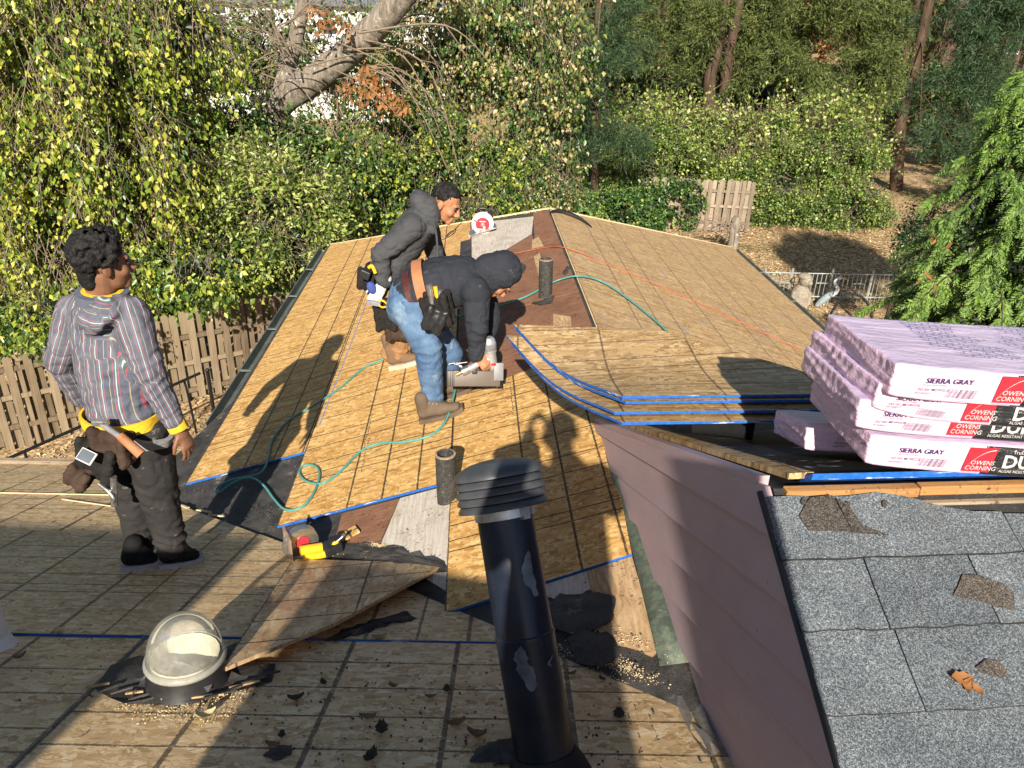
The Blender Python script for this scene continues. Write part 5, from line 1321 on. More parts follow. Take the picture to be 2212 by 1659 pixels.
# ---- left: yellowing vine tree, shrubs
plant('vine_tree', 'big tree hung with yellow-green vine leaves at upper left', 'tree', [E_(110, 150, 16.5, 230, 210, 2.3), E_(320, 110, 18, 170, 150, 2), E_(40, 420, 15.8, 170, 200, 1.9), E_(250, 390, 16.2, 210, 190, 2.1), E_(130, 610, 15.2, 200, 120, 1.3)], [(L_YEL, .8), (L_GRN, .2)], 5200, 8, .125, .080, .95, .55, 1, base_at(140, 17.5), .28, .6, .011, .34)
plant('shrub', 'dense green shrub spilling over the left fence', 'shrub', [E_(330, 590, 15.4, 150, 95, 1.0), E_(60, 690, 14.2, 130, 70, .7), E_(480, 590, 16.2, 130, 90, 1.0), E_(210, 660, 14.8, 130, 60, .8), E_(430, 596, 13.0, 90, 34, .4), E_(110, 690, 11.9, 100, 40, .4)], [(L_GRN, .55), (L_YEL, .45)], 2900, 7, .11, .075, .7, .38, 2, base_at(330, 16.5), .12, .25)
plant('shrub', 'pale leaved shrub with arching branches left of the grey hooded man', 'shrub', [E_(610, 450, 17.2, 120, 110, 1.2), E_(520, 420, 17.8, 110, 100, 1.2), E_(640, 545, 16.9, 100, 60, .9), E_(700, 520, 17.4, 60, 60, .7)], [(L_PALE, .8), (L_GRN, .2)], 2200, 8, .125, .058, .25, .55, 3, base_at(610, 18), .10, .5)
plant('shrub', 'shaded green undergrowth beneath the leaning trunk', 'shrub', [E_(520, 300, 20, 130, 80, 1.3), E_(640, 340, 20, 120, 90, 1.3), E_(430, 330, 19, 90, 100, 1.2)], [(L_GRN, .7), (L_IVY, .3)], 1900, 7, .10, .07, .5, .36, 4, base_at(560, 21), .10, .2)
# leaning oak
ok = thing('leaning_tree', 'thick grey trunk leaning right with lichen and bare branches', 'tree', base_at(560, 21.5))
b0 = base_at(575, 21.5)
pts = bez([b0, aty(590, 330, 21.3), aty(597, 232, 21.2), aty(690, 165, 20.8), aty(785, 85, 20.2), aty(872, -10, 19.6), aty(960, -110, 19)], 8)
rs = [.44-.16*i/(len(pts)-1) for i in range(len(pts))]
V0 = MB().tube(pts, rs, 18)
g = random.Random(4); V0.v = [tuple(Vector(v)+Vector((mnoise.noise(Vector(v)*2.2), mnoise.noise(Vector(v)*2.2+Vector((9, 0, 0))), mnoise.noise(Vector(v)*2.6+Vector((0, 7, 0)))))*.055) for v in V0.v]
sm(V0.obj('trunk', [M_BARK], ok), 80)
sm(MB().tube(bez([aty(600, 225, 21.3), aty(620, 150, 21.5), aty(640, 80, 21.6), aty(652, 0, 21.6), aty(640, -90, 21.6)], 6), [.24-.004*i for i in range(25)], 12).obj('limb', [M_BARK], ok), 80)
def arcs(parent, seeds, n, r, name='branch', mat=M_TWIG, D=20.5):
    g = random.Random(9)
    for i in range(n):
        (x0, y0, x1, y1, bow) = seeds[i % len(seeds)]; x0 += g.uniform(-40, 40); y0 += g.uniform(-30, 30); x1 += g.uniform(-60, 60); y1 += g.uniform(-50, 50); d0 = D+g.uniform(-1.5, 1)
        c = bez([aty(x0, y0, d0), aty((x0+x1)/2+bow*.4+g.uniform(-20, 20), (y0+y1)/2-bow+g.uniform(-25, 25), d0-.3), aty(x1, y1, d0-.5)], 7)
        rr_ = r*g.uniform(.4, 1.1); mb = MB().tube(c, [rr_*(1-.75*k/(len(c)-1)) for k in range(len(c))], 5)
        for q in range(3):
            k = g.randrange(4, len(c)-2); e = c[k]+Vector((g.uniform(-.6, .6), g.uniform(-.3, .3), g.uniform(-.6, .35))); mb.tube([c[k], (c[k]+e)/2+Vector((0, 0, .06)), e], [rr_*.35, rr_*.25, rr_*.1], 4)
        sm(mb.obj(name, [mat], parent), 70)
arcs(ok, [(660, 120, 430, 20, 40), (640, 90, 380, 60, 60), (700, 150, 900, 260, 40), (760, 110, 960, 330, 60), (620, 60, 760, -10, 20), (800, 80, 1020, 170, 50), (640, 180, 470, 230, 50), (700, 200, 760, 400, 20)], 44, .03)
def tuft(parent, px, py, D, rx, ry, n, mat, L, W, seed, droop=.7):
    g = np.random.default_rng(seed); c = aty(px, py, D); s = D/FPX
    C = c+g.normal(size=(n, 3))*np.array([rx*s, .25, ry*s])*.6; A = unit(g, n)*.6; A[:, 2] -= droop; N = unit(g, n)*.6+np.array([0, -.8, .4]); sz = .6+.8*g.random(n)
    V, F = leaf_geo(C, A, N, L*sz, W*sz); return tag(obj('leaf_tuft', mesh('leaf_tuft', V, F, [mat]), parent), None, None, None, 'stuff')
for i, (px, py, rx, ry, n) in enumerate(((770, 195, 30, 22, 70), (810, 180, 22, 25, 55), (840, 215, 28, 22, 70), (865, 230, 16, 12, 30), (705, 45, 30, 16, 40), (795, 150, 20, 18, 30), (745, 60, 14, 10, 18), (690, 20, 20, 10, 20))): tuft(ok, px, py, 19.4, rx, ry, n, L_DEAD, .15, .075, i)
# ---- middle
plant('vine_tree', 'tall tree with pink and yellow turning leaves above the ridge', 'tree', [E_(1010, 50, 23, 190, 120, 1.8), E_(1150, 130, 23, 120, 170, 1.7), E_(930, 170, 23.5, 110, 90, 1.4), E_(1190, 290, 22.6, 70, 90, 1.0)], [(L_PINK, .42), (L_GRN, .25), (L_IVY, .33)], 1900, 7, .125, .09, .95, .5, 5, base_at(1010, 24.5), .26, .4, .010, .34)
plant('shrub', 'green vine covered shrub behind the two bending men', 'shrub', [E_(890, 330, 21.5, 140, 110, 1.5), E_(1060, 370, 21.8, 120, 80, 1.4), E_(770, 400, 20, 90, 110, 1.2), E_(960, 430, 20.5, 180, 60, 1.1)], [(L_GRN, .6), (L_YEL, .3), (L_IVY, .1)], 3800, 7, .105, .078, .75, .40, 6, base_at(930, 22.5), .14, .3)
plant('shrub', 'yellow flecked low shrub hanging down behind the far saw', 'shrub', [E_(1140, 420, 21.5, 90, 45, .8), E_(1190, 380, 22.2, 60, 60, .8), E_(1010, 470, 19.8, 80, 40, .7)], [(L_PINK, .35), (L_IVY, .45), (L_GRN, .2)], 1500, 7, .08, .06, .7, .34, 7, base_at(1130, 22.3), .08, .4)
def conifer(name, lab, ells, mat, n, L, W, k, seed, base, trunk, droop=.25, spread=.35, group=None, bark=M_BARKR, boughs=14):
    g = np.random.default_rng(seed); t = thing(name, lab, 'tree', base, group=group)
    for tr, r in trunk:
        c = bez([base if tr[0] is None else aty(*tr[0])]+[aty(*q) for q in tr[1:]], 7); sm(MB().tube(c, [r*(1-.35*i/(len(c)-1)) for i in range(len(c))], 10).obj('trunk', [bark], t), 70)
    allc = [Vector(aty(*q)) for tr, r in trunk for q in tr if q is not None]
    rr_ = random.Random(seed); 
    if allc:
        mb = MB()
        for i in range(boughs):
            e = ells[i % len(ells)]; s = rr_.choice(allc); tip = Vector(e[0])+Vector((rr_.uniform(-1, 1)*e[1][0], rr_.uniform(-1, .3)*e[1][1], rr_.uniform(-.8, .6)*e[1][2])); mb.tube(bez([s, (s+tip)/2+Vector((0, 0, .2)), tip], 4), [.035-.0034*q for q in range(9)], 5)
        sm(mb.obj('boughs', [bark], t), 70)
    P, d = sample_twigs(ells, n, g, .42, True, .08, .55); n = len(P)
    D = d*.6+unit(g, n)*.5; D[:, 2] -= droop; D /= np.linalg.norm(D, axis=1, keepdims=True)
    pr = np.repeat(P, k, 0); Dr = np.repeat(D, k, 0); tt = np.tile(np.linspace(0, 1, k), n)[:, None]
    C = pr+Dr*tt*spread+g.normal(size=(n*k, 3))*spread*.14; A = Dr*.8+unit(g, n*k)*.75; A[:, 2] -= droop*.3; N = unit(g, n*k)+np.array([0, -.5, .5]); sz = .6+.8*g.random(n*k)
    V, F = leaf_geo(C, A, N, L*sz, W*sz, .1); obj('crown', mesh('crown', V, F, [mat]), t)
    return t
conifer('pine_tree', 'young white pine with blue-green needles left of the hedge', [E_(1270, 150, 27, 80, 60, 1.2), E_(1250, 230, 26.5, 70, 60, 1.1), E_(1310, 300, 27, 90, 60, 1.1), E_(1230, 320, 26.5, 60, 50, 1), E_(1330, 70, 28, 70, 70, 1.2)], L_PINE, 1700, .18, .022, 16, 1, base_at(1290, 28.5), [([None, (1285, 250, 28.3), (1290, 60, 28.3), (1300, -80, 28.3)], .16)], .15, .30)
conifer('juniper_tree', 'twin trunked juniper standing left of centre right', [E_(1450, 60, 37, 120, 90, 2.2), E_(1610, 50, 37.5, 100, 90, 2.2), E_(1400, 150, 36, 70, 60, 1.6), E_(1560, -30, 38, 160, 70, 2.2), E_(1500, 130, 36.5, 90, 50, 1.5), E_(1630, 140, 36.5, 70, 60, 1.5), E_(1545, 60, 34.2, 60, 50, .6), E_(1500, 170, 34.4, 50, 40, .6), E_(1600, 150, 34.4, 40, 50, .6)], L_JUN, 4200, .19, .040, 14, 2, base_at(1550, 35), [([None, (1532, 200, 35), (1548, 110, 35), (1575, -40, 35)], .30), ([None, (1566, 190, 35.3), (1580, 90, 35.3), (1610, -50, 35.3)], .26)])
conifer('juniper_tree', 'broad olive juniper with several stems behind the hedge', [E_(1740, 120, 36, 110, 90, 2.2), E_(1850, 130, 36.5, 90, 100, 2.2), E_(1780, 20, 37, 130, 80, 2.4), E_(1680, 60, 36.5, 70, 70, 1.8), E_(1860, 210, 35.5, 60, 40, 1.3)], L_JUN, 5200, .19, .040, 14, 3, base_at(1700, 37), [([None, (1695, 200, 36.5), (1720, 60, 36.8)], .20), ([None, (1690, 210, 36.6), (1660, 90, 36.8)], .15), ([None, (1715, 200, 36.6), (1780, 60, 36.8)], .15)])
conifer('pine_tree', 'tall dark pine leaning right at the upper right', [E_(2080, 190, 36.5, 110, 50, 1.8), E_(2140, 70, 37, 110, 80, 2.2), E_(1930, 200, 36, 60, 26, 1.0), E_(2060, 20, 37.5, 110, 60, 2), E_(2190, 200, 36, 60, 90, 1.5), E_(2110, 270, 36, 80, 30, 1.2), E_(2040, 300, 34, 70, 40, 1.3), E_(2150, 330, 33, 90, 50, 1.4)], L_PINE, 3400, .24, .030, 15, 4, base_at(1938, 37), [([None, (1945, 260, 37), (1968, 170, 37), (1990, 80, 37), (2016, -40, 37)], .30)], .2, .42, None, M_BARKD, 9)
# ---- right middle: the wild hedge
Hs = [('sprawling light green bush with long shoots beyond the ridge end', [E_(1370, 350, 30.5, 120, 100, 1.7), E_(1300, 400, 30, 70, 60, 1.2)], [(L_HEDGE, .45), (L_PALE, .25), (L_GRN, .3)], 2700), ('light green bush directly above the grey fence', [E_(1520, 345, 31.5, 110, 70, 1.6), E_(1460, 385, 31, 70, 40, 1)], [(L_HEDGE, .5), (L_PALE, .25), (L_GRN, .25)], 2100), ('tall leafy bush right of the grey fence', [E_(1650, 350, 31.5, 110, 80, 1.6), E_(1670, 430, 30.5, 80, 70, 1.0)], [(L_HEDGE, .5), (L_PALE, .2), (L_GRN, .3)], 2900), ('rounded leafy bush at the right end of the hedge', [E_(1800, 350, 31.5, 105, 90, 1.6), E_(1830, 440, 30.5, 95, 65, 1.2), E_(1750, 440, 30.4, 70, 60, 1)], [(L_HEDGE, .5), (L_PALE, .15), (L_GRN, .35)], 3200)]
for i, (lab, ells, mts, n) in enumerate(Hs): plant('hedge_bush', lab, 'bush', ells, mts, int(n*1.7), 8, .10, .068, .3, .50, 20+i, base_at([1370, 1510, 1650, 1800][i], 32), .10, .35, .010, .34, 'bushes of the wild hedge', None, .25, 4, .35, .0, .8)
plant('ivy', 'dark ivy bank left of the grey fence', 'ivy', [E_(1230, 450, 28, 80, 45, .7), E_(1340, 460, 28, 90, 42, .7), E_(1400, 440, 28.5, 36, 44, .4)], [(L_IVY, .7), (L_HEDGE, .3)], 2300, 7, .12, .10, .3, .3, 30, base_at(1320, 28.6), .05, .1)
plant('ivy', 'ivy strands climbing over the face of the grey fence', 'ivy', [E_(1475, 402, 28.45, 40, 12, .12), E_(1500, 435, 28.4, 20, 16, .10), E_(1455, 455, 28.4, 18, 12, .10), E_(1490, 478, 28.4, 18, 10, .1)], [(L_IVY, .6), (L_HEDGE, .4)], 230, 6, .11, .09, .4, .22, 31, base_at(1500, 28.5), .03, .3)
plant('shrub', 'shady undergrowth between hedge and juniper trunks', 'shrub', [E_(1330, 200, 40, 120, 60, 2), E_(1470, 215, 41, 110, 45, 2), E_(1620, 215, 41, 110, 40, 2), E_(1760, 225, 41, 110, 40, 2), E_(1860, 235, 41, 70, 34, 1.6)], [(L_IVY, .45), (L_GRN, .35), (L_JUN, .2)], 3600, 7, .20, .13, .4, .6, 36, base_at(1560, 42), .12, .3, .014, .4)
plant('bush', 'arching bramble shoots rising above the hedge', 'bush', [E_(1420, 270, 31.5, 130, 40, 1.3), E_(1600, 275, 32, 130, 34, 1.3), E_(1790, 270, 32, 110, 34, 1.3), E_(1300, 330, 31, 70, 50, 1)], [(L_PALE, .7), (L_HEDGE, .3)], 1500, 8, .14, .085, -.15, .85, 37, base_at(1560, 32.5), .06, .9, .010, .5)
plant('shrub', 'thin veil of dark leaves and twigs in front of the white house', 'shrub', [E_(560, 130, 25, 190, 130, 1.6), E_(800, 150, 25, 140, 140, 1.6), E_(430, 60, 24, 110, 90, 1.5)], [(L_GRN, .5), (L_IVY, .3), (L_YEL, .2)], 1350, 7, .13, .085, .6, .5, 38, base_at(680, 26), .10, .9, .012, .5)
plant('shrub', 'dark evergreen scrub on the slope right of the pine', 'shrub', [E_(2060, 190, 47, 120, 60, 2), E_(2190, 230, 46, 100, 70, 2), E_(2090, 290, 43, 110, 40, 1.8), E_(2210, 340, 42, 100, 50, 1.8), E_(1890, 170, 48, 60, 40, 2)], [(L_IVY, .55), (L_JUN, .3), (L_GRN, .15)], 3000, 7, .20, .12, .3, .6, 39, base_at(2120, 46), .14, .3, .014, .4)
plant('shrub', 'yellowing scrub far off between the two conifers', 'shrub', [E_(1900, 190, 55, 60, 40, 2), E_(1960, 240, 54, 70, 30, 2), E_(1640, 150, 52, 40, 40, 1.5)], [(L_YEL, 1)], 900, 6, .20, .13, .4, .5, 32, None, .1, .2)
# far woods: reads as one mass
g = np.random.default_rng(77); Vs = []; Fs = []; mats_ = []; off = 0; MI = []
for i in range(58):
    px = -150+2550*i/57+g.normal()*25; D = g.uniform(62, 84)
    if 330 < px < 930 and D < 66: D += 14
    py = g.uniform(-40, 70); e = [E_(px, py, D, g.uniform(70, 110), g.uniform(60, 110), 3)]
    P, d = sample_twigs(e, 900, g, .4); n = len(P); C = P+g.normal(size=(n, 3))*.3; V, F = leaf_geo(C, unit(g, n), unit(g, n)+np.array([0, -.6, .4]), np.full(n, .62)*(.5+g.random(n)), np.full(n, .42)*(.5+g.random(n)))
    Vs.append(V); Fs.append(F+off); off += len(V); MI += [int(g.integers(3))]*len(F)
for i in range(70):
    px = -150+2550*g.random(); D = g.uniform(56, 80); p = aty(px, 100, D); z0 = terrain(p[0], D); r = g.uniform(.12, .3); k = off
    ring = np.array([[p[0]+r*math.cos(a), D+r*math.sin(a), z] for z in (z0-.2, z0+9) for a in (0, 1.57, 3.14, 4.71)]); Vs.append(ring); Fs.append(np.array([[k+a, k+b, k+4+b] for a, b in ((0, 1), (1, 2), (2, 3), (3, 0))]+[[k+a, k+4+b, k+4+a] for a, b in ((0, 1), (1, 2), (2, 3), (3, 0))])); off += 8; MI += [3]*8
tag(obj('far_woods', mesh('far_woods', np.concatenate(Vs), np.concatenate(Fs), [L_IVY, L_JUN, L_DEAD, M_BARKD], False, MI)), 'distant mixed woods closing the view behind the yards', 'woods', None, 'stuff')

# ---- weeping cypress at the right
def cypress():
    g = np.random.default_rng(8); D = 9.4; base = np.array([aty(2165, 500, D)[0], D, 0.0])
    t = thing('weeping_cypress', 'weeping cypress with drooping green sprays at the right edge', 'tree', base)
    top = np.array([base[0]+.1, D, aty(2195, 120, D)[2]]); Ht = top[2]
    sm(MB().tube([base, (base+top)/2, top], [.11, .07, .012], 10).obj('trunk', [M_BARKR], t), 70)
    Cs, As, Ns, Ls = [], [], [], []; mb = MB(); nb = 250
    for i in range(nb):
        f = (i+.5)/nb; z = Ht*(.20+.80*f); a = i*2.39996+g.normal()*.25
        reach = (1.62*(1-f)**.55+.10)*g.uniform(.62, 1.12); dr = np.array([math.cos(a), math.sin(a), 0])
        if dr[1] > .6 and g.random() < .5: continue
        o = np.array([base[0], D, z]); m_ = o+dr*reach*.55+np.array([0, 0, .10*reach]); e = o+dr*reach+np.array([0, 0, -.20*reach])
        c = [np.array(q) for q in bez([o, m_, e], 6)]; mb.tube([Vector(q) for q in c], [.016*(1-.8*k/(len(c)-1)) for k in range(len(c))], 4)
        ns = int(8+17*reach)
        for s_ in range(ns):
            tt = (.15+.85*(s_+g.random())/ns); q = c[min(len(c)-1, int(tt*(len(c)-1)))]; side = np.cross(dr, [0, 0, 1])*g.choice([-1, 1])
            rach = dr*.55+side*g.uniform(.2, .8)+np.array([0, 0, -.42])+g.normal(size=3)*.15; rach /= np.linalg.norm(rach); ln = g.uniform(.15, .28)
            flat = np.cross(rach, np.cross(rach, [0, 0, 1]))*0+np.cross(rach, dr*.4+np.array([0, -.6, .7])+g.normal(size=3)*.25); flat /= np.linalg.norm(flat)+1e-9
            k = 21; u = np.linspace(.02, 1, k)[:, None]; sg = np.where(np.arange(k) % 2 == 0, 1, -1)[:, None]
            C = q+rach*ln*u+np.array([0, 0, -1])*(u**2)*.09; A = rach*.55+flat*sg*.8+g.normal(size=(k, 3))*.15+np.array([0, 0, -.55]); N = np.cross(rach, flat)+g.normal(size=(k, 3))*.3
            Cs.append(C); As.append(A); Ns.append(N); Ls.append(.066*(1.15-.6*u[:, 0])*g.uniform(.8, 1.25))
    sm(mb.obj('boughs', [M_BARKR], t), 70)
    C, A, N, L = np.concatenate(Cs), np.concatenate(As), np.concatenate(Ns), np.concatenate(Ls)
    V, F = leaf_geo(C, A, N, L*1.1, L*.36, .15); obj('crown', mesh('crown', V, F, [L_CYP]), t)
    m_ = 9000; zz = g.random(m_); an = g.random(m_)*6.283; rd = (1.62*(1-np.clip((zz-.2)/.8, 0, 1))**.55)*(.15+.55*g.random(m_))
    P = np.stack([base[0]+rd*np.cos(an), D+rd*np.sin(an), Ht*(.12+.86*zz)], 1); V, F = leaf_geo(P, unit(g, m_)+np.array([0, 0, -.6]), unit(g, m_), .10+.05*g.random(m_), .04+.02*g.random(m_)); obj('inner_foliage', mesh('inner_foliage', V, F, [L_GAPSHADE]), t)  # dark leaves painting in the shade inside the cypress
    tuft(t, 2015, 505, 8.3, 4, 10, 5, L_DEAD, .09, .03, 3); tuft(t, 1996, 595, 8.2, 3, 10, 5, L_DEAD, .09, .03, 4)
cypress()
plant('boxwood', 'low clipped brown-green shrub behind the bundles', 'shrub', [E_(2030, 668, 13.6, 95, 34, .7), E_(2110, 675, 13.4, 60, 30, .6)], [(L_BOX, .8), (L_HEDGE, .2)], 2600, 6, .04, .028, .1, .10, 33, base_at(2040, 14), .04, .1, .005, .25)
plant('yew', 'dark yew in the shade beside the cypress', 'shrub', [E_(1985, 530, 17.5, 60, 90, .8), E_(1960, 640, 16, 40, 30, .5)], [(L_IVY, 1)], 900, 6, .07, .03, .2, .2, 34, base_at(1990, 18), .06, .1)

# ---- garden things
def gpos(px, py): p = ground(px, py); return Vector((p[0], p[1], terrain(p[0], p[1])))
wf = thing('wire_fence', 'low grey metal bar fence on the lawn behind the heron', 'fence', gpos(1780, 640))
a, b = gpos(1640, 650), gpos(1925, 655); M_WF = plain('grey_green_metal', (.36, .38, .36), .5, .5, .4, .2, 20, .1)
for z in (.16, .84): sm(MB().tube([a+Vector((0, 0, z)), b+Vector((0, 0, z))], .018, 6).obj('rail', [M_WF], wf), 60)
nb = 30; bar = MB().tube([(0, 0, .03), (0, 0, .84)], .012, 6).me('bar', [M_WF])
for i in range(nb+1): obj('bar', bar, wf, Matrix.Translation(a.lerp(b, i/nb)))
for i in (0, 6, 15, 24): obj('post', MB().tube([(0, 0, -.05), (0, 0, .98)], .034, 8).me('post', [M_WF]), wf, Matrix.Translation(a.lerp(b, i/nb+.008)))
for i in (4, 12, 20, 27): q = a.lerp(b, i/nb); MB().box((q.x, q.y-.012, q.z+.55), (q.x+.36, q.y+.012, q.z+.58)).obj('cross_piece', [M_WF], wf)
# heron
hp_ = gpos(1782, 664); he = thing('heron_statue', 'white necked grey heron statue on the leaf litter', 'statue', hp_)
M_HG = plain('heron_grey', (.24, .28, .31), .6, 0, .3, .25, 25, .3); M_HW = plain('heron_white', (.72, .73, .72), .6, 0, .3, .08, 20, .1); M_HB = plain('heron_beak', (.62, .42, .14), .5, 0, .3, .1, 20, .1)
def hq(x, z, y=0): return hp_+Vector((x, y, z))
sm(MB().tube(bez([hq(-.26, .02), hq(-.17, .14), hq(-.02, .30), hq(.10, .40), hq(.16, .46)], 5), [.012+.085*math.sin(math.pi*min(1, .08+.9*i/20))**.8 for i in range(21)], 14).obj('body', [M_HG], he), 70)
sm(MB().tube(bez([hq(.10, .36), hq(.20, .42), hq(.24, .55), hq(.16, .66), hq(.12, .76), hq(.17, .84), hq(.23, .86)], 6), [.065-.0011*i for i in range(37)], 12).obj('neck', [M_HW], he), 70)
sm(MB().ball(hq(.235, .86), (.065, .042, .042)).obj('head', [M_HW], he), 70); sm(MB().tube([hq(.27, .865), hq(.46, .835)], [.022, .003], 8).obj('beak', [M_HB], he), 70)
sm(MB().tube([hq(.15, .885), hq(.26, .895)], [.008, .016], 6).obj('crest', [M_HG], he), 70)
for s in (-.03, .03): sm(MB().tube([hq(.02, .30, s), hq(.03, .15, s), hq(.0, -.02, s)], .010, 6).obj('leg', [M_HG], he), 70)
# seated stone animal
sp_ = gpos(1722, 668); sa = thing('stone_statue', 'weathered stone bust statue beside the right gutter', 'statue', sp_); M_ST = _ply('lichen_stone', ((.15, .125, .095), (.27, .235, .185), (.40, .36, .29)), (.09, .085, .06), (14, 14, 14))
sm(MB().tube([sp_+Vector(q) for q in ((0, 0, -.1), (0, 0, .2), (.0, 0, .45), (.02, 0, .62), (.03, 0, .70))], [.26, .25, .28, .20, .11], 16).obj('torso', [M_ST], sa), 70)
sm(MB().ball(sp_+Vector((.06, -.02, .86)), (.17, .17, .19), 16, 10).obj('head', [M_ST], sa), 70); sm(MB().ball(sp_+Vector((.16, -.10, .80)), (.08, .09, .08), 12, 8).obj('muzzle', [M_ST], sa), 70)
sm(MB().ball(sp_+Vector((.03, .0, .95)), (.19, .19, .10), 14, 8).obj('cap', [M_ST], sa), 70)
for s in (-1, 1): sm(MB().tube([sp_+Vector((.18*s, -.05, .52)), sp_+Vector((.22*s, -.14, .28)), sp_+Vector((.10*s, -.24, .12))], [.09, .08, .06], 10).obj('arm', [M_ST], sa), 70)
# hoops of a row cover
M_HP = plain('grey_conduit', (.30, .31, .32), .4, .5, .4, .12, 20, .1)
for i, (x0, x1, y0, yt, D, lab) in enumerate(((1790, 1885, 700, 634, 13.0, 'bent grey conduit hoop rising behind the bundles'), (1912, 1972, 705, 662, 11.5, 'smaller grey conduit hoop right of the other hoop'))):
    c = bez([aty(x0-6, y0+40, D), aty(x0, y0-10, D), aty(x0+(x1-x0)*.25, yt+14, D), aty((x0+x1)/2, yt, D), aty(x1-(x1-x0)*.15, yt+16, D), aty(x1, y0-5, D), aty(x1+4, y0+40, D)], 6)
    tag(sm(obj('conduit_hoop', MB().tube(c, .022, 8).me('conduit_hoop', [M_HP])), 60), lab, 'hoop')
# stump with bare brush by the hip corner
sp2 = gpos(1578, 548); stp = thing('tree_stump', 'broken stump with bare brush behind the right gutter corner', 'stump', sp2)
sm(MB().tube(bez([sp2+Vector((0, 0, -.1)), sp2+Vector((.03, 0, .5)), sp2+Vector((-.02, 0, 1.0)), sp2+Vector((.05, 0, 1.25))], 3), [.20-.008*i for i in range(10)], 9).obj('trunk', [M_BARK], stp), 60)
mb = MB(); r_ = random.Random(2)
for i in range(26):
    e = sp2+Vector((r_.uniform(-2.2, .5), r_.uniform(-.5, .5), r_.uniform(.1, 1.0))); mb.tube(bez([sp2+Vector((0, 0, r_.uniform(.4, 1))), (sp2+e)/2+Vector((0, 0, r_.uniform(.5, .9))), e], 4), [.025-.0025*q for q in range(9)], 4)
sm(mb.obj('branches', [M_TWIG], stp), 60)
# leaves lying on the lawn
g = np.random.default_rng(5); n = 9000; X = g.uniform(3, 15, n); Y = g.uniform(17, 31, n); n2 = 2500; X = np.concatenate([X, g.uniform(-9, -3.4, n2)]); Y = np.concatenate([Y, g.uniform(9, 15, n2)])
Z = np.array([terrain(x, y) for x, y in zip(X, Y)])+.02; n += n2
V, F = leaf_geo(np.stack([X, Y, Z], 1), unit(g, n)*np.array([1, 1, .2]), np.array([0, 0, 1])+g.normal(size=(n, 3))*.35, .07+.07*g.random(n), .05+.04*g.random(n))
tag(obj('fallen_leaves', mesh('fallen_leaves', V, F, [leaf_mat('fallen_leaf', [(.20, .12, .06), (.40, .27, .14), (.56, .41, .22), (.66, .52, .32)], .1, .8)])), 'dry fallen leaves covering the lawn', 'leaves', None, 'stuff')
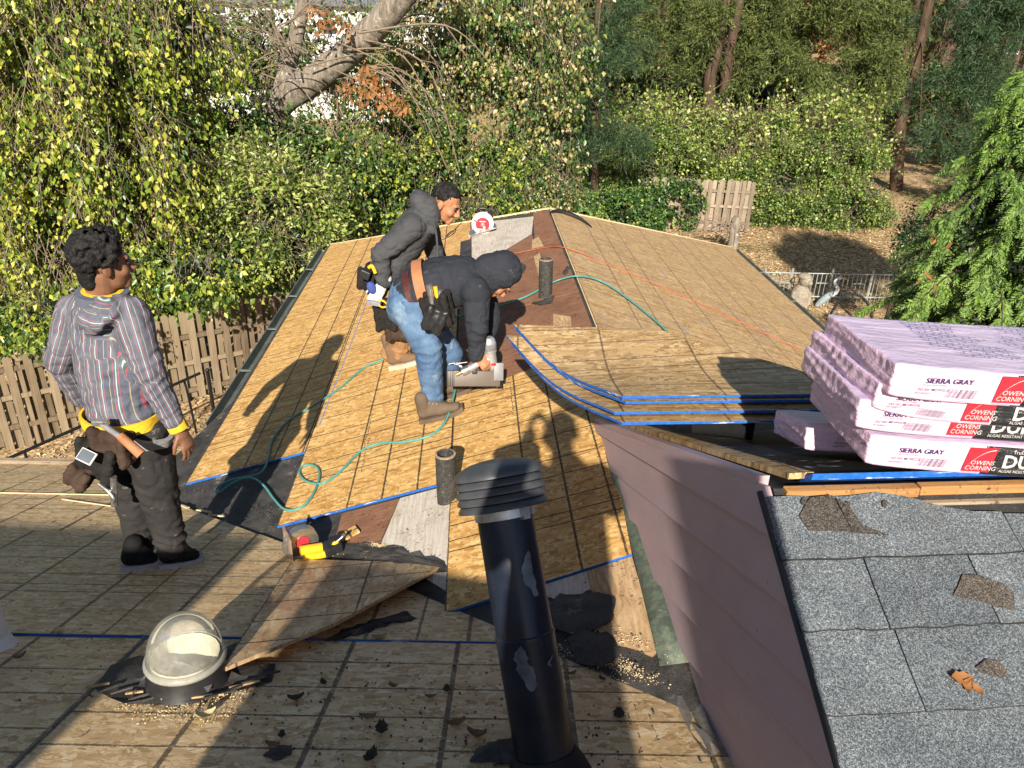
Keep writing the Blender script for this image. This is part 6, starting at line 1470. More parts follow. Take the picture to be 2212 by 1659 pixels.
# ================================================================== people
class Blob:
    """closed overlapping primitives, fused by a voxel remesh into one continuous skin"""
    def __init__(s): s.v, s.f, s.bones = [], [], []
    def cone(s, p0, p1, r0, r1, wide=None, ratio=1.0, ratio1=None, n=16, bone=True, tagn=None):
        p0, p1 = Vector(p0), Vector(p1); d = (p1-p0); L = d.length; d = d.normalized() if L > 1e-6 else Vector((0, 0, 1))
        x = Vector(wide) if wide is not None else d.orthogonal(); x = (x-d*x.dot(d)).normalized(); y = d.cross(x); ratio1 = ratio if ratio1 is None else ratio1
        rings = []
        for a in np.linspace(-math.pi/2, 0, 5): rings.append((p0+d*(r0*math.sin(a)), max(1e-4, r0*math.cos(a)), ratio))
        for a in np.linspace(0, math.pi/2, 5): rings.append((p1+d*(r1*math.sin(a)), max(1e-4, r1*math.cos(a)), ratio1))
        k = len(s.v)
        for (c, r, q) in rings:
            for j in range(n):
                t = 2*math.pi*j/n; s.v.append(c+x*(r*q*math.cos(t))+y*(r*math.sin(t)))
        for i in range(len(rings)-1):
            for j in range(n): s.f.append((k+i*n+j, k+i*n+(j+1) % n, k+(i+1)*n+(j+1) % n, k+(i+1)*n+j))
        s.f += [tuple(k+j for j in range(n))[::-1], tuple(k+(len(rings)-1)*n+j for j in range(n))]
        if bone: s.bones.append((p0, p1, max(r0*1.0, .01), x, tagn))
        return s
    def ell(s, c, ax, n=14, m=9, tagn=None, bone=False):
        c = Vector(c); ax = [Vector(a) for a in ax]; k = len(s.v)
        for i in range(m+1):
            a = math.pi*i/m; rr_ = max(1e-3, math.sin(a))
            for j in range(n):
                t = 2*math.pi*j/n; s.v.append(c+ax[0]*(rr_*math.cos(t))+ax[1]*(rr_*math.sin(t))-ax[2]*math.cos(a))
        for i in range(m):
            for j in range(n): s.f.append((k+i*n+j, k+i*n+(j+1) % n, k+(i+1)*n+(j+1) % n, k+(i+1)*n+j))
        s.f += [tuple(k+j for j in range(n))[::-1], tuple(k+m*n+j for j in range(n))]
        if ax[0].cross(ax[1]).dot(ax[2]) < 0:
            pass
        if bone: s.bones.append((c, c+Vector((0, 0, .01)), ax[0].length, ax[0].normalized(), tagn))
        return s
    def build(s, name, vox, mat, parent=None, smooth=3, wrinkle=0.0, folds=None, stripes=False, seed=0, freq=9.0, mats=None, keep=None):
        me = bpy.data.meshes.new('tmp'); me.from_pydata([tuple(v) for v in s.v], [], s.f); me.update()
        bm = bmesh.new(); bm.from_mesh(me); bmesh.ops.recalc_face_normals(bm, faces=bm.faces[:]); bm.to_mesh(me); bm.free()
        o = bpy.data.objects.new('tmp', me); COL.objects.link(o)
        r = o.modifiers.new('r', 'REMESH'); r.mode = 'VOXEL'; r.voxel_size = vox; r.adaptivity = 0
        if smooth: q = o.modifiers.new('s', 'SMOOTH'); q.iterations = smooth; q.factor = .5
        dg = bpy.context.evaluated_depsgraph_get(); m2 = bpy.data.meshes.new_from_object(o.evaluated_get(dg)); bpy.data.objects.remove(o); bpy.data.meshes.remove(me)
        n = len(m2.vertices); V = np.empty(n*3, np.float32); m2.vertices.foreach_get('co', V); V = V.reshape(-1, 3).astype(float)
        N = np.empty(n*3, np.float32); m2.vertices.foreach_get('normal', N); N = N.reshape(-1, 3).astype(float)
        best = np.full(n, 1e9); bi = np.zeros(n, int); bs = np.zeros(n)
        for k, (a, b, rr_, x, tg) in enumerate(s.bones):
            a_, b_ = np.array(a), np.array(b); d = b_-a_; L2 = max(d@d, 1e-9); t = np.clip(((V-a_)@d)/L2, 0, 1); dist = np.linalg.norm(V-a_-t[:, None]*d, axis=1)/rr_
            q = dist < best; best[q] = dist[q]; bi[q] = k; bs[q] = t[q]
        if stripes:
            u = np.zeros(n)
            for k, (a, b, rr_, x, tg) in enumerate(s.bones):
                q = bi == k
                if not q.any(): continue
                a_ = np.array(a); d = np.array(b)-a_; d /= max(np.linalg.norm(d), 1e-6); x_ = np.array(x); y_ = np.cross(d, x_); r_ = V[q]-a_
                if tg == 'hood': u[q] = r_[:, 2]*1.0+.3
                elif tg == 'torso': u[q] = (r_@x_)+.35*(r_@y_)*np.sign(r_@x_+1e-9)*0+.012*np.sin((r_@d)*9)
                else: u[q] = np.arctan2(r_@y_, r_@x_)*rr_+.02
            at = m2.attributes.new('stripe', 'FLOAT', 'POINT'); at.data.foreach_set('value', u.astype(np.float32))
        disp = np.zeros(n)
        if wrinkle:
            for i in range(n):
                p = Vector(V[i]); a = mnoise.noise(p*freq+Vector((seed, 0, 0))); b = mnoise.noise(p*freq*2.3+Vector((0, seed, 0)))
                cr = abs(mnoise.noise(Vector((p.x*freq*1.1+a*.8, p.y*freq*1.1+b*.8, p.z*freq*1.5+seed)))); c2 = abs(mnoise.noise(Vector((p.x*freq*2.1+seed, p.y*freq*2.1, p.z*freq*2.6+a)))); disp[i] = wrinkle*(.7*a+.25*b-.75*max(0, .22-cr)/.22-.22*max(0, .2-c2)/.2)
        if folds:
            for (k0, s0, wd, amp, per) in folds:            # bone, place, width, amplitude, period (m)
                a, b = np.array(s.bones[k0][0]), np.array(s.bones[k0][1]); d = b-a; L = np.linalg.norm(d); d /= L; t = (V-a)@d; rad = np.linalg.norm(V-a-t[:, None]*d, axis=1)
                near = np.exp(-((t/L-s0)/wd)**2)*(rad < s.bones[k0][2]*2.2); x_ = np.array(s.bones[k0][3]); y_ = np.cross(d, x_); th = np.arctan2((V-a)@y_, (V-a)@x_)
                nz = np.array([mnoise.noise(Vector(p)*5.5+Vector((seed*1.7, k0, 0))) for p in V[near > .03]]); full = np.zeros(n); full[near > .03] = nz
                wv = np.sin(t*6.283/(per*1.35)+2.4*np.sin(th+seed*.9)+full*5.0+th*.6); disp += amp*.75*near*(np.maximum(wv, -.35))*(.35+.9*np.clip(full+.45, 0, 1))
        if wrinkle or folds:
            V = V+N*disp[:, None]; m2.vertices.foreach_set('co', V.astype(np.float32).ravel())
        m2.materials.clear()
        for m_ in (mats or [mat]): m2.materials.append(m_)
        m2.polygons.foreach_set('use_smooth', np.ones(len(m2.polygons), dtype=bool)); m2.update(); m2.name = name
        return obj(name, m2, parent)

def _cloth(name, c, var=.18, weave=420, rough=.9, dust=None, sheen=.0):
    m = NT(name); v = m.coord(); n = m.noise(v, 7, 5, .6); f = m.noise(v, weave, 2, .6)
    lo = tuple(x*(1-var*1.7) for x in c); hi = tuple(min(1, x*(1+var*1.7)) for x in c)
    col = m.ramp(m.math('ADD', m.math('MULTIPLY', n, .75), m.math('MULTIPLY', f, .25)), [(.3, lo), (.7, hi)])
    if dust: col = m.mix(m.math('MULTIPLY', m.step(m.noise(v, 13, 6, .72), .62, .70), .7), col, dust)
    cr = m.math('ABSOLUTE', m.math('SUBTRACT', m.noise(m.mapping(v, (1, 1, 1.5)), 11, 3, .55, .8), .5)); cr = m.math('MINIMUM', cr, .09)
    return m.bsdf(col, rough, 0, m.bump(m.math('ADD', m.math('ADD', m.math('MULTIPLY', f, .06), m.math('MULTIPLY', m.noise(v, 26, 4, .6), .12)), m.math('MULTIPLY', cr, 3.0)), .40, .010), .15)
M_SKIN1 = plain('skin_brown', (.20, .095, .055), .5, 0, .35, .12, 40, .12); M_SKIN2 = plain('skin_tan', (.36, .165, .085), .5, 0, .35, .12, 40, .12)
M_HAIR = plain('black_hair', (.009, .008, .008), .66, 0, .3, .4, 160, .9)
M_SWEATY = _cloth('yellow_rib', (.68, .43, .03), .10, 300)
M_SWEATP = _cloth('charcoal_sweatpants', (.032, .030, .030), .2, 420, .9, (.20, .19, .17))
M_GREYH = _cloth('grey_fleece', (.060, .062, .067), .14)
M_NAVYH = _cloth('navy_fleece', (.028, .031, .040), .16, 420, .9, (.10, .10, .11))
M_TANP = _cloth('tan_canvas', (.30, .17, .085), .15); M_CANV = _cloth('black_canvas', (.020, .018, .017), .25, 300, .85, (.09, .085, .08)); M_BRC = _cloth('brown_canvas', (.055, .035, .026), .25, 300, .85, (.16, .13, .10))
M_LEATH = _cloth('tan_leather', (.36, .155, .075), .2, 120, .6); M_LEATHD = _cloth('oxblood_leather', (.075, .025, .022), .2, 120, .5)
M_BOOT = _cloth('brown_suede', (.17, .105, .065), .2, 260, .9, (.35, .27, .18)); M_BOOTG = _cloth('grey_boot', (.115, .085, .06), .2, 260, .85, (.30, .25, .18)); M_SOLEW = plain('pale_sole', (.42, .37, .30), .7, 0, .2, .2, 40, .2); M_SNEAK = _cloth('black_knit_shoe', (.012, .012, .013), .2, 420, .8); M_SOLEG = plain('white_sole', (.34, .34, .36), .6, 0, .2, .15, 40, .2)
M_GLOVE = _cloth('white_glove', (.62, .62, .63), .08, 300); M_GLOVB = _cloth('blue_glove_palm', (.05, .075, .26), .15, 300)
def _jeans():
    m = NT('faded_denim'); v = m.coord(); n = m.noise(v, 5, 5, .6); f = m.noise(m.mapping(v, (500, 500, 90)), 1, 2)
    c = m.ramp(m.math('ADD', m.math('MULTIPLY', n, .8), m.math('MULTIPLY', f, .2)), [(.3, (.04, .08, .165)), (.52, (.095, .165, .28)), (.72, (.24, .325, .41))])
    c = m.mix(m.math('MULTIPLY', m.step(m.noise(v, 9, 5, .7), .60, .72), .6), c, (.42, .44, .42))
    return m.bsdf(c, .9, 0, m.bump(m.math('ADD', f, m.noise(v, 24, 4)), .35, .004), .15)
M_JEAN = _jeans()
def _striped():
    m = NT('striped_fleece'); v = m.coord(); a = m.n('Attribute', attribute_name='stripe').outputs['Fac']; n = m.noise(v, 8, 5, .6)
    c = m.ramp(n, [(.3, (.070, .080, .112)), (.7, (.118, .130, .168))])
    t = m.math('FRACT', m.math('ADD', m.math('MULTIPLY', a, 1/.056), m.math('MULTIPLY', m.noise(v, 30, 2), .03)))
    def ln(p, w): d = m.math('ABSOLUTE', m.math('SUBTRACT', t, p)); return m.math('SUBTRACT', 1, m.step(d, w*.6, w))
    c = m.mix(m.math('MULTIPLY', ln(.10, .026), .6), c, (.52, .42, .20))
    for p in (.36, .66): c = m.mix(m.math('MULTIPLY', ln(p, .034), .62), c, (.44, .09, .13))
    for p in (.45, .57): c = m.mix(m.math('MULTIPLY', ln(p, .034), .6), c, (.08, .20, .18))
    c = m.mix(m.math('MULTIPLY', ln(.51, .028), .75), c, (.62, .66, .67))
    c = m.mix(m.math('MULTIPLY', m.step(m.noise(v, 12, 6, .7), .48, .72), .5), c, (.20, .21, .245))
    return m.bsdf(c, .9, 0, m.bump(m.math('ADD', m.noise(v, 380, 2), m.noise(v, 22, 4)), .3, .004), .12)
M_STRIPE = _striped()

def head_prims(B, c, f, u, neck, sc=1.0):
    f = Vector(f).normalized(); u = Vector(u); u = (u-f*u.dot(f)).normalized(); s = f.cross(u); c = Vector(c)
    P = lambda a, b, d=0: c+(f*a+u*b+s*d)*sc
    A = lambda a, b, d: (f*a*sc, s*d*sc, u*b*sc)
    B.ell(P(-.012, .035), A(.098, .092, .076)); B.ell(P(.034, -.02), A(.064, .095, .064)); B.ell(P(.03, -.075), A(.058, .042, .052)); B.ell(P(.076, -.100), A(.024, .022, .026))
    B.cone(P(.094, .018), P(.119, -.026), .011*sc, .0155*sc, None, 1, None, 10, False); B.ell(P(.104, -.034), A(.018, .010, .021)); B.ell(P(.084, .030), A(.018, .012, .054))
    for q in (-1, 1): B.ell(P(.062, -.028, .036*q), A(.032, .030, .028)); B.ell(P(-.006, -.012, .077*q), A(.021, .034, .012)); B.ell(P(-.016, -.006, .084*q), A(.012, .03, .010))
    B.ell(P(.094, -.064), A(.014, .0075, .026)); B.ell(P(.092, -.079), A(.014, .0080, .022))
    B.cone(P(-.022, -.05), neck, .058*sc, .064, None, 1, None, 14, False)
    return P, A, f, u, s
def face_bits(parent, P, A, sc=1.0, mat=None):
    for q in (-1, 1):
        mb = MB(); mb.ball((0, 0, 0), (1, 1, 1), 10, 8); ax = A(.010, .0065, .014); M = basis(P(.0905, .006, .031*q), *ax); sm(obj('eye', mb.me('eye', [M_BLACKP]), parent, M), 80)
        mb = MB(); mb.ball((0, 0, 0), (1, 1, 1), 8, 6); ax = A(.008, .0055, .024); M = basis(P(.094, .0285, .033*q), *ax); sm(obj('eyebrow', mb.me('eyebrow', [M_HAIR]), parent, M), 80)
def hand_prims(B, W, d, n, side, curl=.45, sc=1.0, thumb_in=.3):
    W = Vector(W); d = Vector(d).normalized(); n = Vector(n); n = (n-d*n.dot(d)).normalized(); s = Vector(side); s = (s-d*s.dot(d)-n*s.dot(n)).normalized()
    B.cone(W-d*.01, W+d*.035*sc, .024*sc, .021*sc, s, 1.25, 1.7, 12, False); B.cone(W+d*.03*sc, W+d*.085*sc, .0165*sc, .015*sc, s, 2.2, 2.4, 12, False)
    for i, (o, L) in enumerate(((.032, .072), (.0105, .080), (-.0115, .074), (-.032, .058))):
        p = W+d*(.088-.006*abs(i-1))*sc+s*o*sc; a = 0.0
        for k, fr in enumerate((.42, .32, .26)):
            a += curl*(1.0 if k else .7); q = p+(d*math.cos(a)+n*math.sin(a))*(L*fr*sc); B.cone(p, q, (.0092-.0009*k)*sc, (.0085-.0009*k)*sc, None, 1, None, 8, False); p = q
    p = W+d*.028*sc+s*.028*sc; q = p+(s*.62+d*.72+n*thumb_in)*.042*sc; B.cone(p, q, .0125*sc, .0105*sc, None, 1, None, 8, False); r = q+(s*.15+d*.85+n*(thumb_in+.2))*.034*sc; B.cone(q, r, .0102*sc, .0082*sc, None, 1, None, 8, False)
def shoe(parent, heel, toe, up_, hgt, wdt, upm, solem, ankle, name='shoe', sole_h=.028, lace=True):
    heel, toe, up_ = Vector(heel), Vector(toe), Vector(up_).normalized(); d = toe-heel; d = d-up_*d.dot(up_); L = d.length; d.normalize(); s = up_.cross(d)
    B = Blob(); B.cone(heel+d*.045+up_*(sole_h+.038), heel+d*(L*.55)+up_*(sole_h+.034), .044, .044, s, .92, 1.0, 14, False); B.cone(heel+d*(L*.5)+up_*(sole_h+.028), toe-d*.045+up_*(sole_h+.018), .042, .028, s, 1.12, 1.35, 14, False)
    a = Vector(ankle); B.cone(heel+d*.055+up_*(sole_h+.04), heel+d*.06+up_*(sole_h+hgt), .046, .046, s, .92, .95, 14, False); B.ell(heel+d*(L*.36)+up_*(sole_h+.065), (d*.06, s*.032, up_*.035))
    sh = B.build(name, .0065, upm, parent, 2)
    V = []; k = 22; prof = []
    for i in range(k):
        t = i/(k-1); w_ = wdt*(.40+.62*math.sin(math.pi*(.12+.80*t))**.8*(.80+.28*t)); prof.append((t*L, w_))
    ring = [(x, w_) for x, w_ in prof]+[(x, -w_) for x, w_ in prof[::-1]]; M = basis(heel, d, s, up_)
    mb = MB().prism(ring, 0, sole_h, 0); V2 = mb.v
    mb.v = [tuple(M @ (Vector(v)+Vector((0, 0, .02*max(0, (v[0]/L-.75)/.25)**2)))) for v in V2]
    sm(mb.obj('sole', [solem], sh), 40)
    if lace:
        mb = MB()
        for i in range(5):
            c = heel+d*(L*(.34+.075*i))+up_*(sole_h+.097-.011*i); mb.tube([c-s*.026, c+up_*.005, c+s*.026+d*.008], .0028, 5); 
        sm(mb.obj('laces', [M_BLACKR if upm is M_SNEAK else M_SOLEW], sh), 60)
    return sh
def band(name, parent, c, axis, wide, rx, ry, h, mat, n=40, th=.006, jig=.0):
    M = axis_frame(c, axis, wide); mb = MB(); V = []
    for (r, z) in ((0, -h/2), (0, h/2), (-th, h/2), (-th, -h/2)):
        for j in range(n): a = 2*math.pi*j/n; w_ = 1+jig*math.sin(a*9); V.append(M @ Vector(((rx+r)*math.cos(a)*w_, (ry+r)*math.sin(a)*w_, z)))
    F = [(i*n+j, i*n+(j+1) % n, ((i+1) % 4)*n+(j+1) % n, ((i+1) % 4)*n+j) for i in range(4) for j in range(n)]
    return sm(obj(name, mb.add(V, F).me(name, [mat]), parent), 50)
def pouch(name, parent, M, w_, d_, h_, mat, seed=1, flare=1.1):
    B = Blob(); 
    for x in (-.5, .5):
        for y in (-.5, .5): B.cone(M @ Vector((x*w_*.72, y*d_*.6, -h_)), M @ Vector((x*w_*.8*flare, y*d_*.7*flare, 0)), .03, .026, None, 1, None, 8, True)
    c = M @ Vector((0, 0, -h_*.5)); R = M.to_3x3(); B.ell(c, (R @ Vector((w_*.52, 0, 0)), R @ Vector((0, d_*.5, 0)), R @ Vector((0, 0, h_*.55))))
    B.cone(M @ Vector((0, 0, -h_*.92)), M @ Vector((0, 0, -.02)), d_*.42, d_*.46, R @ Vector((1, 0, 0)), w_/d_, None, 16)
    return B.build(name, .010, mat, parent, 2, .008, None, False, seed, 16)
J = lambda px, py, Y: Vector(aty(px, py, Y))
def person(label, body, loc): return None

# ------------------------------------------------------- 1: the watcher in the striped hoodie
g1 = onN(300, 1236)
B = Blob(); hc = J(226, 570, 3.02); nk = J(220, 640, 3.03)
P1, A1, f1, u1, s1 = head_prims(B, hc, (.80, .60, -.05), (.06, .03, 1), nk, .91)
shL, shR, elL, elR, wrL, wrR = J(160, 680, 3.12), J(283, 684, 2.95), J(130, 780, 3.15), J(318, 800, 2.90), J(175, 860, 3.26), J(384, 922, 2.90)
pel, che = J(283, 925, 3.03), J(225, 700, 3.03)
hiL, hiR, knL, knR, anL, anR = J(264, 938, 3.07), J(315, 938, 2.98), J(287, 1075, 3.05), J(344, 1070, 2.985), J(305, 1182, 3.04), J(372, 1180, 2.98)
SHD = (shR-shL).normalized()
B.cone(nk, che, .062, .10, SHD, 1.0, 1.3); B.cone(che, pel, .105, .105, SHD, 1.3, 1.25); B.cone(shL, shR, .05, .05)
for a, b, c in ((shL, elL, wrL), (shR, elR, wrR)): B.cone(a, b, .048, .040); B.cone(b, c, .038, .027)
for a, b, c in ((hiL, knL, anL), (hiR, knR, anR)): B.cone(a, b, .075, .055); B.cone(b, c, .052, .038)
hd = (J(404, 958, 2.90)-wrR).normalized(); hand_prims(B, wrR+hd*.012, hd, (-.5, .2, -.25), (.75, -.55, .1), .38)
hand_prims(B, wrL, (wrL-elL), (0, 1, -.3), (1, 0, 0), .4)
p1 = B.build('person', .0055, M_SKIN1, None, 3); tag(p1, 'person standing at left in striped hoodie and black sweatpants, back turned, looking right', 'person')
face_bits(p1, P1, A1)
# curly hair
B = Blob(); rr = random.Random(11)
B.ell(P1(-.020, .048), A1(.104, .090, .084))
for i in range(900):
    a, z = rr.uniform(0, 6.283), rr.uniform(-.75, 1); q = math.sqrt(1-z*z); fx, sx, ux = q*math.cos(a), q*math.sin(a), z
    if fx > .55 and ux < .45: continue
    if ux < -.45 and fx > -.3: continue
    k = 1.0+rr.uniform(.0, .20)+.12*max(0, ux); r_ = rr.uniform(.006, .013)
    B.ell(P1(-.020+.105*fx*k, .050+.094*ux*k, .085*sx*k), A1(r_, r_, r_), 7, 5)
B.cone(P1(-.075, -.02), P1(-.07, -.075), .045, .038, s1, 1.25, 1.2, 12, False)
hr = B.build('hair', .0048, M_HAIR, p1, 1, .004, None, False, 3, 60)
# hoodie
B = Blob(); hem = J(264, 880, 3.02); mid = J(240, 780, 3.03); cht = J(222, 690, 3.03)
B.cone(cht, mid, .118, .132, SHD, 1.42, 1.40, 22, True, 'torso'); B.cone(mid, hem, .132, .142, SHD, 1.40, 1.22, 22, True, 'torso')
B.cone(J(222, 668, 3.03), shR+Vector((0, 0, .02)), .085, .072, None, 1, None, 14, False); B.cone(J(215, 668, 3.03), shL+Vector((0, 0, .02)), .085, .072, None, 1, None, 14, False)
k0 = len(B.bones)
B.cone(shR, elR, .082, .070); B.cone(elR, wrR-hd*.045, .068, .052); B.cone(shL, elL, .080, .070); B.cone(elL, wrL, .066, .050)
B.ell(J(213, 672, 2.93), (SHD*.135, Vector((0, .07, .02)), Vector((0, -.01, .060))), 18, 12, 'hood', True); B.ell(J(200, 690, 2.90), (SHD*.100, Vector((0, .05, .02)), Vector((0, 0, .060))), 18, 12, 'hood', True)
B.bones[-1] = (B.bones[-1][0], B.bones[-1][1], .075, B.bones[-1][3], 'hood'); B.bones[-2] = (B.bones[-2][0], B.bones[-2][1], .085, B.bones[-2][3], 'hood')
h1 = B.build('hoodie', .009, M_STRIPE, p1, 3, .009, [(1, .85, .25, .008, .05), (k0, .95, .22, .007, .035), (k0+1, .25, .3, .006, .032), (k0+1, .85, .15, .005, .02)], True, 5, 7)
band('collar', p1, J(222, 640, 3.01), (.05, -.05, 1), SHD, .108, .100, .045, M_STRIPE, 40, .03); band('collar_lining', p1, J(222, 634, 3.02), (.05, -.05, 1), SHD, .084, .078, .030, M_SWEATY, 40, .02)
band('hem', p1, J(264, 897, 3.01), (pel-che), SHD, .190, .156, .052, M_SWEATY, 60, .012, .008); band('cuff', p1, wrR-hd*.012, hd, (1, 0, 0), .044, .040, .050, M_SWEATY, 30, .01, .02)
# trousers
B = Blob(); B.cone(J(268, 915, 3.03), J(285, 960, 3.03), .118, .128, SHD, 1.32, 1.25, 20); k0 = len(B.bones)
B.cone(hiL, knL, .108, .090); B.cone(knL, anL, .086, .066); B.cone(hiR, knR, .110, .092); B.cone(knR, anR, .088, .066)
B.build('sweatpants', .009, M_SWEATP, p1, 3, .007, [(k0, .9, .3, .006, .05), (k0+1, .85, .30, .010, .040), (k0+2, .9, .3, .006, .05), (k0+3, .85, .30, .011, .040), (k0+3, .15, .2, .006, .05)], False, 8, 7)
upN = (FN.to_3x3() @ Vector((0, 0, 1)))
shoe(p1, onN(262, 1240, .015), onN(352, 1227, .015), upN, .10, .041, M_SNEAK, M_SOLEG, anL); s_ = shoe(p1, onN(344, 1236, .015), onN(441, 1219, .015), upN, .10, .041, M_SNEAK, M_SOLEG, anR)
mk = MB(); c = onN(378, 1224, .062)+Vector((0, -.045, 0))
for sgn in (-1, 1): mk.tube(bez([c+Vector((-.018, 0, sgn*.012)), c+Vector((-.006, -.001, sgn*.003)), c+Vector((.006, -.001, sgn*.003)), c+Vector((.018, 0, sgn*.012))], 4), .0028, 5)
mk.obj('shoe_emblem', [M_WHITEINK], s_)
# tool belt of the watcher
tb = thing('tool_belt', 'dark canvas tool belt with pouch and hammer on the striped man', 'tool belt', J(280, 940, 2.9))
band('belt', tb, J(272, 925, 3.02), (pel-che), SHD, .178, .145, .052, M_BRC, 60, .012, .01)
band('shirt_roll', tb, J(300, 918, 3.0), Vector((.35, 0, 1)), SHD, .172, .142, .040, _cloth('grey_rib', (.26, .26, .26), .12, 90), 60, .02, .02)
PM1 = basis(J(218, 958, 2.86), Vector((.86, -.2, -.32)).normalized(), Vector((.2, .95, .1)).normalized(), Vector((.30, -.1, .95)).normalized())
pouch('pouch', tb, PM1, .17, .09, .18, M_CANV, 2); pouch('pouch', tb, basis(J(240, 935, 2.85), Vector((.95, -.2, -.2)).normalized(), Vector((.2, .95, .1)).normalized(), (0, 0, 1)), .16, .08, .12, M_BRC, 3)
pouch('side_pouch', tb, basis(J(178, 1015, 2.84), Vector((.8, -.2, -.5)).normalized(), Vector((.2, .95, .1)).normalized(), Vector((.5, 0, .86)).normalized()), .08, .06, .07, M_BRC, 4)
# hammer through the belt
a, b = J(218, 915, 2.80), J(262, 945, 2.76); hm = sm(MB().tube([a, b], .0125, 10).obj('hammer_shaft', [M_GREYP], tb), 60); sm(MB().tube([J(258, 940, 2.76), J(305, 982, 2.74)], [.018, .022], 10).obj('hammer_grip', [M_BRC if False else M_LEATH], tb), 60); MB().box((-.03, -.014, -.012), (.035, .014, .012), 0, Matrix.Translation(J(216, 913, 2.80)), .003).obj('hammer_head', [M_STEEL], tb)
sm(MB().tube([J(245, 1030, 2.82), J(247, 1092, 2.82)], .0145, 12).obj('tool_handle', [M_STEEL], tb), 50); sm(MB().tube(bez([J(213, 1045, 2.82), J(235, 1062, 2.80), J(246, 1078, 2.79), J(243, 1086, 2.79)], 4), [.009]*9+[.006]*4, 8).obj('pry_bar', [M_STEEL], tb), 60)
ph = thing('phone', 'phone in silver frame sticking out of the pouch', 'phone', J(186, 985, 2.78)); MPh = basis(J(187, 986, 2.775), Vector((.86, .1, -.45)).normalized(), Vector((.35, -.6, .68)).normalized().cross(Vector((.86, .1, -.45)).normalized()) if False else Vector((.1, .78, .6)).normalized(), Vector((.3, -.6, .72)).normalized())
MPh = axis_frame(J(187, 986, 2.775), (-.15, -.62, .75), (.86, -.1, -.42))
sm(MB().box((-.042, -.028, -.004), (.042, .028, .004), 0, None, .003).obj('case', [M_WHITEP], ph, MPh), 40); MB().box((-.037, -.024, .0042), (.037, .024, .0052)).obj('screen', [plain('dark_glass', (.12, .14, .16), .08, 0, .6, .2, 6, .02)], ph, MPh)

# ------------------------------------------------------- 2: the man in the grey hoodie
B = Blob(); hc = J(963, 440, 5.30); nk = J(918, 468, 5.32)
P2, A2, f2, u2, s2 = head_prims(B, hc, (.84, -.28, -.46), (.46, -.06, .88), nk, .99)
shR, shL, elR, elL, wrR, wrL = J(888, 492, 5.16), J(920, 482, 5.48), J(823, 548, 5.10), J(945, 560, 5.55), J(826, 616, 5.12), J(915, 630, 5.50)
pel, che = J(838, 612, 5.35), J(898, 490, 5.33); SHD = Vector((.12, -1, .0)).normalized()
hiR, hiL, knR, knL, anR, anL = J(832, 620, 5.28), J(850, 618, 5.46), J(868, 705, 5.26), J(895, 700, 5.50), J(862, 775, 5.32), J(845, 762, 5.50)
B.cone(nk, che, .064, .11, SHD, 1, 1.4); B.cone(che, pel, .115, .11, SHD, 1.4, 1.3); B.cone(shL, shR, .05, .05)
for a, b, c in ((shL, elL, wrL), (shR, elR, wrR)): B.cone(a, b, .050, .042); B.cone(b, c, .040, .028)
for a, b, c in ((hiL, knL, anL), (hiR, knR, anR)): B.cone(a, b, .078, .058); B.cone(b, c, .055, .040)
hd = (J(812, 640, 5.10)-wrR).normalized(); hand_prims(B, wrR, hd, (.2, .9, .1), (-.8, -.1, .2), .55); hand_prims(B, wrL, wrL-elL, (0, 1, 0), (1, 0, 0), .5)
p2 = B.build('person', .0058, M_SKIN2, None, 3); tag(p2, 'person in charcoal grey hoodie and tan trousers stooping, watching the work', 'person'); face_bits(p2, P2, A2)
B = Blob(); B.ell(P2(-.024, .051), A2(.096, .083, .079)); B.ell(P2(.010, .092), A2(.062, .040, .064)); B.cone(P2(-.07, -.0), P2(-.075, -.055), .050, .044, s2, 1.25, 1.2, 12, False)
for i in range(420):
    a, z = rr.uniform(0, 6.283), rr.uniform(-.35, 1); q = math.sqrt(1-z*z); fx, sx = q*math.cos(a), q*math.sin(a)
    if fx > .35 and z < .62+.3*abs(sx): continue
    r_ = rr.uniform(.004, .0075); B.ell(P2(-.022+.099*fx, .050+.088*z+.004*rr.random(), .081*sx), A2(r_, r_*1.5, r_), 6, 4)
B.build('hair', .0045, M_HAIR, p2, 1, .0025, None, False, 2, 90)
B = Blob(); hem = J(836, 600, 5.34); mid = J(858, 545, 5.33)
B.cone(J(900, 490, 5.32), mid, .132, .140, SHD, 1.42, 1.35, 22); B.cone(mid, hem, .150, .138, SHD, 1.35, 1.25, 22); B.cone(J(905, 478, 5.3), shR, .10, .095, None, 1, None, 14, False); B.cone(J(908, 475, 5.34), shL, .10, .09, None, 1, None, 14, False); k0 = len(B.bones)
B.cone(shR, elR, .088, .070); B.cone(elR, wrR-hd*.02, .068, .050); B.cone(shL, elL, .086, .070); B.cone(elL, wrL, .068, .050)
B.ell(J(910, 440, 5.30), (SHD*.135, Vector((.075, 0, .03)), Vector((-.04, 0, .095))), 18, 12); B.ell(J(928, 455, 5.28), (SHD*.125, Vector((.05, 0, -.08)), Vector((.07, 0, .06))), 18, 12); B.cone(J(935, 470, 5.22), J(935, 500, 5.20), .05, .03, None, 1, None, 10, False)
B.build('hoodie', .010, M_GREYH, p2, 3, .010, [(0, .5, .5, .006, .06), (1, .8, .4, .010, .05), (k0, .92, .25, .009, .045), (k0+1, .2, .3, .008, .04), (k0+1, .9, .14, .006, .025)], False, 4, 6)
sm(MB().tube(bez([J(937, 478, 5.15), J(943, 510, 5.14), J(945, 545, 5.14), J(943, 560, 5.14)], 4), [.008]*9+[.012]*4, 8).obj('drawstring', [M_GREYH], p2), 60)
B = Blob(); B.cone(J(836, 605, 5.36), J(838, 630, 5.36), .135, .135, SHD, 1.3, 1.25, 18); k0 = len(B.bones)
B.cone(hiR, knR, .115, .098); B.cone(knR, anR, .094, .078); B.cone(hiL, knL, .112, .096); B.cone(knL, anL, .092, .078)
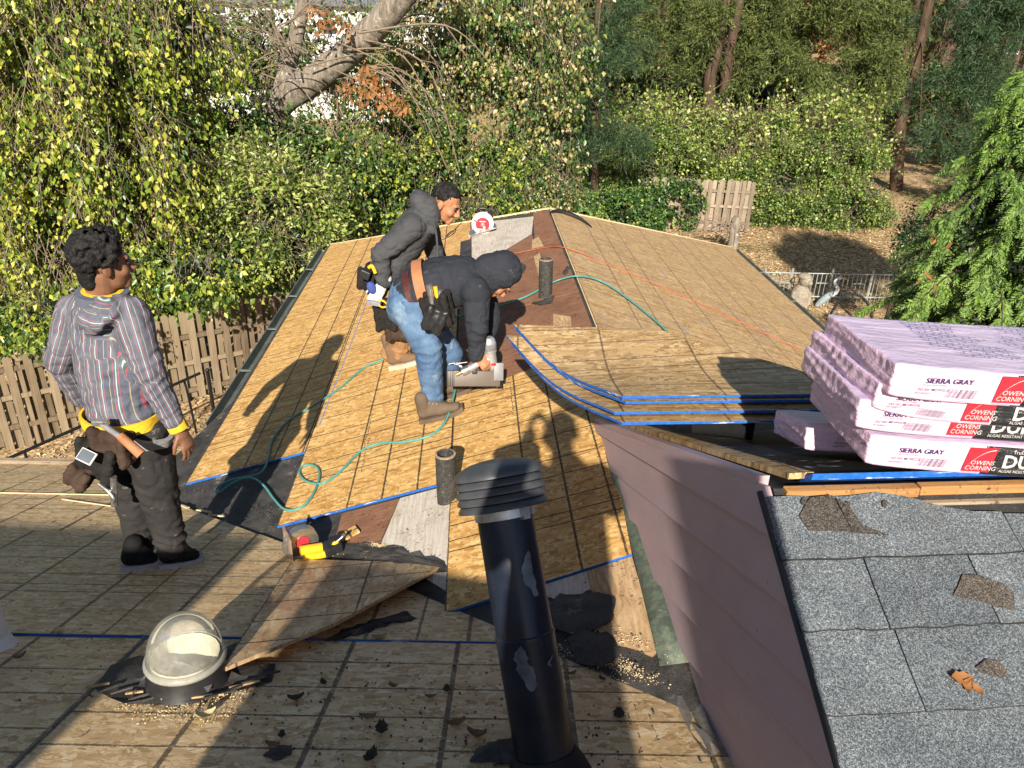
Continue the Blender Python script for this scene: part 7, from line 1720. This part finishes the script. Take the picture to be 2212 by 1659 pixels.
B.build('trousers', .010, M_TANP, p2, 3, .010, [(k0+1, .8, .3, .011, .05), (k0+3, .8, .3, .011, .05)], False, 6, 7)
upL = (FL.to_3x3() @ Vector((0, 0, 1)))
shoe(p2, onL(843, 802, .018), onL(912, 786, .018), upL, .13, .052, M_BOOT, M_SOLEW, anR, 'boot', .035); shoe(p2, onL(835, 780, .018), onL(902, 764, .018), upL, .13, .052, M_BOOT, M_SOLEW, anL, 'boot', .035)
B = Blob(); hand_prims(B, wrR+hd*.0, hd, (.2, .9, .1), (-.8, -.1, .2), .55, 1.22); B.cone(wrR-hd*.05, wrR+hd*.02, .042, .036, None, 1, None, 12, False); B.build('glove', .006, M_GLOVE, p2, 2)
B = Blob(); B.ell(J(803, 622, 5.10), (Vector((.030, 0, .015)), Vector((0, .03, 0)), Vector((-.02, 0, .045)))); B.build('glove_cuff', .006, M_GLOVB, p2, 2)
tb = thing('tool_belt', 'black tool belt with square pouches on the grey hoodie man', 'tool belt', J(838, 610, 5.2))
band('belt', tb, J(832, 600, 5.35), (che-pel), SHD, .185, .165, .055, M_CANV, 50, .012)
pouch('pouch', tb, basis(J(800, 588, 5.20), Vector((.75, -.6, -.2)).normalized(), Vector((.6, .75, 0)).normalized(), Vector((.2, 0, .97)).normalized()), .14, .09, .12, M_CANV, 5)
pouch('pouch', tb, basis(J(868, 660, 5.14), Vector((.95, -.1, .1)).normalized(), Vector((.1, .97, 0)).normalized(), (0, 0, 1)), .26, .13, .24, M_BRC, 6); pouch('pouch', tb, basis(J(835, 650, 5.12), Vector((.95, -.1, .1)).normalized(), Vector((.1, .97, 0)).normalized(), (0, 0, 1)), .16, .10, .20, M_CANV, 7)
MB().box((-.035, -.03, -.03), (.035, .03, .03), 0, Matrix.Translation(J(789, 592, 5.08)) @ Matrix.Rotation(.4, 4, 'Y'), .008).obj('tool_block', [M_BLACKP], tb)
sm(MB().tube(bez([J(797, 578, 5.06), J(804, 575, 5.05), J(811, 590, 5.05)], 4), .013, 8).obj('plier_handle', [M_YELLOW], tb), 60); sm(MB().tube(bez([J(862, 596, 5.05), J(858, 610, 5.03), J(876, 622, 5.02), J(886, 612, 5.03), J(870, 602, 5.03)], 5), .007, 6).obj('hammer_loop', [M_STEEL], tb), 60)
kn = thing('utility_knife', 'grey and yellow knife clipped below the gloved hand', 'knife', J(812, 655, 5.02)); sm(MB().box((-.05, -.012, -.016), (.045, .012, .016), 0, Matrix.Translation(J(808, 655, 5.0)) @ Matrix.Rotation(.15, 4, 'Y'), .005).obj('body', [M_GREYP], kn), 30); sm(MB().tube(bez([J(818, 648, 4.99), J(828, 650, 4.98), J(838, 660, 4.99), J(826, 664, 4.99), J(818, 658, 4.99)], 4), .007, 6).obj('handle', [M_YELLOW], kn), 60)

# ------------------------------------------------------- 3: the hooded man with the nail gun
B = Blob(); hc = J(1078, 598, 4.46); nk = J(1040, 606, 4.48)
P3, A3, f3, u3, s3 = head_prims(B, hc, (.40, .02, -.92), (.92, .0, .40), nk, 1.0)
shR, shL, elR, elL, wrR, wrL = J(1028, 632, 4.30), J(1040, 598, 4.66), J(1030, 708, 4.24), J(1060, 690, 4.70), J(1028, 768, 4.27), J(1050, 745, 4.55)
pel, che = J(882, 645, 4.46), J(1000, 606, 4.48); SHD = Vector((.10, -1, -.1)).normalized()
hiR, hiL, knR, knL, anR, anL = J(878, 660, 4.38), J(895, 655, 4.56), J(925, 752, 4.33), J(972, 765, 4.62), J(936, 868, 4.36), J(962, 850, 4.64)
B.cone(nk, che, .064, .11, SHD, 1, 1.4); B.cone(che, pel, .115, .11, SHD, 1.4, 1.3); B.cone(shL, shR, .05, .05)
for a, b, c in ((shL, elL, wrL), (shR, elR, wrR)): B.cone(a, b, .050, .042); B.cone(b, c, .040, .028)
for a, b, c in ((hiL, knL, anL), (hiR, knR, anR)): B.cone(a, b, .078, .058); B.cone(b, c, .055, .040)
hd = Vector((.72, -.15, -.62)).normalized(); hand_prims(B, wrR, hd, (-.35, .75, -.25), (.5, .1, .75), .75); hand_prims(B, wrL, wrL-elL, (0, 1, 0), (1, 0, 0), .5)
p3 = B.build('person', .0055, M_SKIN2, None, 3); tag(p3, 'person bent double in navy hood and faded jeans, driving nails', 'person'); face_bits(p3, P3, A3)
B = Blob(); mid = J(945, 612, 4.47)
B.cone(che, mid, .150, .152, SHD, 1.32, 1.32, 22); B.cone(mid, J(888, 632, 4.46), .150, .128, SHD, 1.32, 1.28, 22); B.cone(che, shR, .12, .098, None, 1, None, 14, False); B.cone(che, shL, .12, .098, None, 1, None, 14, False); k0 = len(B.bones)
B.cone(shR, elR, .088, .070); B.cone(elR, wrR-hd*.0, .068, .049); B.cone(shL, elL, .086, .070); B.cone(elL, wrL, .068, .049)
B.build('hoodie', .010, M_NAVYH, p3, 3, .010, [(0, .6, .5, .008, .06), (1, .6, .4, .008, .06), (k0, .95, .25, .009, .045), (k0+1, .2, .3, .008, .04), (k0+1, .88, .15, .007, .028)], False, 9, 6)
# hood as an open shell round the head
B = Blob(); B.ell(P3(-.030, .035), A3(.128, .125, .112)); B.ell(P3(-.01, -.05), A3(.10, .09, .100)); B.cone(P3(-.06, -.04), nk, .105, .12, s3, 1.1, 1.2, 16, False)
hd3 = B.build('hood', .009, M_NAVYH, p3, 3, .007, None, False, 3, 8)
bm = bmesh.new(); bm.from_mesh(hd3.data); kill = [v for v in bm.verts if (v.co-P3(0, 0)).dot(f3) > .062 and (v.co-P3(0, 0)).dot(u3) < .10]; bmesh.ops.delete(bm, geom=kill, context='VERTS'); bm.to_mesh(hd3.data); bm.free(); hd3.modifiers.new('th', 'SOLIDIFY').thickness = .012
# paint smears on the back
for i, (px, py, w_, h_, mt) in enumerate(((960, 576, .018, .05, 'tool_red'), (982, 580, .030, .016, 'white_ink'), (1012, 612, .022, .075, 'white_ink'), (1022, 640, .014, .04, 'white_ink'))):
    pass
B = Blob(); B.cone(J(884, 640, 4.46), J(878, 662, 4.46), .128, .128, SHD, 1.28, 1.22, 18); k0 = len(B.bones)
B.cone(hiR, knR, .112, .090); B.cone(knR, anR, .086, .070); B.cone(hiL, knL, .108, .088); B.cone(knL, anL, .084, .070)
jn = B.build('jeans', .009, M_JEAN, p3, 3, .007, [(k0, .9, .25, .006, .05), (k0+1, .1, .25, .007, .045), (k0+1, .92, .16, .008, .032), (k0+3, .9, .16, .008, .03)], False, 7, 8)
# back pocket and yoke seams
bx = (J(905, 668, 4.2)-J(868, 660, 4.2)).normalized(); bz = (J(868, 640, 4.2)-J(880, 690, 4.2)).normalized()
Mp = basis(J(893, 678, 4.282), bx, bz.cross(bx).normalized(), bz)
pk = MB(); V = []; F = []
for i in range(6):
    for j in range(6):
        x, z = (i/5-.5)*.135, (j/5-.5)*.15; sag = -.012+.05*((x/.07)**2)*.25; V.append((x, sag, z-(.018*(1-abs(x)/.07) if j == 0 else 0)))
for i in range(5):
    for j in range(5): F.append((i*6+j, (i+1)*6+j, (i+1)*6+j+1, i*6+j+1))
po = obj('back_pocket', mesh('back_pocket', V, F, [M_JEAN], True), jn, Mp); po.modifiers.new('th', 'SOLIDIFY').thickness = .006
band('waist_belt', p3, J(893, 632, 4.46), (J(882, 645, 4.46)-J(1000, 606, 4.48)), SHD, .166, .133, .042, M_LEATHD, 50, .010)
mb = MB()
for i in range(7): a = J(982, 788, 4.50)+Vector((rr.uniform(-.05, .05), rr.uniform(-.02, .02), rr.uniform(-.02, .03))); mb.tube([a, a+Vector((rr.uniform(.02, .06), 0, rr.uniform(-.02, .01)))], .002, 4)
mb.obj('torn_knee_threads', [M_WHITEINK], p3)
shoe(p3, onL(908, 918, .018), onL(1004, 893, .018), upL, .13, .052, M_BOOTG, M_BOOTG, anR, 'boot', .03); shoe(p3, onL(945, 868, .018), onL(1022, 846, .018), upL, .13, .052, M_BOOTG, M_BOOTG, anL, 'boot', .03)
tb = thing('tool_belt', 'tan leather belt with black pouch on the hooded man', 'tool belt', J(930, 660, 4.2))
band('belt', tb, J(915, 618, 4.45), (J(870, 640, 4.46)-J(985, 612, 4.48)), SHD, .190, .160, .062, M_LEATH, 50, .012)
pouch('pouch', tb, basis(J(938, 640, 4.20), Vector((.93, -.2, .25)).normalized(), Vector((.2, .97, 0)).normalized(), Vector((-.25, 0, .97)).normalized()), .15, .11, .17, M_CANV, 8); pouch('pouch', tb, basis(J(948, 668, 4.16), Vector((.93, -.1, -.35)).normalized(), Vector((.1, .97, 0)).normalized(), Vector((.35, 0, .93)).normalized()), .11, .08, .12, M_BLACKP, 9, 1.0)
for (px, py, m_, r_) in ((931, 628, M_STEEL, .018), (944, 632, M_YELLOW, .013), (953, 640, M_STEEL, .016)): a = J(px, py, 4.17); sm(MB().tube([a+Vector((.01, 0, -.09)), a+Vector((-.01, 0, .035))], r_, 10).obj('tool_handle', [m_], tb), 50)

# ---- coil of nails and the nail gun in his hand
ng = thing('nail_gun', 'silver framing nail gun with long magazine in the hooded man hand', 'nail gun', J(1055, 800, 4.3))
top = J(1056, 738, 4.30); mz = J(1066, 812, 4.30); axn = (top-mz).normalized()
sm(MB().lathe([(0, .0), (.030, .0), (.034, .02), (.034, .10), (.040, .105), (.042, .15), (.038, .185), (.026, .198), (0, .2)], 20, 0, axis_frame(mz+axn*.06, axn)).obj('cylinder', [M_ALU], ng), 40)
sm(MB().lathe([(.030, .1), (.0435, .12), (.0435, .155), (.030, .17)], 20, 0, axis_frame(mz+axn*.065, axn)).obj('cap_ring', [M_GREYP], ng), 40)
sm(MB().tube([mz+axn*.07, mz-axn*.03, mz-axn*.07+Vector((.02, 0, 0))], [.026, .018, .012], 12).obj('nose', [M_GREYP], ng), 40); sm(MB().tube([J(1076, 812, 4.28), J(1081, 835, 4.28)], [.014, .008], 8).obj('contact_tip', [M_BLACKP], ng), 40)
hb, he_ = J(1058, 775, 4.29), J(1012, 797, 4.24); sm(MB().tube([hb, (hb+he_)/2+Vector((0, 0, .004)), he_], [.021, .019, .024], 12).obj('handle', [M_ALU], ng), 60); sm(MB().lathe([(0, 0), (.026, 0), (.028, .02), (.026, .045), (0, .05)], 16, 0, axis_frame(he_, (he_-hb))).obj('end_cap', [M_STEEL], ng), 40); sm(MB().tube([he_+(he_-hb).normalized()*.045, he_+(he_-hb).normalized()*.085], .011, 10).obj('air_fitting', [plain('brass', (.55, .38, .14), .35, .85, .5, .15, 40, .1)], ng), 50)
# magazine: flat box from the nose back to the left
m0, m1 = J(1080, 815, 4.27), J(962, 815, 4.22); dx = (m1-m0); Lm = dx.length; dx.normalize(); dn = dx.cross(Vector((0, .35, 1)).normalized()).normalized(); dz_ = dn.cross(dx)
Mm = basis(m0, dx, dn, dz_); sm(MB().box((0, -.012, -.055), (Lm*.96, .012, .040), 0, Mm, .004).obj('magazine', [plain('smoky_magazine', (.10, .078, .060), .45, 0, .5, .12, 12, .05)], ng), 30)
for i in range(5): sm(MB().box((Lm*(.84+.03*i), -.016, -.058), (Lm*(.855+.03*i), .016, .046), 0, Mm, .003).obj('magazine_rib', [M_BLACKP], ng), 30)
sm(MB().box((Lm*.42, -.018, .02), (Lm*.52, .018, .062), 0, Mm, .006).obj('magazine_bracket', [M_BLACKP], ng), 30); sm(MB().box((-.02, -.016, -.02), (Lm*.12, .016, .09), 0, Mm, .006).obj('magazine_head', [M_GREYP], ng), 30)
MB().box((-.002, -.036, .085), (.028, -.034, .10), 0, axis_frame(mz, axn)).obj('warning_label', [M_REDINK], ng)
# ================================================================== photographer, and unseen things added behind the viewpoint to throw shade
E0 = lambda x, y, z: Vector((x, y, H+z))
B = Blob(); hc = E0(.125, -.40, .165); nk = E0(.125, -.43, .0)
P4, A4, f4, u4, s4 = head_prims(B, hc, (-.15, .95, -.25), (0, .2, 1), nk, 1.0)
shL, shR, elL, elR, wrL, wrR = E0(-.06, -.45, -.05), E0(.31, -.45, -.05), E0(-.15, -.30, -.27), E0(.36, -.30, -.25), E0(-.045, -.10, -.02), E0(.06, -.11, -.02)
fz = zon(PN, .1, -.4)-H
pel, che = E0(.12, -.46, -.55), E0(.12, -.45, -.18); SHD = Vector((1, 0, 0))
hips = [(E0(.03, -.46, -.58), E0(.02, -.44, -.95), E0(.0, -.47, fz+.10)), (E0(.22, -.46, -.58), E0(.23, -.44, -.95), E0(.24, -.47, fz+.10))]
B.cone(nk, che, .06, .11, SHD, 1, 1.4); B.cone(che, pel, .115, .11, SHD, 1.4, 1.3); B.cone(shL, shR, .05, .05)
for a, b, c in ((shL, elL, wrL), (shR, elR, wrR)): B.cone(a, b, .05, .042); B.cone(b, c, .04, .028)
for a, b, c in hips: B.cone(a, b, .078, .058); B.cone(b, c, .055, .04)
hand_prims(B, wrL, (.1, .25, 1), (.9, .1, 0), (0, .4, .3), .5); hand_prims(B, wrR, (-.1, .25, 1), (-.9, .1, 0), (0, .4, .3), .5)
p4 = B.build('person', .008, M_SKIN2, None, 2); tag(p4, 'person behind the viewpoint with raised arms, seen only as a shadow on the boards', 'person')
B = Blob(); B.ell(P4(-.02, .05), A4(.105, .09, .085)); B.build('hair', .009, M_HAIR, p4, 2)
B = Blob(); B.cone(che, pel, .15, .16, SHD, 1.35, 1.3); 
for a, b, c in ((shL, elL, wrL), (shR, elR, wrR)): B.cone(che+(a-che)*.6, a, .11, .08, None, 1, None, 12, False); B.cone(a, b, .075, .06); B.cone(b, c, .058, .042)
B.build('jacket', .012, M_GREYH, p4, 2)
B = Blob(); B.cone(pel, pel+Vector((0, 0, -.1)), .14, .14, SHD, 1.25, 1.2)
for a, b, c in hips: B.cone(a, b, .10, .08); B.cone(b, c, .078, .07)
B.build('trousers', .012, M_SWEATP, p4, 2)
for a, b, c in hips: shoe(p4, c+Vector((0, -.07, -.10)), c+Vector((0, .20, -.18)), upN, .10, .046, M_SNEAK, M_SOLEG, c)
# unseen wall on the left and brick block, added to shade the near boards
uw = MB().box((-6.0, -2.3, H-1.6), (-1.475, -1.0, H-.245)).box((-6.1, -2.4, H-.245), (-1.475, -1.0, H-.20))
sub('shade_wall', uw.me('shade_wall', [M_SIDING]))
cy = thing('shade_block', 'unseen brick block added behind the viewpoint to shade the near boards', 'shade_block', E0(-.35, -1.25, -1.2))
MB().box((-.975, -1.6, H-1.5), (.28, -1.0, H-.27)).obj('shaft', [M_BRK], cy); MB().box((-.985, -1.62, H-.27), (.29, -.985, H-.245)).obj('cap', [M_WOODG], cy)
# tree added out of view so its rounded crown shades the lawn
plant('lawn_shadow_tree', 'unseen round crowned tree added behind the viewpoint to shade a patch of lawn', 'tree', [(np.array([9.8, -2.0, 15.4]), np.array([1.7, 1.6, 1.45])), (np.array([9.0, -2.0, 15.0]), np.array([1.0, 1.0, .9]))], [(L_GRN, 1)], 1500, 8, .16, .12, .3, .35, 50, np.array([9.8, -2.2, 0]), .2, .2)
# unseen plank added to throw the rake overhang's shade along the mauve wall
lp = obj('shade_plank', MB().add([E0(.62, -.4, -1.36), E0(.73, -.4, -1.36), E0(.61, -.4, .10), E0(.485, -.4, .10), E0(.62, -.43, -1.36), E0(.73, -.43, -1.36), E0(.61, -.43, .10), E0(.485, -.43, .10)], [(0, 1, 2, 3), (4, 7, 6, 5), (0, 4, 5, 1), (1, 5, 6, 2), (2, 6, 7, 3), (3, 7, 4, 0)]).me('shade_plank', [M_WOODG])); tag(lp, 'unseen plank added behind the viewpoint to shade the mauve wall', 'plank')
